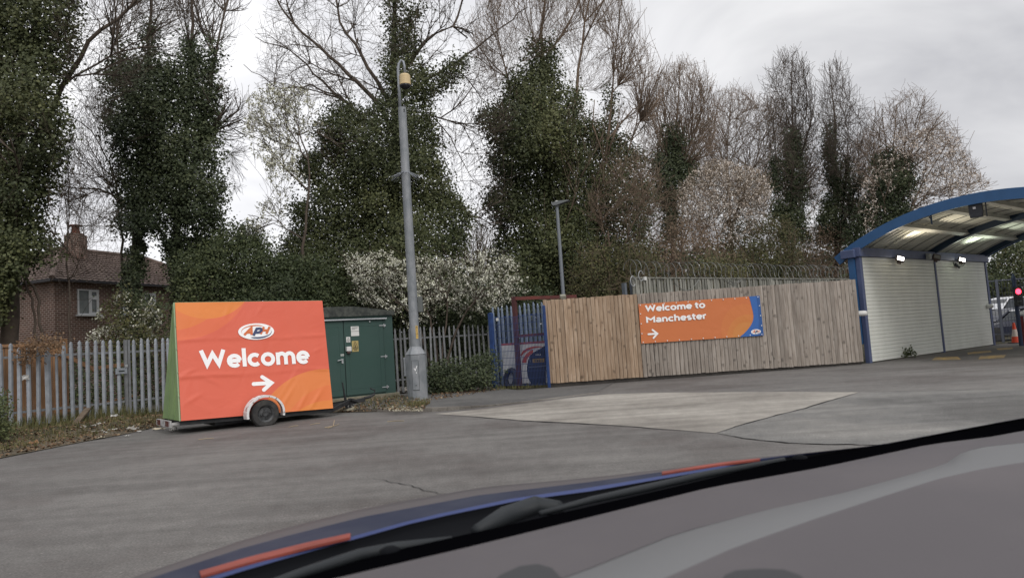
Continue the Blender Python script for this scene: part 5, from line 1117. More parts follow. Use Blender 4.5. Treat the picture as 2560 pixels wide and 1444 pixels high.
def wiper(sp, w0, w1, z):
    A = rail_px(sp, z); n_ = len(A); mb = MB()
    ws = [w0+(w1-w0)*math.sin(math.pi*(i+0.4)/(n_+0.2)) for i in range(n_)]
    mb.tube(A, ws, 10); return mb.build('wiper', M_ARM, OC, smooth=True)
wiper([(560, 1500), (760, 1430), (900, 1385), (990, 1367), (1130, 1349)], 0.005, 0.013, 0.915)
wiper([(1190, 1326), (1260, 1290), (1340, 1264), (1400, 1270)], 0.009, 0.028, 0.900)
wiper([(1350, 1282), (1480, 1248), (1600, 1222), (1760, 1186), (1960, 1148)], 0.005, 0.011, 0.915)
mb = MB(); p = gp(975, 1378, 0.93); mb.lathe(p, [(0.022, -0.02), (0.022, 0.005), (0.012, 0.010)], ZV, 14); mb.build('wiper_pivot', M_COWL, OC, smooth=True); mb = MB(); p = gp(2000, 1146, 0.93); mb.lathe(p, [(0.024, -0.02), (0.022, 0.006), (0.01, 0.012)], ZV, 14); mb.build('wiper_pivot', M_COWL, OC, smooth=True)

# ================================================================== THE BRICK HOUSE
D1 = Vector((0.37, 0.93, 0)).normalized(); D2 = Vector((-0.93, 0.37, 0)).normalized()
HC = pt(135, 700, 28.0); HC.z = 0
def brick_mat(name, D):
    m, n, l, b = node_mat(name)
    tcn = n.new('ShaderNodeTexCoord'); dp = n.new('ShaderNodeVectorMath'); dp.operation = 'DOT_PRODUCT'; dp.inputs[1].default_value = D
    l.new(tcn.outputs['Object'], dp.inputs[0]); sx_ = n.new('ShaderNodeSeparateXYZ'); l.new(tcn.outputs['Object'], sx_.inputs[0])
    cx = n.new('ShaderNodeCombineXYZ'); l.new(dp.outputs['Value'], cx.inputs[0]); l.new(sx_.outputs['Z'], cx.inputs[1])
    bt = n.new('ShaderNodeTexBrick'); bt.inputs['Scale'].default_value = 1.0; bt.inputs['Brick Width'].default_value = 0.23; bt.inputs['Row Height'].default_value = 0.085
    bt.inputs['Mortar Size'].default_value = 0.012; bt.inputs['Color1'].default_value = (0.150, 0.082, 0.062, 1); bt.inputs['Color2'].default_value = (0.105, 0.063, 0.050, 1); bt.inputs['Mortar'].default_value = (0.36, 0.30, 0.26, 1); bt.inputs['Bias'].default_value = -0.1
    l.new(cx.outputs[0], bt.inputs['Vector'])
    nz_ = n.new('ShaderNodeTexNoise'); nz_.inputs['Scale'].default_value = 0.9; nz_.inputs['Detail'].default_value = 5; l.new(tcn.outputs['Object'], nz_.inputs['Vector'])
    mr = n.new('ShaderNodeMapRange'); mr.inputs['From Min'].default_value = 0.3; mr.inputs['From Max'].default_value = 0.7; mr.inputs['To Min'].default_value = 0.72; mr.inputs['To Max'].default_value = 1.2; l.new(nz_.outputs[0], mr.inputs['Value'])
    vm = n.new('ShaderNodeVectorMath'); vm.operation = 'SCALE'; l.new(bt.outputs['Color'], vm.inputs[0]); l.new(mr.outputs[0], vm.inputs['Scale'])
    l.new(vm.outputs[0], b.inputs['Base Color']); b.inputs['Roughness'].default_value = 0.9; b.inputs['Specular IOR Level'].default_value = 0.2
    return m
M_TILE = mat('roof tile', (0.100, 0.070, 0.058), 0.85, 0, 0.3, col2=(0.170, 0.128, 0.108), vscale=2.2, tint=0.25, bump=0.3)
M_UPVC = mat('white window frame', (0.62, 0.63, 0.64), 0.4); M_PANE = mat('window glass', (0.10, 0.115, 0.115), 0.12, 0, 0.6, col2=(0.20, 0.22, 0.215), vscale=1.2)
ZE, ZR, HL, HW = 4.98, 6.75, 9.0, 6.0
HO = thing('brick_house', tuple(HC), 'red brick house with hipped brown tile roof and chimney behind the palisade fence', 'house')
h = lambda a, b, z: HC + D1*a + D2*b + ZV*z
mb = MB(); mb.prism([h(0, 0, 0), h(HL, 0, 0), h(HL, 0, ZE), h(0, 0, ZE)], D2*0.3); mb.build('wall', brick_mat('brick front', D1), HO)
mb = MB(); mb.prism([h(0, 0.302, 0), h(0, HW, 0), h(0, HW, ZE), h(0, 0.302, ZE)], D1*0.3); mb.prism([h(0.002, 0.001, 0), h(0.002, 0.31, 0), h(0.002, 0.31, ZE), h(0.002, 0.001, ZE)], -D1*0.004); mb.build('wall', brick_mat('brick side', D2), HO)
mb = MB(); ov = 0.28; ap0, ap1 = h(2.4, HW/2, ZR), h(HL-2.4, HW/2, ZR)
def slope(e0, e1, r0_, r1_, nv_=14):
    Dn = (e1-e0).normalized(); L = (e1-e0).length; nn = Dn.cross((r0_+r1_)/2-(e0+e1)/2).normalized()
    if nn.z < 0: nn = -nn
    ncol = int(L/0.06)
    for j in range(nv_):
        k0, k1 = j/nv_, (j+1)/nv_; a0, a1 = e0.lerp(r0_, k0), e1.lerp(r1_, k0); b0, b1 = e0.lerp(r0_, k1), e1.lerp(r1_, k1)
        lo = []; up_ = []; ft = []
        for i in range(ncol+1):
            sc = 0.018*math.sin(2*math.pi*i*0.06/0.27)
            p = a0.lerp(a1, i/ncol); q = b0.lerp(b1, i/ncol); lo.append(p+nn*(0.05+sc)); up_.append(q+nn*(0.012+sc*0.6)); ft.append(p+nn*0.0)
        mb.loft([ft, lo], 0, 0.2+0.3*random.random()); 
        b_ = mb.n; vs = lo+up_
        for i in range(ncol): mb.add([lo[i], lo[i+1], up_[i+1], up_[i]], [(0, 1, 2, 3)], 0, 0.25+0.5*(0.5*random.random()+0.5*((i//4*7+j*3) % 5)/5))
z_ = ZE+0.02
slope(h(-ov, -ov, z_), h(HL+ov, -ov, z_), ap0, ap1); slope(h(-ov, HW+ov, z_), h(-ov, -ov, z_), ap0, ap0+D1*0.01)
slope(h(HL+ov, -ov, z_), h(HL+ov, HW+ov, z_), ap1-D1*0.01, ap1); slope(h(HL+ov, HW+ov, z_), h(-ov, HW+ov, z_), ap1, ap0)
mb.tube([h(-ov, -ov, z_+0.05), ap0+ZV*0.05], 0.11, 8, 0, 0.8); mb.tube([ap0+ZV*0.05, ap1+ZV*0.05], 0.11, 8, 0, 0.35); mb.tube([h(HL+ov, -ov, z_+0.05), ap1+ZV*0.05], 0.11, 8); mb.tube([h(-ov, HW+ov, z_+0.05), ap0+ZV*0.05], 0.11, 8)
rf = mb.build('roof', M_TILE, HO)
cp = pt(190, 630, 31.5); cz0, cz1, cz2 = 5.9, pt(190, 588, cp.y).z, pt(192, 563, cp.y).z
M_BRK = brick_mat('brick chimney', Vector((1, 0, 0)))
mb = MB(); cp.z = 0; mb.box(cp+ZV*((cz0+cz1)/2), 0.66, 0.6, cz1-cz0, Vector((1, 0, 0))); mb.box(cp+ZV*(cz1+0.03), 0.52, 0.48, 0.10); ch_ = mb.build('chimney', M_BRK, HO)
mb = MB(); mb.lathe(cp+ZV*cz1, [(0.17, 0.05), (0.16, (cz2-cz1)*0.9), (0.28, (cz2-cz1)*0.92), (0.28, cz2-cz1), (0.1, cz2-cz1)], ZV, 12); mb.build('chimney_pot', mat('clay pot', (0.17, 0.062, 0.042), 0.8, 0, 0.2, var=0.3), ch_)
mb = MB(); mb.box(cp+Vector((0.05, -0.34, 6.0)), 0.8, 0.12, 0.2, Vector((1, 0, 0)), (ZV-NV*0.4).normalized()); mb.build('lead_flashing', mat('lead flashing', (0.33, 0.32, 0.32), 0.6, var=0.3), rf)
mb = MB(); mb.bar(h(-ov-0.02, -ov, z_-0.02), h(HL+ov, -ov-0.02, z_-0.02), 0.10, 0.10); mb.bar(h(-ov-0.02, -ov, z_-0.03), h(-ov-0.02, HW+ov, z_-0.03), 0.10, 0.11); mb.build('gutter', mat('dark gutter', (0.035, 0.032, 0.035), 0.6), HO)
HP = Plane(HC, D1)
def window(px0, py0, px1, py1, style):
    s0, z1 = HP.sz(px0, py0); s1, z0 = HP.sz(px1, py1); off = -0.03
    mb = MB(); W_, Hh = s1-s0, z1-z0; f = 0.055
    for (a, b, c, d) in ((s0, s1, z1-f, z1), (s0, s1, z0, z0+f), (s0, s0+f, z0+f, z1-f), (s1-f, s1, z0+f, z1-f)): mb.box(HP.at((a+b)/2, (c+d)/2, off), b-a, 0.05, d-c, D1)
    if style:
        sm = s0+W_*0.56; mb.box(HP.at(sm, (z0+z1)/2, off), f*1.3, 0.05, Hh-2*f, D1); zt_ = z0+Hh*0.68; mb.box(HP.at((sm+s1)/2, zt_, off-0.004), s1-sm-f, 0.05, f*1.3, D1)
        for (c, d) in ((z0+f, zt_-f*0.65), (zt_+f*0.65, z1-f)): 
            for e in (sm+f, s1-f*1.5): mb.box(HP.at(e, (c+d)/2, off-0.01), f*0.9, 0.05, d-c, D1)
            for e in (c+f*0.4, d-f*0.4): mb.box(HP.at((sm+s1)/2, e, off-0.012), s1-sm-f*2.6, 0.05, f*0.8, D1)
    mb2 = MB(); mb2.box(HP.at((s0+s1)/2, z0-0.03, off-0.06), W_+0.16, 0.16, 0.06, D1)
    fr = mb.build('window', M_UPVC, HO); mb2.build('sill', M_UPVC, fr)
    mb = MB(); mb.box(HP.at((s0+s1)/2, (z0+z1)/2, -0.012), W_-f, 0.02, Hh-f, D1); mb.build('pane', M_PANE, fr)
window(192, 722, 246, 787, True); window(360, 732, 389, 790, True); window(305, 762, 320, 786, False)

# ================================================================== LITTER AND SMALL THINGS ON THE GROUND
def verge_z(x, y):
    best = None
    P_ = np.array(rows, dtype=float).reshape(-1, 3); i = np.argmin((P_[:, 0]-x)**2+(P_[:, 1]-y)**2); return float(P_[i, 2])
def scrap(name, px, py, sx, sy, m, label, cat, group=None, seed=0, zoff=0.004, flat=0.3):
    rg = np.random.default_rng(seed+100); p = gp(px, py, 0.10 if py < 1070 else 0.05); p.z = verge_z(p.x, p.y) if px < 480 else 0.01
    mb = MB(); n = 5; vs = []
    for j in range(n+1):
        for i in range(n+1):
            x, y = (i/n-0.5)*sx, (j/n-0.5)*sy; k = 1-0.3*rg.random()
            vs.append((p.x+x*k+rg.normal(0, sx*0.06), p.y+y*k+rg.normal(0, sy*0.06), p.z+zoff+abs(rg.normal(0, 1))*flat*min(sx, sy)*0.6))
    mb.add(vs, [(j*(n+1)+i, j*(n+1)+i+1, (j+1)*(n+1)+i+1, (j+1)*(n+1)+i) for j in range(n) for i in range(n)], 0, rg.random())
    o = mb.build(name, m); tag(o, label, cat, group); return o
M_BLUEL = mat('pale blue plastic', (0.22, 0.32, 0.48), 0.4); M_CARD = mat('pale card', (0.42, 0.37, 0.28), 0.8); M_GREYP = mat('grey paper', (0.32, 0.30, 0.27), 0.8, var=0.3, vscale=18)
scrap('plastic_scrap', 106, 1071, 0.24, 0.14, M_BLUEL, 'pale blue crumpled plastic scrap lying on the verge nearest the road', 'litter', seed=1)
scrap('plastic_scrap', 92, 1058, 0.16, 0.12, mat('bluish film', (0.45, 0.50, 0.55), 0.4), 'bluish white plastic film caught in dry grass below the palisade', 'litter', seed=2)
for k, (x, y, a, b) in enumerate(((256, 1058, 0.26, 0.14), (288, 1071, 0.24, 0.12), (288, 1048, 0.17, 0.16), (262, 1079, 0.12, 0.08), (300, 1052, 0.10, 0.08), (275, 1066, 0.10, 0.08), (348, 1068, 0.10, 0.08), (318, 1085, 0.12, 0.07))):
    scrap('paper_scrap', x, y, a, b, M_LITTER, 'white crumpled paper scrap among dead leaves below the palisade', 'litter', 'white scraps on the verge', seed=10+k)
for k, (x, y, a, b) in enumerate(((222, 1072, 0.36, 0.2), (243, 1076, 0.28, 0.14), (328, 1066, 0.32, 0.2), (205, 1058, 0.14, 0.1))):
    scrap('paper_scrap', x, y, a, b, M_GREYP, 'greyish flattened paper among dead leaves below the palisade', 'litter', 'grey paper on the verge', seed=30+k)
scrap('card_scrap', 395, 1063, 0.30, 0.12, M_CARD, 'buff torn card lying just left of the trailer sign tail light', 'litter', seed=41)
scrap('card_scrap', 252, 1090, 0.14, 0.09, M_CARD, 'small buff card scrap at the road edge below the palisade', 'litter', seed=42)
scrap('paper_cup', 433, 1067, 0.16, 0.12, M_LITTER, 'white crushed cup on the ground under the trailer sign corner', 'litter', seed=43, flat=0.7)
scrap('wood_chip', 84, 1107, 0.22, 0.10, M_TAN, 'orange brown wood chip lying at the road edge far left', 'litter', seed=44, flat=0.5)
s, z = PP.sz(61, 943); mb = MB(); rg = np.random.default_rng(5)
mb.add([tuple(PP.at(s+(i % 4-1.5)*0.05+rg.normal(0, .01), z+(i//4-1.5)*0.035+rg.normal(0, .01), -0.05-0.03*rg.random())) for i in range(16)], [(j*4+i, j*4+i+1, j*4+i+5, j*4+i+4) for j in range(3) for i in range(3)]); o = mb.build('paper_scrap', M_LITTER); tag(o, 'white scrap of paper stuck between two pales of the palisade', 'litter')
p = gp(842, 1062, 0.0); mb = MB()
for pts_ in (((812, 1068, 0.01), (835, 1064, 0.012), (848, 1059, 0.02)), ((833, 1064.5, 0.014), (836, 1050, 0.07)), ((830, 1066, 0.01), (820, 1069, 0.01))):
    mb.tube([gp(a, b, c) for a, b, c in pts_], [0.010, 0.008, 0.006][:len(pts_)], 5)
M_TWIG = mat('dry twig', (0.30, 0.24, 0.16), 0.9); o = mb.build('twig', M_TWIG); tag(o, 'forked dry twig lying on the road in front of the trailer', 'twig')
for k, (x0, y0, x1, y1) in enumerate(((496, 1098, 534, 1095), (722, 1067, 745, 1063), (776, 1061, 800, 1057), (968, 1053, 1010, 1051))):
    mb = MB(); mb.tube([gp(x0, y0, 0.010), gp((x0+x1)/2, (y0+y1)/2-1, 0.012), gp(x1, y1, 0.010)], 0.007, 5); o = mb.build('twig', M_TWIG); tag(o, 'thin straight dry twig lying on the asphalt', 'twig', 'straight twigs on the road')
# cracks of the road, a dark joint of tar along the apron
mb = MB()
M_CRACK = mat('road crack', (0.035, 0.033, 0.032), 0.95)
def crack(pl_, wd):
    P_ = resample([gp(x, y) for x, y in pl_], 26); rg = np.random.default_rng(len(pl_))
    L_, R_ = [], []
    for i, p in enumerate(P_):
        d = (P_[min(i+1, 25)]-P_[max(i-1, 0)]).normalized(); nn = Vector((-d.y, d.x, 0)); j = rg.normal(0, 0.015); w_ = wd*(0.5+rg.random())*math.sin(math.pi*(i+0.6)/26.2)
        L_.append(p+nn*(j+w_)+ZV*0.0088); R_.append(p+nn*(j-w_)+ZV*0.0088)
    mb.loft([L_, R_])
crack(((905, 1190), (1000, 1208), (1080, 1230), (1180, 1250)), 0.006)
crack(((1086, 1035), (1180, 1041), (1300, 1051), (1560, 1065), (1700, 1076), (1788, 1083)), 0.022)
crack(((1788, 1083), (1850, 1063), (1930, 1041), (2010, 1021), (2090, 997), (2148, 980.5)), 0.016)
crack(((1790, 1084), (1870, 1097), (1960, 1106), (2040, 1110), (2250, 1113)), 0.018)
crack(((2148, 980), (2280, 979), (2420, 975), (2560, 971)), 0.012)
crack(((2360, 900), (2450, 897), (2560, 892)), 0.008)
structure(mb.build('road_cracks', M_CRACK, base=(0, 0, 0)))

# ================================================================== TREES, BUSHES, IVY
def inside(poly, P):
    x, y = P[:, 0], P[:, 1]; c = np.zeros(len(P), bool); n = len(poly); j = n-1
    for i in range(n):
        xi, yi = poly[i]; xj, yj = poly[j]
        if yi != yj: c ^= ((yi > y) != (yj > y)) & (x < (xj-xi)*(y-yi)/(yj-yi)+xi)
        j = i
    return c
def edge_dist(poly, P):
    d = np.full(len(P), 1e9); n = len(poly)
    for i in range(n):
        a = np.array(poly[i], float); b = np.array(poly[(i+1) % n], float); ab = b-a; t = np.clip(((P-a) @ ab)/max(ab @ ab, 1e-9), 0, 1)
        d = np.minimum(d, np.hypot(*(P-(a+t[:, None]*ab)).T))
    return d
def sample(poly, n):
    p = np.array(poly, float); lo, hi = p.min(0), p.max(0); out = []; m = 0
    while m < n:
        q = lo+(hi-lo)*RNG.random((n*2, 2)); q = q[inside(poly, q)]; out.append(q); m += len(q)
    return np.concatenate(out)[:n]
FWn, RTn, UPn = np.array(fw), np.array(rt), np.array(up)
def to3(P, Y):
    d = FWn+np.outer((P[:, 0]-CX)/F, RTn)-np.outer((P[:, 1]-CY)/F, UPn)
    return np.array(EYE)+d*(np.asarray(Y)/d[:, 1])[:, None]
def area_m2(poly, Y):
    p = np.array(poly, float); x, y = p[:, 0], p[:, 1]; return 0.5*abs(np.dot(x, np.roll(y, -1))-np.dot(y, np.roll(x, -1)))*(Y/F)**2
def norm(v): return v/np.maximum(np.linalg.norm(v, axis=1, keepdims=True), 1e-9)
def leaf_quads(C, Nn, size, aspect=0.75):
    """one kite-shaped leaf per point, facing about Nn"""
    n = len(C); Nn = norm(Nn); a = norm(np.cross(Nn, RNG.normal(size=(n, 3)))); b = np.cross(Nn, a); s = (np.asarray(size)*np.ones(n))[:, None]
    v = np.stack([C-a*s*0.5, C+b*s*aspect*0.5-a*s*0.08+Nn*s*0.10, C+a*s*0.5, C-b*s*aspect*0.5-a*s*0.08+Nn*s*0.10], 1).reshape(-1, 3)
    return v, np.arange(n*4).reshape(n, 4)
def foliage(poly, Y, thick, dens, size, clump=14, sig=0.16, gap=0.0, front=0.6, inset=0.0):
    """leaf clumps filling the volume of an outline given in photo pixels at distance Y: thin at the outline, THICK metres deep in the middle"""
    dens = dens*(3.5 if dens >= 500 else 2.2); sig = sig*1.25; size = size*0.87
    A = area_m2(poly, Y); nc = max(8, int(A*dens/clump)); P = sample(poly, nc); d = edge_dist(poly, P)*Y/F
    if inset: P = P[d > inset*RNG.uniform(0.4, 1.6, nc)]; nc = len(P); d = edge_dist(poly, P)*Y/F
    nb_ = max(4, int(A*0.55)); B_ = sample(poly, nb_); br_ = RNG.uniform(0.35, 1.0, nb_)*F/Y; bt_ = RNG.uniform(-0.26, 0.30, nb_); bump_ = np.zeros(nc); btint = np.zeros(nc)
    for q_, r_, t_ in zip(B_, br_, bt_):
        w_ = np.exp(-((P-q_)**2).sum(1)/(r_*r_)); bump_ += w_*0.5; btint += w_*t_
    half = (0.55+np.minimum(bump_, 0.9))*thick*np.sqrt(np.clip(1-(1-np.clip(d/max(thick, .01), 0, 1))**2, 0, 1))+0.05
    if gap:     # leave irregular holes: drop whole neighbourhoods
        hc = sample(poly, max(3, int(A*gap))); keep = np.ones(nc, bool)
        for q in hc: keep &= (np.hypot(*(P-q).T)*Y/F > RNG.uniform(0.08, 0.28))
        P, half, btint = P[keep], half[keep], btint[keep]; nc = len(P)
    u = RNG.uniform(-1, 1, nc); u = np.where(RNG.random(nc) < front, -np.sqrt(np.abs(u)), u)
    C = to3(P, Y+u*half); cen = to3(P, np.full(nc, float(Y)))
    ct = np.clip(RNG.normal(0.42, 0.13, nc)+btint, 0, 1)
    k = RNG.integers(clump//2, clump*3//2, nc); idx = np.repeat(np.arange(nc), k); n = len(idx)
    sg = sig*RNG.uniform(0.6, 1.3, nc)
    pos = C[idx]+RNG.normal(size=(n, 3))*sg[idx][:, None]*np.array([1, 1, 0.9])
    out = norm(C-cen+1e-6)[idx]; cn_ = RNG.normal(size=(nc, 3))*0.45; Nn = RNG.normal(size=(n, 3))*0.42+cn_[idx]+out*0.6+np.array([0, -0.3, 0.6])
    tint = np.clip(ct[idx]+RNG.normal(0, 0.12, n), 0, 1)
    v, f = leaf_quads(pos, Nn, size*RNG.uniform(0.6, 1.35, n)); return v, f, tint
def merge(parts):
    V, Fq, T, o = [], [], [], 0
    for v, f, t in parts: V.append(v); Fq.append(f+o); T.append(t); o += len(v)
    return np.concatenate(V), np.concatenate(Fq), np.concatenate(T)

class Skel:
    """branches grown from stems towards scattered tips"""
    def __init__(self): self.pos = []; self.dir = []; self.rad = []; self.lines = []
    def stem(self, pts_, r0, r1, n=14, wob=0.0):
        P_ = resample(pts_, n); 
        if wob: P_ = [p+Vector(RNG.normal(0, wob, 3))*(0 if i == 0 else 1) for i, p in enumerate(P_)]
        rs = [r0+(r1-r0)*(i/(n-1))**0.8 for i in range(n)]; self.lines.append((np.array([tuple(p) for p in P_]), rs))
        for i, p in enumerate(P_):
            d = (P_[min(i+1, n-1)]-P_[max(i-1, 0)]).normalized(); self.pos.append(tuple(p)); self.dir.append(tuple(d)); self.rad.append(rs[i])
    def grow(self, T, rk=0.010, rmin=0.006, upb=0.25, maxd=9.0, curve=0.45, straight=0.7, jit=0.05, rmax=1.0, step=0.4):
        n0 = len(self.pos); cap = n0+len(T)*14; pos = np.zeros((cap, 3)); dr = np.zeros((cap, 3)); rad = np.zeros(cap)
        pos[:n0] = self.pos; dr[:n0] = self.dir; rad[:n0] = self.rad; m = n0
        d0 = np.array([np.min(((pos[:n0]-t)**2).sum(1)) for t in T]); order = np.argsort(d0)
        for ti in order:
            t = T[ti]; v = t-pos[:m]; d = np.sqrt((v**2).sum(1))+1e-6; cs = (v*dr[:m]).sum(1)/d
            cost = d*(1.0+straight*(1-cs))+np.where(v[:, 2] < 0, 0.5*(-v[:, 2]), 0)*upb*4
            i = int(np.argmin(cost)); L = d[i]
            if L > maxd or L < 0.08: continue
            ns = int(np.clip(math.ceil(L/step), 2, 12)); p0 = pos[i]; mid = p0+dr[i]*L*curve+np.array([0, 0, -upb*L*0.15])
            k = np.linspace(0, 1, ns+1)[:, None]; line = p0*(1-k)**2+2*mid*k*(1-k)+t*k**2
            line[1:-1] += RNG.normal(0, jit*min(L, 1.5), (ns-1, 3)); line[1:] += np.array([0, 0, 0])
            r_0 = min(rad[i]*0.8, rmin+rk*L, rmax); rs = [r_0+(rmin*0.7-r_0)*q for q in np.linspace(0, 1, ns+1)]
            self.lines.append((line, rs)); dd = np.gradient(line, axis=0); dd /= np.maximum(np.linalg.norm(dd, axis=1, keepdims=True), 1e-9)
            dd = dd+np.array([0, 0, upb*0.5]); dd /= np.linalg.norm(dd, axis=1, keepdims=True)
            pos[m:m+ns] = line[1:]; dr[m:m+ns] = dd[1:]; rad[m:m+ns] = rs[1:]; m += ns
        self.pos = [tuple(p) for p in pos[:m]]; self.dir = [tuple(p) for p in dr[:m]]; self.rad = list(rad[:m])
    def ramify(self, poly, Y, dep, levels, rmin):
        """levels: (count, shortest, longest, angle, upturn, thickness per metre, wander); shoots leave the branches at an angle, bend upward and stop at the outline"""
        pos = np.array(self.pos); dr = np.array(self.dir); rad = np.array(self.rad); self.batch = getattr(self, 'batch', [])
        pp = project(pos); ok = inside(poly, pp); src = (pos[ok], dr[ok], rad[ok])
        if len(src[0]) < 2: src = (pos, dr, rad)
        pool = [src]
        for li, (n, lo, hi, ang, upb, rk, wan) in enumerate(levels):
            P_, D_, R_ = pool[-1] if li == 0 or RNG.random() < 0 else tuple(np.concatenate([a, b]) for a, b in zip(pool[-1], pool[-2])) if li > 1 else pool[-1]
            sub = RNG.permutation(len(P_))[:5000]; px_ = project(P_[sub]); tg = sample(poly, n); i = np.empty(n, int)
            for c_ in range(0, n, 300): i[c_:c_+300] = sub[np.argmin(((tg[c_:c_+300, None, :]-px_[None])**2).sum(2)+RNG.random((len(tg[c_:c_+300]), len(sub)))*1200, 1)]
            i = np.where(RNG.random(n) < 0.3, RNG.integers(0, len(P_), n), i); p0, d0, r0_ = P_[i], D_[i], R_[i]
            q = RNG.normal(size=(n, 3)); q -= d0*(q*d0).sum(1)[:, None]; q = norm(q); a = np.radians(np.clip(RNG.normal(ang, 11, n), 8, 85))[:, None]
            d = norm(d0*np.cos(a)+q*np.sin(a)); L = RNG.uniform(lo, hi, n); ns = 7 if li < len(levels)-1 else 5
            pts_ = [p0]; dirs = [d]; st = (L/ns)[:, None]; alive = np.ones(n, bool); jit = RNG.normal(0, 14, (n, 2)); al = []
            for k in range(ns):
                d = norm(d+np.array([0, 0, upb/ns])+RNG.normal(0, wan, (n, 3))); nxt = pts_[-1]+d*st
                alive = alive & inside(poly, project(nxt)+jit) & (np.abs(nxt[:, 1]-Y) < dep*1.3); nxt = np.where(alive[:, None], nxt, pts_[-1]); pts_.append(nxt); dirs.append(d); al.append(alive)
            A = np.stack(pts_, 1); keep = al[1]; A = A[keep]; DD = np.stack(dirs, 1)[keep]; k_ = np.linspace(0, 1, ns+1)[None]
            rb_ = np.minimum(np.minimum(r0_[keep]*0.8, rmin+rk*L[keep]), 0.09)[:, None]; RR = rb_+(rmin*0.55-rb_)*k_; RR[:, 1:] = np.where(np.stack(al, 1)[keep], RR[:, 1:], 0.0004)
            self.batch.append((A, RR, 4 if li == 0 else 3)); live = np.stack(al, 1)[keep].ravel()
            cat = (A[:, 1:].reshape(-1, 3)[live], DD[:, 1:].reshape(-1, 3)[live], RR[:, 1:].ravel()[live])
            if len(cat[0]) > 4: pool.append(cat)
        fine = pool[-1]; self.pos = np.concatenate([pos]+[c[0] for c in pool[1:]]).tolist(); self.dir = np.concatenate([dr]+[c[1] for c in pool[1:]]).tolist(); self.rad = np.concatenate([rad]+[c[2] for c in pool[1:]]).tolist()
    def mesh(self):
        V, Fq, o = [], [], 0
        for A, RR, nsd in getattr(self, 'batch', []):
            n, k, _ = A.shape
            if n == 0: continue
            d = np.gradient(A, axis=1); d /= np.maximum(np.linalg.norm(d, axis=2, keepdims=True), 1e-9)
            ref = np.array([0.62, 0.35, 0.71]); a = np.cross(d, ref); a /= np.maximum(np.linalg.norm(a, axis=2, keepdims=True), 1e-9); b = np.cross(d, a); an = 2*np.pi*np.arange(nsd)/nsd
            ring = A[:, :, None, :]+(a[:, :, None, :]*np.cos(an)[None, None, :, None]+b[:, :, None, :]*np.sin(an)[None, None, :, None])*RR[:, :, None, None]
            V.append(ring.reshape(-1, 3)); m_, i, j = np.meshgrid(np.arange(n), np.arange(k-1), np.arange(nsd), indexing='ij'); j2 = (j+1) % nsd; base = m_*k*nsd
            Fq.append(np.stack([base+i*nsd+j, base+i*nsd+j2, base+(i+1)*nsd+j2, base+(i+1)*nsd+j], -1).reshape(-1, 4)+o); o += n*k*nsd
        for P_, rs in self.lines:
            k = len(P_); nsd = 7 if max(rs) > 0.06 else (4 if max(rs) > 0.02 else 3)
            d = np.gradient(P_, axis=0); d /= np.maximum(np.linalg.norm(d, axis=1, keepdims=True), 1e-9)
            ref = np.array([0.9, 0.1, 0.43]) if abs(d[0][2]) > 0.7 else np.array([0.1, 0.2, 1.0])
            a = np.cross(d, ref); a /= np.maximum(np.linalg.norm(a, axis=1, keepdims=True), 1e-9); b = np.cross(d, a)
            an = 2*np.pi*np.arange(nsd)/nsd
            ring = P_[:, None, :]+(a[:, None, :]*np.cos(an)[None, :, None]+b[:, None, :]*np.sin(an)[None, :, None])*np.array(rs)[:, None, None]
            V.append(ring.reshape(-1, 3)); i, j = np.meshgrid(np.arange(k-1), np.arange(nsd), indexing='ij')
            q = np.stack([i*nsd+j, i*nsd+(j+1) % nsd, (i+1)*nsd+(j+1) % nsd, (i+1)*nsd+j], -1).reshape(-1, 4)+o; Fq.append(q); o += k*nsd
        return np.concatenate(V), np.concatenate(Fq)
    def nodes(self, rlim): 
        r_ = np.array(self.rad); return np.array(self.pos)[r_ < rlim]
def tips(poly, n, Y, dep):
    P = sample(poly, n); d = edge_dist(poly, P)*Y/F; return to3(P, Y+RNG.uniform(-1, 1, n)*np.minimum(dep, d+0.25*dep))

IVY = leaf_mat('ivy leaf', (0.026, 0.035, 0.015), (0.060, 0.070, 0.029), (0.112, 0.117, 0.048), 0.55, 0.22)
IVYD = leaf_mat('dark ivy leaf', (0.024, 0.034, 0.017), (0.050, 0.064, 0.031), (0.094, 0.105, 0.050), 0.55, 0.22)
OLIVE = leaf_mat('olive leaf', (0.035, 0.036, 0.014), (0.075, 0.074, 0.028), (0.135, 0.125, 0.045), 0.6, 0.25)
BROWNL = leaf_mat('brown bud', (0.11, 0.075, 0.050), (0.19, 0.135, 0.092), (0.27, 0.205, 0.145), 0.8, 0.15)
BUSH = leaf_mat('bush leaf', (0.023, 0.033, 0.015), (0.050, 0.064, 0.027), (0.100, 0.112, 0.045), 0.55, 0.22)
BLOS = leaf_mat('white blossom', (0.30, 0.30, 0.20), (0.54, 0.54, 0.43), (0.74, 0.73, 0.66), 0.7, 0.2)
BLOSG = leaf_mat('greenish blossom', (0.25, 0.25, 0.16), (0.45, 0.45, 0.34), (0.66, 0.65, 0.56), 0.7, 0.2)
PINKB = leaf_mat('pinkish blossom', (0.40, 0.32, 0.26), (0.58, 0.50, 0.43), (0.72, 0.66, 0.59), 0.7, 0.2)
DRYV = leaf_mat('dry vine', (0.10, 0.060, 0.035), (0.17, 0.11, 0.068), (0.27, 0.19, 0.125), 0.9, 0.1)
BARK = mat('dark bark', (0.105, 0.083, 0.066), 0.9, 0, 0.2, col2=(0.066, 0.052, 0.043), vscale=4)
BARKB = mat('brown twig bark', (0.205, 0.152, 0.112), 0.9, 0, 0.2, col2=(0.145, 0.108, 0.082), vscale=4)
BARKP = mat('pale twig bark', (0.20, 0.155, 0.105), 0.9, 0, 0.2, col2=(0.13, 0.10, 0.07), vscale=4)

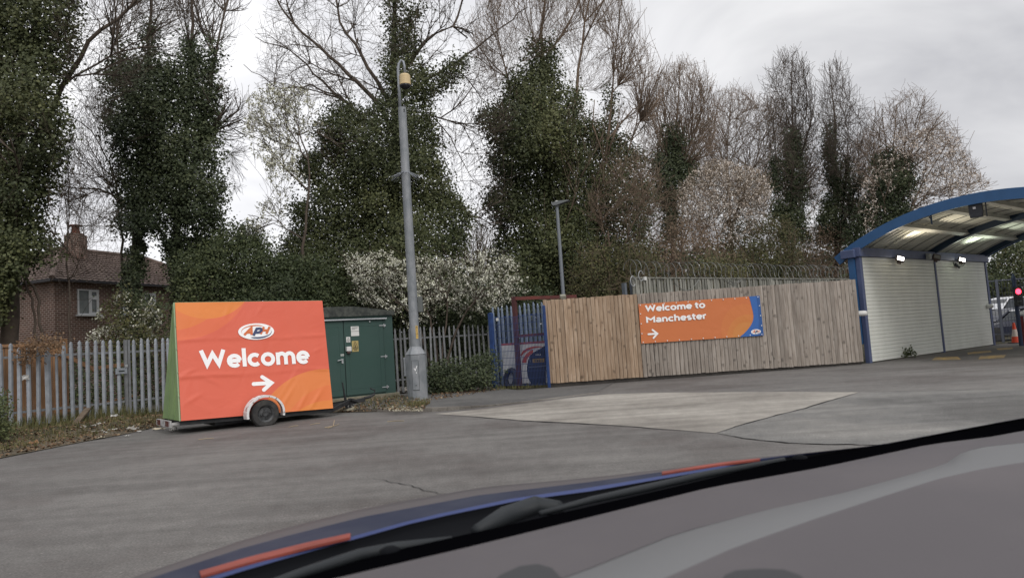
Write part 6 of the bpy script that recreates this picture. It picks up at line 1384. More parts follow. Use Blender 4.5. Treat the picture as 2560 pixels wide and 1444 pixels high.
def plant(name, base_px, Y, label, cat, group=None, stems=(), passes=(), bark=None, leaves=(), blossom=None, buds=None, extra=()):
    """a tree or bush: stems [(px points with dY, r0, r1)], passes [(outline, tips, depth, kw)], leaves [(outlines..., material, part name)]"""
    b = pt(base_px[0], base_px[1], Y); b.z = 0.0
    T_ = thing(name, tuple(b), label, cat, group)
    sk = Skel()
    for st in stems:
        P_ = [pt(p[0], p[1], Y+(p[2] if len(p) > 2 else 0)) for p in st[0]]
        sk.stem(P_, st[1]*0.85, st[2]*0.6, max(6, 3*len(P_)), st[3] if len(st) > 3 else 0.03)
    for poly, n, dep, kw in passes:
        if isinstance(n, (list, tuple)): sk.ramify(poly, Y, dep, [(int(c*kw), *r_) for c, *r_ in n], 0.00034*Y); continue
        kw = dict(kw); kw['rmin'] = max(kw['rmin'], 0.00040*Y); sk.grow(tips(poly, int(n*(1.9 if n > 100 else 1)), Y, dep), **kw)
    if sk.lines:
        v, f = sk.mesh(); raw_mesh('trunk', v, f, bark or BARK, np.full(len(f), .5), T_)
    for spec in leaves:
        m_, part = spec[0], spec[1]; v, f, t = merge([foliage(poly, Y+dy, *args) for poly, dy, args in spec[2:]])
        raw_mesh(part, v, f, m_, t, T_)
    for bl_ in ([blossom] if blossom else []):
        m_, cnt, per, sig, size, part, poly = bl_; N_ = sk.nodes(0.02)
        if poly is not None:
            pp = project(N_); N_ = N_[inside(poly, pp)]
        if len(N_):
            c = N_[RNG.integers(0, len(N_), cnt)]; idx = np.repeat(np.arange(cnt), per); n = len(idx); tt = np.clip(RNG.normal(0.55, 0.2, cnt), 0, 1)
            pos = c[idx]+RNG.normal(0, sig, (n, 3)); v, f = leaf_quads(pos, RNG.normal(size=(n, 3))+np.array([0, -0.3, 0.5]), size*RNG.uniform(0.6, 1.3, n), 0.95)
            raw_mesh(part, v, f, m_, np.clip(tt[idx]+RNG.normal(0, 0.2, n), 0, 1), T_)
    if buds:
        m_, cnt, size, part = buds; N_ = sk.nodes(0.012); c = N_[RNG.integers(0, len(N_), cnt)]
        v, f = leaf_quads(c+RNG.normal(0, 0.04, c.shape), RNG.normal(size=c.shape), size*RNG.uniform(0.5, 1.4, cnt), 0.6); raw_mesh(part, v, f, m_, np.clip(RNG.normal(0.5, 0.22, cnt), 0, 1), T_)
    return T_
def project(Pw):
    v = Pw-np.array(EYE); z = v @ FWn; return np.stack([CX+F*(v @ RTn)/z, CY-F*(v @ UPn)/z], 1)

FINE = dict(rk=0.006, rmin=0.0075, upb=0.5, maxd=3.5, curve=0.45, jit=0.05)
LIMB = dict(rk=0.011, rmin=0.012, upb=0.5, maxd=12, curve=0.5, jit=0.06, step=0.6)
#        count  lo   hi  ang  up   thick  wander
FAN = [(46, 2.5, 6.0, 40, 0.7, 0.008, 0.05), (260, 1.4, 3.8, 32, 0.6, 0.005, 0.06), (760, 0.8, 2.0, 32, 0.6, 0.002, 0.07), (700, 0.4, 1.1, 34, 0.5, 0.001, 0.08)]
SPREAD = [(55, 1.8, 4.8, 46, 0.4, 0.010, 0.10), (320, 0.9, 2.6, 44, 0.35, 0.005, 0.10), (900, 0.5, 1.4, 44, 0.35, 0.002, 0.11), (800, 0.25, 0.7, 42, 0.35, 0.001, 0.12)]
ARCH = [(70, 1.4, 4.0, 48, 0.1, 0.010, 0.13), (420, 0.8, 2.2, 46, 0.2, 0.004, 0.14), (1300, 0.4, 1.2, 44, 0.3, 0.002, 0.14)]
SPRAY = [(50, 1.0, 2.4, 55, 0.1, 0.006, 0.10), (300, 0.5, 1.3, 45, 0.0, 0.003, 0.10), (900, 0.25, 0.7, 42, 0.0, 0.002, 0.12)]
UPR = dict(rk=0.006, rmin=0.0075, upb=1.1, maxd=5.0, curve=0.55, jit=0.03, straight=1.2)

# 1 the ivy tree at the left border
P1 = [(-160, -90), (170, -60), (185, 10), (200, 45), (172, 70), (195, 100), (170, 140), (160, 190), (150, 240), (165, 300), (155, 345), (160, 400), (125, 430), (150, 470), (120, 505), (95, 530), (112, 570), (132, 600), (140, 640), (105, 655), (62, 670), (40, 700), (20, 740), (0, 800), (-160, 830)]
plant('ivy_tree', (20, 1000), 21.0, 'huge ivy smothered tree filling the left border beside the brick house', 'tree', None,
      stems=[([(20, 980), (30, 600), (60, 250), (110, -60)], 0.32, 0.12), ([(60, 420), (140, 250), (215, 110), (330, 10), (420, -70)], 0.13, 0.05), ([(160, 210), (240, 160), (330, 110), (480, 30)], 0.06, 0.02), ([(50, 650), (95, 740), (100, 800), (108, 850)], 0.05, 0.07), ([(60, 690), (85, 760), (92, 850)], 0.04, 0.06)],
      passes=[([(150, -60), (440, -80), (430, 60), (330, 130), (250, 170), (180, 260), (150, 200)], 30, 1.0, LIMB), ([(130, -60), (470, -80), (450, 60), (370, 190), (270, 300), (180, 360), (140, 200)], SPREAD, 2.0, 0.8), ([(120, 330), (200, 330), (310, 480), (300, 620), (140, 640), (100, 480)], SPREAD, 1.5, 0.22), (P1, SPREAD, 2.0, 0.16)],
      leaves=[(IVY, 'ivy', (P1, 0, (1.6, 620, 0.105, 14, 0.15, 0.9)), (P1, 0.1, (0.5, 230, 0.12, 12, 0.12, 0.2, 0.6, 0.75)), ([(-100, 560), (55, 600), (50, 690), (15, 740), (5, 800), (-100, 850)], -1.0, (0.8, 500, 0.10, 14, 0.10)))])
# 2 the ivy column left of the middle
P2 = [(262, 150), (300, 140), (291, 95), (302, 92), (318, 150), (350, 165), (362, 60), (375, 38), (388, 60), (385, 140), (420, 165), (455, 160), (462, 110), (478, 92), (490, 130), (520, 160), (530, 100), (545, 92), (540, 160), (528, 190), (550, 240), (538, 300), (532, 330), (552, 380), (535, 430), (562, 480), (545, 520), (562, 560), (548, 600), (555, 640), (430, 640), (405, 590), (312, 590), (292, 560), (302, 500), (284, 430), (296, 380), (272, 330), (262, 300), (275, 240), (256, 200)]
P2A = [(312, 570), (362, 570), (362, 640), (368, 700), (354, 748), (310, 748), (304, 700), (316, 640)]
P2B = [(412, 600), (550, 600), (560, 640), (520, 680), (440, 770), (425, 700)]
P2T = [(250, 160), (265, 20), (330, -90), (600, -90), (620, 40), (575, 130), (560, 200), (520, 200), (400, 150), (300, 180)]
P2L = [(130, 420), (170, 300), (260, 180), (290, 330), (310, 520), (280, 600), (170, 560)]
plant('ivy_tree', (335, 960), 26.0, 'many stemmed ivy column tree with bare top twigs standing behind the trailer sign', 'tree', None,
      stems=[([(335, 960), (335, 700), (345, 500), (375, 250), (378, 40), (385, -80)], 0.22, 0.06), ([(440, 960), (440, 600), (470, 300), (480, 90), (478, -80)], 0.24, 0.06), ([(500, 400), (520, 250), (545, 90), (590, -60)], 0.10, 0.04), ([(400, 420), (320, 260), (292, 90), (280, -60)], 0.09, 0.03), ([(340, 520), (270, 480), (150, 465), (60, 460)], 0.06, 0.02), ([(310, 700), (298, 560), (285, 430), (230, 330), (180, 290)], 0.07, 0.02)],
      passes=[(P2T, 30, 1.6, LIMB), (P2T, FAN, 2.6, 0.95), (P2L, 40, 1.2, LIMB), (P2L, SPREAD, 2.0, 0.65), ([(500, 160), (610, 240), (630, 420), (610, 520), (560, 600), (500, 480), (505, 330)], SPREAD, 2.0, 0.3), ([(300, 260), (520, 260), (530, 640), (330, 640)], SPREAD, 2.2, 0.14)],
      leaves=[(IVYD, 'ivy', (P2, 0, (1.5, 640, 0.11, 14, 0.16, 0.7)), (P2, 0.1, (0.5, 230, 0.12, 12, 0.12, 0.2, 0.6, 0.75)), (P2A, 0, (0.5, 700, 0.10, 14, 0.07, 0.3)), (P2B, 0, (1.0, 640, 0.11, 14, 0.10, 0.5)))])
# sapling in front of the house
plant('bare_sapling', (180, 960), 21.5, 'thin bare sapling with spreading twigs in front of the brick house', 'tree', None,
      stems=[([(182, 960), (176, 800), (172, 640), (170, 420), (165, 380)], 0.055, 0.015), ([(168, 700), (190, 680), (205, 560)], 0.02, 0.01)],
      passes=[([(90, 560), (170, 380), (310, 500), (300, 690), (200, 720), (110, 690)], SPREAD, 1.6, 0.22), ([(110, 700), (250, 720), (240, 800), (130, 790)], 14, 0.6, FINE)])
# 3 the great ivy tree behind the camera column
P3 = [(872, 262), (830, 268), (800, 290), (788, 340), (815, 372), (760, 392), (742, 425), (772, 470), (728, 520), (742, 560), (716, 600), (702, 640), (685, 700), (720, 770), (1060, 775), (1160, 765), (1150, 640), (1175, 560), (1165, 520), (1132, 485), (1112, 440), (1100, 370), (1092, 340), (1072, 270), (1082, 230), (1120, 222), (1168, 150), (1150, 138), (1092, 190), (1062, 180), (1040, 110), (1030, 70), (1062, 8), (1030, 28), (1006, 60), (1002, -40), (968, -40), (976, 120), (958, 180), (980, 230), (948, 240), (938, 270), (902, 282)]
P3T = [(640, 90), (700, -90), (1270, -90), (1240, 40), (1160, 120), (1050, 200), (960, 260), (880, 300), (760, 270), (640, 200)]
P3L = [(650, 150), (700, 60), (860, 120), (940, 240), (900, 330), (800, 250), (720, 220), (640, 260)]
plant('ivy_tree', (960, 970), 27.0, 'broad ivy clad tree with black spreading limbs behind the tall camera column', 'tree', None,
      stems=[([(985, 970), (985, 700), (990, 400), (985, 150), (985, -80)], 0.36, 0.10), ([(985, 330), (930, 240), (850, 160), (760, 90), (690, 0), (660, -70)], 0.13, 0.035), ([(975, 260), (900, 130), (850, 60), (830, -80)], 0.11, 0.04), ([(1000, 240), (1080, 190), (1150, 150), (1230, 90), (1320, 20)], 0.09, 0.03), ([(1010, 170), (1080, 90), (1140, 60), (1170, -60)], 0.10, 0.035), ([(960, 340), (880, 270), (800, 200), (720, 120), (640, 95)], 0.10, 0.02), ([(900, 290), (850, 240), (780, 215), (700, 225), (610, 160)], 0.06, 0.018), ([(1000, 520), (1090, 480), (1180, 540), (1250, 560)], 0.08, 0.025), ([(1000, 330), (1080, 290), (1160, 310), (1220, 335)], 0.07, 0.02), ([(870, 480), (860, 430), (900, 380), (985, 370)], 0.03, 0.03)],
      passes=[(P3T, 35, 1.8, dict(LIMB, rk=0.013)), (P3T, ARCH, 2.6, 1.1), (P3L, ARCH, 2.0, 0.35), ([(1060, 180), (1250, 80), (1290, 330), (1270, 620), (1150, 580), (1090, 380)], 12, 1.0, LIMB), ([(1060, 180), (1250, 80), (1290, 330), (1270, 620), (1150, 580), (1090, 380)], ARCH, 2.0, 0.7), ([(780, 300), (1080, 300), (1120, 640), (760, 640)], SPREAD, 2.4, 0.2)],
      leaves=[(IVY, 'ivy', (P3, 0, (1.9, 640, 0.105, 14, 0.16, 0.75)), (P3, 0.1, (0.5, 230, 0.12, 12, 0.12, 0.2, 0.6, 0.75)))])
P3V = [(800, 420), (830, 350), (880, 380), (900, 480), (860, 560)]
# white blossom tree left of it
PW1 = [(640, 215), (700, 205), (770, 215), (815, 275), (800, 330), (745, 400), (765, 440), (730, 520), (712, 600), (640, 640), (575, 620), (645, 500), (690, 490), (640, 400), (600, 330), (620, 250)]
plant('blossom_tree', (760, 960), 25.0, 'sparse white blossom tree leaning left of the broad ivy tree against the sky', 'tree', None,
      stems=[([(770, 960), (760, 620), (775, 480), (770, 390), (740, 300)], 0.12, 0.03), ([(775, 480), (720, 430), (660, 350), (610, 330)], 0.05, 0.015), ([(760, 600), (700, 560), (660, 520)], 0.04, 0.012), ([(770, 400), (720, 320), (680, 230)], 0.04, 0.012), ([(790, 330), (850, 360), (900, 350)], 0.03, 0.015)],
      passes=[(PW1, 16, 0.9, LIMB), (PW1, SPREAD, 1.5, 0.40)], bark=BARK, blossom=(BLOSG, 2400, 3, 0.04, 0.062, 'blossom', PW1))
# dark bushes along the back
plant('hedge_bush', (640, 960), 25.2, 'dark green rounded bush behind the trailer sign left of the kiosk', 'bush', None,
      stems=[([(640, 960), (640, 700)], 0.1, 0.04)], passes=[([(540, 600), (860, 660), (860, 775), (540, 775)], 60, 0.8, FINE)],
      leaves=[(BUSH, 'leaves', ([(440, 650), (520, 620), (545, 590), (580, 572), (622, 566), (645, 600), (682, 615), (700, 650), (740, 640), (800, 655), (860, 700), (880, 790), (820, 860), (440, 860)], 0, (1.3, 720, 0.10, 16, 0.15, 0.15)))])
plant('garden_bush', (300, 980), 22.2, 'yellow green bush with white flowers between the palisade and brick house', 'bush', None,
      stems=[([(300, 980), (310, 860), (330, 740)], 0.05, 0.015), ([(370, 980), (372, 800)], 0.05, 0.015)],
      passes=[([(200, 860), (260, 760), (330, 720), (400, 760), (410, 850)], 90, 0.7, dict(FINE, rmin=0.005))],
      leaves=[(OLIVE, 'leaves', ([(245, 850), (262, 770), (250, 745), (290, 735), (300, 705), (330, 740), (380, 745), (412, 760), (410, 900), (240, 900)], 0, (0.7, 260, 0.085, 12, 0.14, 0.5))), (BUSH, 'ivy', ([(300, 740), (380, 745), (412, 760), (412, 1010), (150, 1010), (160, 905), (290, 880)], 0.4, (0.8, 420, 0.09, 14, 0.15, 0.5)))],
      blossom=(BLOS, 240, 5, 0.05, 0.06, 'blossom', None))
# blossom bush over the grey palisade
PW2 = [(845, 645), (880, 625), (910, 640), (960, 615), (1010, 650), (1060, 630), (1110, 650), (1165, 636), (1230, 618), (1300, 655), (1292, 685), (1342, 705), (1325, 728), (1290, 738), (1262, 770), (1212, 785), (1180, 798), (1130, 792), (1080, 812), (1020, 815), (960, 770), (905, 762), (870, 742), (890, 705), (862, 680)]
plant('blossom_bush', (1100, 960), 23.8, 'dense white blossom bush overhanging the grey palisade right of the camera column', 'bush', None,
      stems=[([(1100, 960), (1090, 860), (1060, 740)], 0.08, 0.03), ([(1110, 960), (1140, 820), (1210, 720), (1300, 700)], 0.07, 0.02), ([(1090, 960), (1040, 800), (960, 720), (880, 660)], 0.07, 0.02), ([(1105, 900), (1120, 740), (1150, 650)], 0.05, 0.02)],
      passes=[(PW2, 50, 1.0, dict(LIMB, upb=0.05)), (PW2, SPRAY, 1.4, 1.2)], bark=BARK, blossom=(BLOS, 3700, 4, 0.036, 0.052, 'blossom', PW2),
      leaves=[(BUSH, 'leaves', (PW2, 0.3, (0.8, 60, 0.07, 8, 0.12, 0.3)))])
plant('hedge_bush', (1100, 980), 26.5, 'dark bush in shade behind the white blossom bush', 'bush', None, stems=[([(1100, 980), (1100, 800)], 0.06, 0.03)],
      leaves=[(IVYD, 'leaves', ([(850, 700), (1000, 690), (1160, 700), (1300, 720), (1380, 740), (1400, 960), (850, 960)], 0, (1.0, 620, 0.10, 14, 0.16, 0.3)))])
plant('ivy_bank', (1150, 978), 21.6, 'low bank of dark ivy spilling in front of the grey palisade', 'ivy', None,
      leaves=[(IVYD, 'leaves', ([(1070, 985), (1074, 925), (1092, 900), (1112, 912), (1130, 896), (1150, 918), (1172, 902), (1192, 890), (1212, 898), (1228, 876), (1240, 890), (1238, 966), (1180, 974), (1120, 984)], 0, (0.5, 900, 0.075, 12, 0.11)))])
plant('small_bare_tree', (1195, 900), 36.0, 'small pale bare tree far back between the two largest ivy trees', 'tree', None,
      stems=[([(1195, 900), (1195, 700), (1192, 570)], 0.06, 0.02)], passes=[([(1140, 640), (1190, 540), (1245, 590), (1260, 720), (1140, 740)], FAN, 1.6, 0.45)], bark=BARKP)
# 4 the ivy tree right of the lamp post
P4 = [(1328, 112), (1345, 93), (1360, 112), (1376, 100), (1386, 140), (1390, 200), (1396, 228), (1430, 225), (1452, 240), (1440, 282), (1462, 300), (1455, 360), (1480, 400), (1470, 470), (1490, 560), (1480, 760), (1250, 760), (1238, 640), (1252, 580), (1214, 502), (1242, 450), (1222, 402), (1240, 380), (1220, 330), (1206, 310), (1194, 284), (1240, 272), (1272, 230), (1264, 200), (1290, 190), (1296, 150), (1310, 182), (1324, 180)]
P4R = [(1455, 300), (1520, 298), (1518, 218), (1536, 240), (1530, 330), (1572, 350), (1592, 372), (1604, 402), (1588, 422), (1602, 455), (1640, 480), (1600, 620), (1640, 760), (1470, 760), (1480, 520), (1462, 420)]
P4T = [(1180, 250), (1170, 80), (1250, -90), (1540, -90), (1600, 60), (1650, 180), (1640, 380), (1600, 420), (1520, 300), (1440, 230), (1330, 200), (1240, 280)]
plant('ivy_tree', (1390, 970), 29.5, 'tall ivy tree with a fan of fine bare shoots behind the slim lamp post', 'tree', None,
      stems=[([(1380, 970), (1375, 600), (1360, 300), (1355, 100), (1365, -60)], 0.34, 0.06), ([(1400, 600), (1430, 350), (1450, 150), (1480, -60)], 0.16, 0.04), ([(1480, 760), (1500, 500), (1525, 300), (1540, 120)], 0.15, 0.03), ([(1370, 500), (1300, 330), (1270, 200), (1230, 20)], 0.10, 0.03), ([(1530, 500), (1580, 350), (1610, 200)], 0.07, 0.02)],
      passes=[(P4T, 36, 1.8, dict(LIMB, upb=1.0)), (P4T, FAN, 3.0, 2.7), ([(1230, 250), (1640, 250), (1660, 700), (1260, 700)], FAN, 3.0, 0.65)], bark=BARKB,
      leaves=[(IVY, 'ivy', (P4, 0, (1.9, 620, 0.115, 14, 0.17, 0.55)), (P4, 0.1, (0.5, 230, 0.12, 12, 0.12, 0.2, 0.6, 0.75)), (P4R, 0.6, (1.3, 520, 0.11, 12, 0.17, 0.6)))])
# brown willow dome
PD4 = [(1440, 600), (1455, 520), (1490, 440), (1530, 380), (1560, 410), (1590, 360), (1620, 420), (1655, 410), (1670, 470), (1712, 500), (1700, 560), (1640, 600), (1540, 620)]
plant('brown_shrub', (1560, 940), 27.6, 'dome of reddish brown bare shoots in front of the tall ivy tree', 'shrub', None,
      stems=[([(1540, 940), (1530, 700), (1520, 580)], 0.08, 0.05), ([(1535, 700), (1580, 560), (1640, 480)], 0.04, 0.015), ([(1525, 640), (1500, 540), (1490, 460)], 0.03, 0.012)],
      passes=[(PD4, 25, 1.0, dict(LIMB, upb=0.7)), (PD4, SPREAD, 2.0, 0.55)], bark=BARKB, buds=(BROWNL, 900, 0.05, 'buds'))
for k, (poly, Y, bx, lab, lm) in enumerate((
    ([(1430, 640), (1480, 600), (1560, 610), (1630, 590), (1650, 650), (1640, 780), (1420, 780)], 26.8, 1530, 'olive leaved shrub behind the tan part of the board fence', OLIVE),
    ([(1620, 600), (1680, 560), (1740, 545), (1800, 570), (1820, 640), (1830, 720), (1610, 720)], 33.0, 1710, 'brown twiggy shrub above the left end of the paling fence', BROWNL),
    ([(1800, 560), (1850, 545), (1900, 560), (1960, 540), (2000, 590), (2010, 720), (1800, 720)], 36.0, 1900, 'rounded olive brown shrub above the middle of the razor wire', OLIVE),
    ([(1990, 600), (2050, 565), (2110, 580), (2150, 600), (2160, 720), (1990, 720)], 38.0, 2070, 'brown olive shrub beside the canopy left eave', BROWNL),
    ([(1700, 690), (1740, 650), (1800, 640), (1850, 650), (1880, 720), (1700, 730)], 29.5, 1790, 'low yellow green shrub just behind the razor wire', OLIVE))):
    plant('wild_shrub', (bx, 900), Y, lab, 'shrub', None, stems=[([(bx, 900), (bx-8, 700), (bx-20, 620)], 0.07, 0.03), ([(bx, 800), (bx+30, 660)], 0.05, 0.02)],
          passes=[(poly, 20, 1.0, LIMB), (poly, SPREAD, 1.6, 0.6)], bark=BARKP if lm is OLIVE else BARKB, leaves=[(lm, 'leaves', (poly, 0, (1.2, 330 if lm is OLIVE else 210, 0.085, 10, 0.17, 0.8)))] + ([(BUSH, 'ivy', (poly, 0.9, (0.7, 190, 0.10, 12, 0.18, 0.6)))] if k in (0, 2, 4) else []))
# the row of bare trees to the right
plant('ivy_tree', (1690, 940), 36.0, 'narrow ivy wrapped trunk with upright brown shoots behind the board fence', 'tree', None,
      stems=[([(1690, 940), (1680, 600), (1688, 400), (1700, 160)], 0.2, 0.04), ([(1690, 450), (1740, 330), (1770, 220)], 0.06, 0.02), ([(1685, 430), (1650, 330), (1640, 250)], 0.05, 0.02)],
      passes=[([(1590, 420), (1610, 260), (1660, 170), (1700, 145), (1740, 160), (1800, 230), (1790, 360), (1740, 450), (1640, 480)], 18, 1.4, dict(LIMB, upb=1)), ([(1590, 420), (1610, 260), (1660, 170), (1700, 145), (1740, 160), (1800, 230), (1790, 360), (1740, 450), (1640, 480)], FAN, 2.6, 1.4)], bark=BARKB, buds=(BROWNL, 1300, 0.075, 'buds'),
      leaves=[(IVYD, 'ivy', ([(1680, 308), (1696, 330), (1712, 360), (1706, 400), (1742, 420), (1738, 450), (1712, 480), (1702, 500), (1690, 525), (1695, 600), (1660, 600), (1668, 540), (1648, 500), (1634, 450), (1628, 410), (1645, 390), (1664, 380), (1660, 340)], 0, (1.1, 620, 0.12, 14, 0.17, 0.5)))])
PB = [(1740, 560), (1730, 360), (1790, 240), (1830, 205), (1900, 250), (1960, 240), (1990, 320), (1960, 470), (1900, 560)]
plant('bare_tree', (1830, 940), 42.0, 'hazy reddish brown bare tree between the narrow ivy trunks', 'tree', None,
      stems=[([(1830, 940), (1830, 600), (1815, 400), (1830, 240)], 0.16, 0.03), ([(1830, 560), (1890, 400), (1930, 280)], 0.08, 0.02)], passes=[(PB, 24, 1.8, dict(LIMB, upb=1)), (PB, SPREAD, 3.0, 1.6), (PB, FAN, 3.0, 0.7)], bark=BARKB, buds=(BROWNL, 2600, 0.075, 'buds'))
PW6 = [(1690, 470), (1740, 420), (1790, 395), (1850, 410), (1905, 425), (1935, 480), (1905, 545), (1850, 610), (1750, 630), (1700, 570)]
plant('blossom_tree', (1800, 940), 34.5, 'pale pinkish blossom tree above the middle of the paling fence', 'tree', None,
      stems=[([(1800, 940), (1800, 680), (1790, 560), (1770, 470)], 0.1, 0.03), ([(1800, 640), (1850, 520), (1880, 450)], 0.05, 0.015)], passes=[(PW6, 20, 1.2, LIMB), (PW6, SPREAD, 2.0, 1.0)], bark=BARKP, blossom=(PINKB, 3000, 3, 0.05, 0.065, 'blossom', PW6))
def tall(bx, top, Y, lab, outline, ivy, extra_stems, seedn):
    plant('bare_tree', (bx, 930), Y, lab, 'tree', None, stems=[([(bx, 930), (bx-5, 600), (bx-2, 400), top], 0.2, 0.025)]+extra_stems,
          passes=[(outline, 26, 1.6, dict(LIMB, upb=0.6)), (outline, SPREAD, 3.0, 1.0), (outline, FAN, 3.0, 0.3)], bark=BARK, leaves=[(IVYD, 'ivy', *[(p, 0, (0.6, 600, 0.12, 12, 0.15, 0.6)) for p in ivy])])
tall(1985, (1978, 140), 38.0, 'tall bare tree with ivy up its straight trunk, highest of the right hand row', [(1915, 330), (1905, 200), (1950, 130), (1990, 120), (2030, 170), (2050, 300), (2060, 480), (2000, 560), (1950, 480)],
     [[(1970, 330), (1998, 330), (2002, 420), (2014, 470), (2006, 540), (2020, 600), (1950, 600), (1962, 520), (1966, 480), (1960, 420)], [(1930, 400), (1945, 395), (1958, 540), (1935, 550)]], [([(1985, 700), (1950, 540), (1935, 400), (1920, 330)], 0.08, 0.02), ([(1990, 420), (2030, 300), (2040, 200)], 0.06, 0.015), ([(1980, 330), (1940, 220)], 0.05, 0.012)], 420)
tall(2095, (2075, 160), 38.5, 'bare tree forking into two ivied stems left of the canopy roof', [(2040, 300), (2045, 190), (2075, 150), (2110, 150), (2130, 220), (2180, 270), (2200, 380), (2170, 520), (2110, 560), (2050, 450)],
     [[(2068, 310), (2082, 308), (2090, 400), (2096, 470), (2090, 540), (2130, 600), (2045, 605), (2052, 540), (2072, 480), (2062, 380)], [(2112, 400), (2122, 400), (2126, 500), (2130, 580), (2100, 580), (2105, 480)], [(2120, 520), (2145, 440), (2158, 442), (2135, 520), (2125, 545)]], [([(2095, 640), (2110, 500), (2118, 400), (2125, 260)], 0.1, 0.02), ([(2110, 560), (2145, 450), (2190, 350)], 0.06, 0.015)], 420)
P9 = [(2150, 480), (2150, 360), (2200, 260), (2260, 222), (2310, 225), (2350, 290), (2400, 330), (2440, 410), (2490, 470), (2440, 500), (2340, 520), (2220, 580), (2150, 600)]
P9B = [(2150, 600), (2150, 470), (2240, 330), (2320, 320), (2390, 330), (2430, 420), (2480, 465), (2420, 490), (2300, 540), (2220, 600)]
plant('blossom_tree', (2240, 930), 36.5, 'pink white blossom tree with ivy heart rising behind the blue canopy', 'tree', None,
      stems=[([(2240, 930), (2235, 600), (2230, 450), (2240, 260)], 0.18, 0.03), ([(2240, 600), (2310, 450), (2380, 340)], 0.09, 0.02), ([(2245, 640), (2340, 540), (2450, 460)], 0.08, 0.02), ([(2235, 500), (2290, 350), (2310, 240)], 0.07, 0.02), ([(2235, 560), (2190, 450), (2170, 360)], 0.06, 0.02)],
      passes=[(P9, 30, 2.0, LIMB), (P9, SPREAD, 3.0, 1.5)], bark=BARKB, blossom=(PINKB, 4200, 3, 0.05, 0.065, 'blossom', P9B),
      leaves=[(IVYD, 'ivy', ([(2183, 402), (2222, 380), (2262, 390), (2276, 420), (2292, 450), (2268, 500), (2275, 545), (2210, 600), (2170, 540), (2150, 600), (2115, 620), (2140, 530), (2180, 500), (2188, 440)], 0, (1.1, 560, 0.12, 14, 0.18, 0.7)))])
for poly, Y, bx, lab in (([(1590, 640), (1590, 400), (1640, 330), (1720, 300), (1790, 330), (1800, 480), (1760, 640)], 47.0, 1700, 'brown bare tree filling the gap behind the narrow ivy wrapped trunk'),
                         ([(1880, 640), (1890, 400), (1940, 320), (2010, 330), (2060, 380), (2070, 520), (2040, 640)], 48.0, 1960, 'brown bare tree behind the tallest ivied bare trunk'),
                         ([(2050, 640), (2080, 420), (2130, 340), (2200, 330), (2230, 420), (2210, 600)], 49.0, 2140, 'brown bare tree filling the gap left of the canopy')):
    plant('bare_tree', (bx, 900), Y, lab, 'tree', None, stems=[([(bx, 900), (bx, 640), (bx+8, 480), (bx+5, 370)], 0.15, 0.03), ([(bx, 640), (bx+50, 480)], 0.07, 0.02), ([(bx, 620), (bx-50, 470)], 0.07, 0.02)],
          passes=[(poly, 24, 2.0, dict(LIMB, upb=0.8)), (poly, SPREAD, 3.2, 1.2)], bark=BARKB, buds=(BROWNL, 2200, 0.085, 'buds'))
# far trees at the right border and a far belt behind everything
for k, (poly, Y, bx, lab) in enumerate((([(2440, 860), (2450, 700), (2480, 640), (2520, 610), (2560, 590), (2640, 570), (2700, 600), (2720, 860)], 55.0, 2560, 'dark green wood edge tree beyond the canopy at the right border'),)):
    plant('far_tree', (bx, 880), Y, lab, 'tree', None, stems=[([(bx-50, 880), (bx-55, 740), (bx-40, 660)], 0.16, 0.06), ([(bx, 880), (bx+5, 700)], 0.15, 0.06)], passes=[(poly, 160, 1.5, dict(FINE, rmin=0.012))], bark=BARKP, leaves=[(BUSH, 'leaves', (poly, 0, (2.0, 230, 0.19, 12, 0.3, 0.4))), (OLIVE, 'young_leaves', (poly, -0.5, (1.5, 50, 0.16, 10, 0.25, 0.4)))])
poly_far = [(-300, 900), (-300, 720), (-100, 700), (120, 740), (420, 690), (640, 690), (860, 690), (1100, 690), (1300, 660), (1500, 640), (1700, 620), (1900, 630), (2150, 640), (2300, 650), (2480, 690), (2480, 900)]
v, f, t = foliage(poly_far, 62.0, 3.0, 60, 0.42, 10, 0.5, 0.02); o = raw_mesh('far_wood', v, f, BUSH, t, base=tuple(pt(1000, 860, 62)*1.0)); stuff(o, 'dim belt of far wood seen through gaps between the trees', 'wood')
# green bush at the left border, dried vine on the palisade
plant('green_bush', (-10, 1080), 14.6, 'small fresh green bush cut by the left border on the verge', 'bush', None, leaves=[(BUSH, 'leaves', ([(-90, 1120), (-90, 985), (-20, 978), (14, 990), (24, 1020), (16, 1050), (22, 1085), (-20, 1110)], 0, (0.4, 1500, 0.055, 12, 0.07)))])
pvn = [(34, 900), (60, 865), (90, 845), (130, 840), (155, 850), (152, 880), (120, 875), (90, 890), (60, 910), (40, 915)]
b = PP.pick(95, 880, -0.1); Yv = b.y; TV = thing('dry_vine', tuple(b), 'tangle of dry brown vine hanging over the left palisade tops', 'vine')
sk = Skel(); sk.stem([pt(30, 905, Yv), pt(80, 870, Yv-0.1), pt(155, 855, Yv+0.2)], 0.012, 0.008, 10, 0.05); sk.grow(tips(pvn, 240, Yv-0.05, 0.16), rk=0.003, rmin=0.004, upb=-0.2, maxd=0.9, curve=0.5, jit=0.12); v, f = sk.mesh(); raw_mesh('stems', v, f, BARKP, np.full(len(f), .5), TV)
v, f, t = foliage(pvn, Yv-0.05, 0.2, 900, 0.06, 10, 0.08, 0.0); raw_mesh('dry_leaves', v, f, DRYV, t, TV)
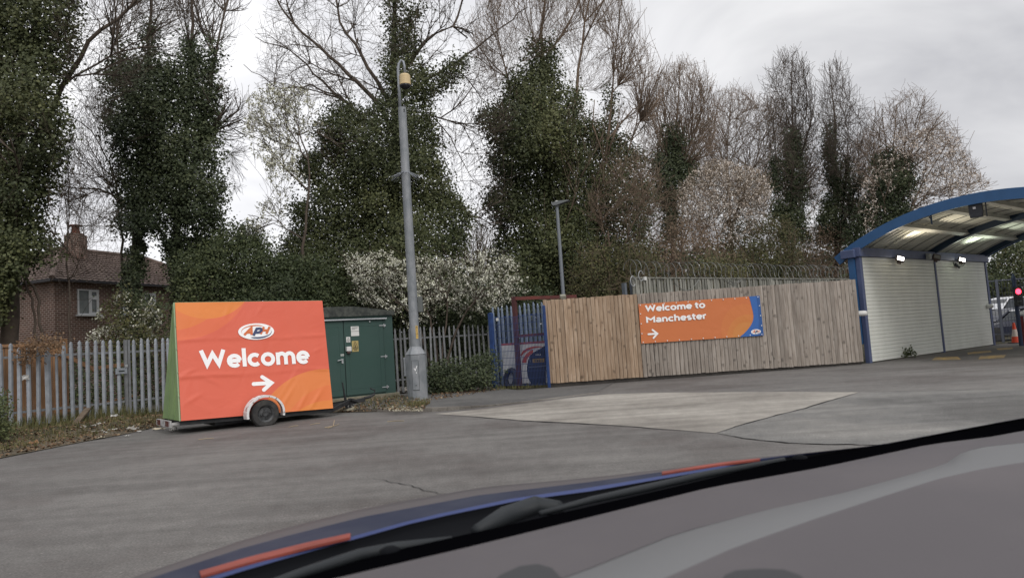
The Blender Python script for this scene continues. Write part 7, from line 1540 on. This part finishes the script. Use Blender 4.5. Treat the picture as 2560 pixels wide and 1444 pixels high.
# weeds, grass, dead leaves
GRASS = leaf_mat('grass blade', (0.05, 0.055, 0.02), (0.10, 0.10, 0.04), (0.20, 0.17, 0.085), 0.7, 0.2); DEAD = leaf_mat('dead leaf', (0.07, 0.042, 0.026), (0.14, 0.09, 0.055), (0.27, 0.20, 0.13), 0.9, 0.1)
def blades(base, hgt, wd, lean=0.5):
    n = len(base); a = RNG.uniform(0, 2*np.pi, n); d = np.stack([np.cos(a), np.sin(a), np.zeros(n)], 1); hh = hgt*RNG.uniform(0.4, 1.3, n)
    l_ = np.stack([np.cos(a+1.3), np.sin(a+1.3), np.zeros(n)], 1)*(lean*hh*RNG.uniform(0.1, 1.0, n))[:, None]; z = np.array([0, 0, 1.0])
    v = np.stack([base-d*wd, base+d*wd, base+d*wd*0.3+l_+z*hh[:, None], base-d*wd*0.3+l_+z*hh[:, None]], 1).reshape(-1, 3); return v, np.arange(4*n).reshape(n, 4), np.clip(RNG.normal(0.5, 0.25, n), 0, 1)
RW = np.array(rows, dtype=float); nj, ni = RW.shape[0], RW.shape[1]
def on_verge(n, klo, khi, ilo=0, ihi=None):
    ihi = ihi or ni-1.001; j = RNG.uniform(klo, khi, n)*(nj-1.001); i = RNG.uniform(ilo, ihi, n); j0, i0 = j.astype(int), i.astype(int); fj, fi = (j-j0)[:, None], (i-i0)[:, None]
    return RW[j0, i0]*(1-fj)*(1-fi)+RW[j0, i0+1]*(1-fj)*fi+RW[j0+1, i0]*fj*(1-fi)+RW[j0+1, i0+1]*fj*fi
def ground_pts(poly, n, z): 
    P = sample(poly, n); return np.array([tuple(gp(x, y, z)) for x, y in P])
KS = [(880, 1022), (900, 1000), (985, 984), (1030, 995), (1080, 1000), (1060, 1022), (1020, 1026)]
b1 = on_verge(3000, 0.12, 0.75, 0, 7); b2 = on_verge(3000, 0.7, 1.0, 0, 9); b3 = ground_pts(KS, 900, 0.07); b4 = ground_pts([(1226, 975), (1240, 962), (1372, 958), (1374, 966), (1300, 972)], 700, 0.02)
b5 = ground_pts([(1010, 1012), (1060, 1006), (1078, 1008), (1050, 1018)], 200, 0.085); b6 = ground_pts([(2235, 890), (2285, 884), (2285, 887), (2240, 893)], 25, 0.0)
v, f, t = merge([blades(b1, 0.09, 0.006), blades(b2, 0.22, 0.007), blades(b3, 0.08, 0.006), blades(b4, 0.11, 0.007), blades(b5, 0.10, 0.006)])
o = raw_mesh('rough_grass', v, f, GRASS, t, base=tuple(np.array(b1[0]))); stuff(o, 'thin rough grass and weeds along the fences and kiosk foot', 'grass')
dl = np.concatenate([on_verge(5200, 0.0, 0.95, 0, 8.5), on_verge(700, 0, 0.9, 7, 11), ground_pts(KS, 600, 0.09), ground_pts([(1075, 1000), (1080, 980), (1230, 968), (1240, 975), (1150, 990)], 500, 0.03)]); dl[:, 2] += RNG.uniform(0.003, 0.025, len(dl))
v, f = leaf_quads(dl, RNG.normal(size=dl.shape)*0.5+np.array([0, 0, 1]), 0.055*RNG.uniform(0.5, 1.5, len(dl))); o = raw_mesh('leaf_litter', v, f, DEAD, np.clip(RNG.normal(0.5, 0.27, len(dl)), 0, 1), base=tuple(dl[0])); stuff(o, 'dead leaves and twigs strewn over the verge and kiosk foot', 'leaf litter')
gv = ground_pts([(955, 1022), (985, 1012), (1015, 1016), (1060, 1020), (1055, 1026), (980, 1026)], 420, 0.092); v, f = leaf_quads(gv, RNG.normal(size=gv.shape)+np.array([0, 0, 1]), 0.035*RNG.uniform(0.5, 1.6, len(gv)), 1.0); o = raw_mesh('gravel', v, f, M_STONE, np.full(len(gv), .5), base=tuple(gv[0])); stuff(o, 'pale gravel spilled beside the camera column base', 'gravel')
wb = WP.at(WP.sz(2262, 886)[0], 0, -0.12); WD = thing('weed', tuple(wb), 'small green weed growing at the foot of the left white shutter', 'plant')
cc = np.array(wb)+RNG.normal(0, 1, (110, 3))*np.array([0.13, 0.07, 0.10])+np.array([0, 0, 0.16]); cc[:, 2] = np.abs(cc[:, 2]); v, f = leaf_quads(cc, RNG.normal(size=cc.shape)+np.array([0, -.3, .5]), 0.085); raw_mesh('leaves', v, f, BUSH, np.clip(RNG.normal(.6, .2, 110), 0, 1), WD)
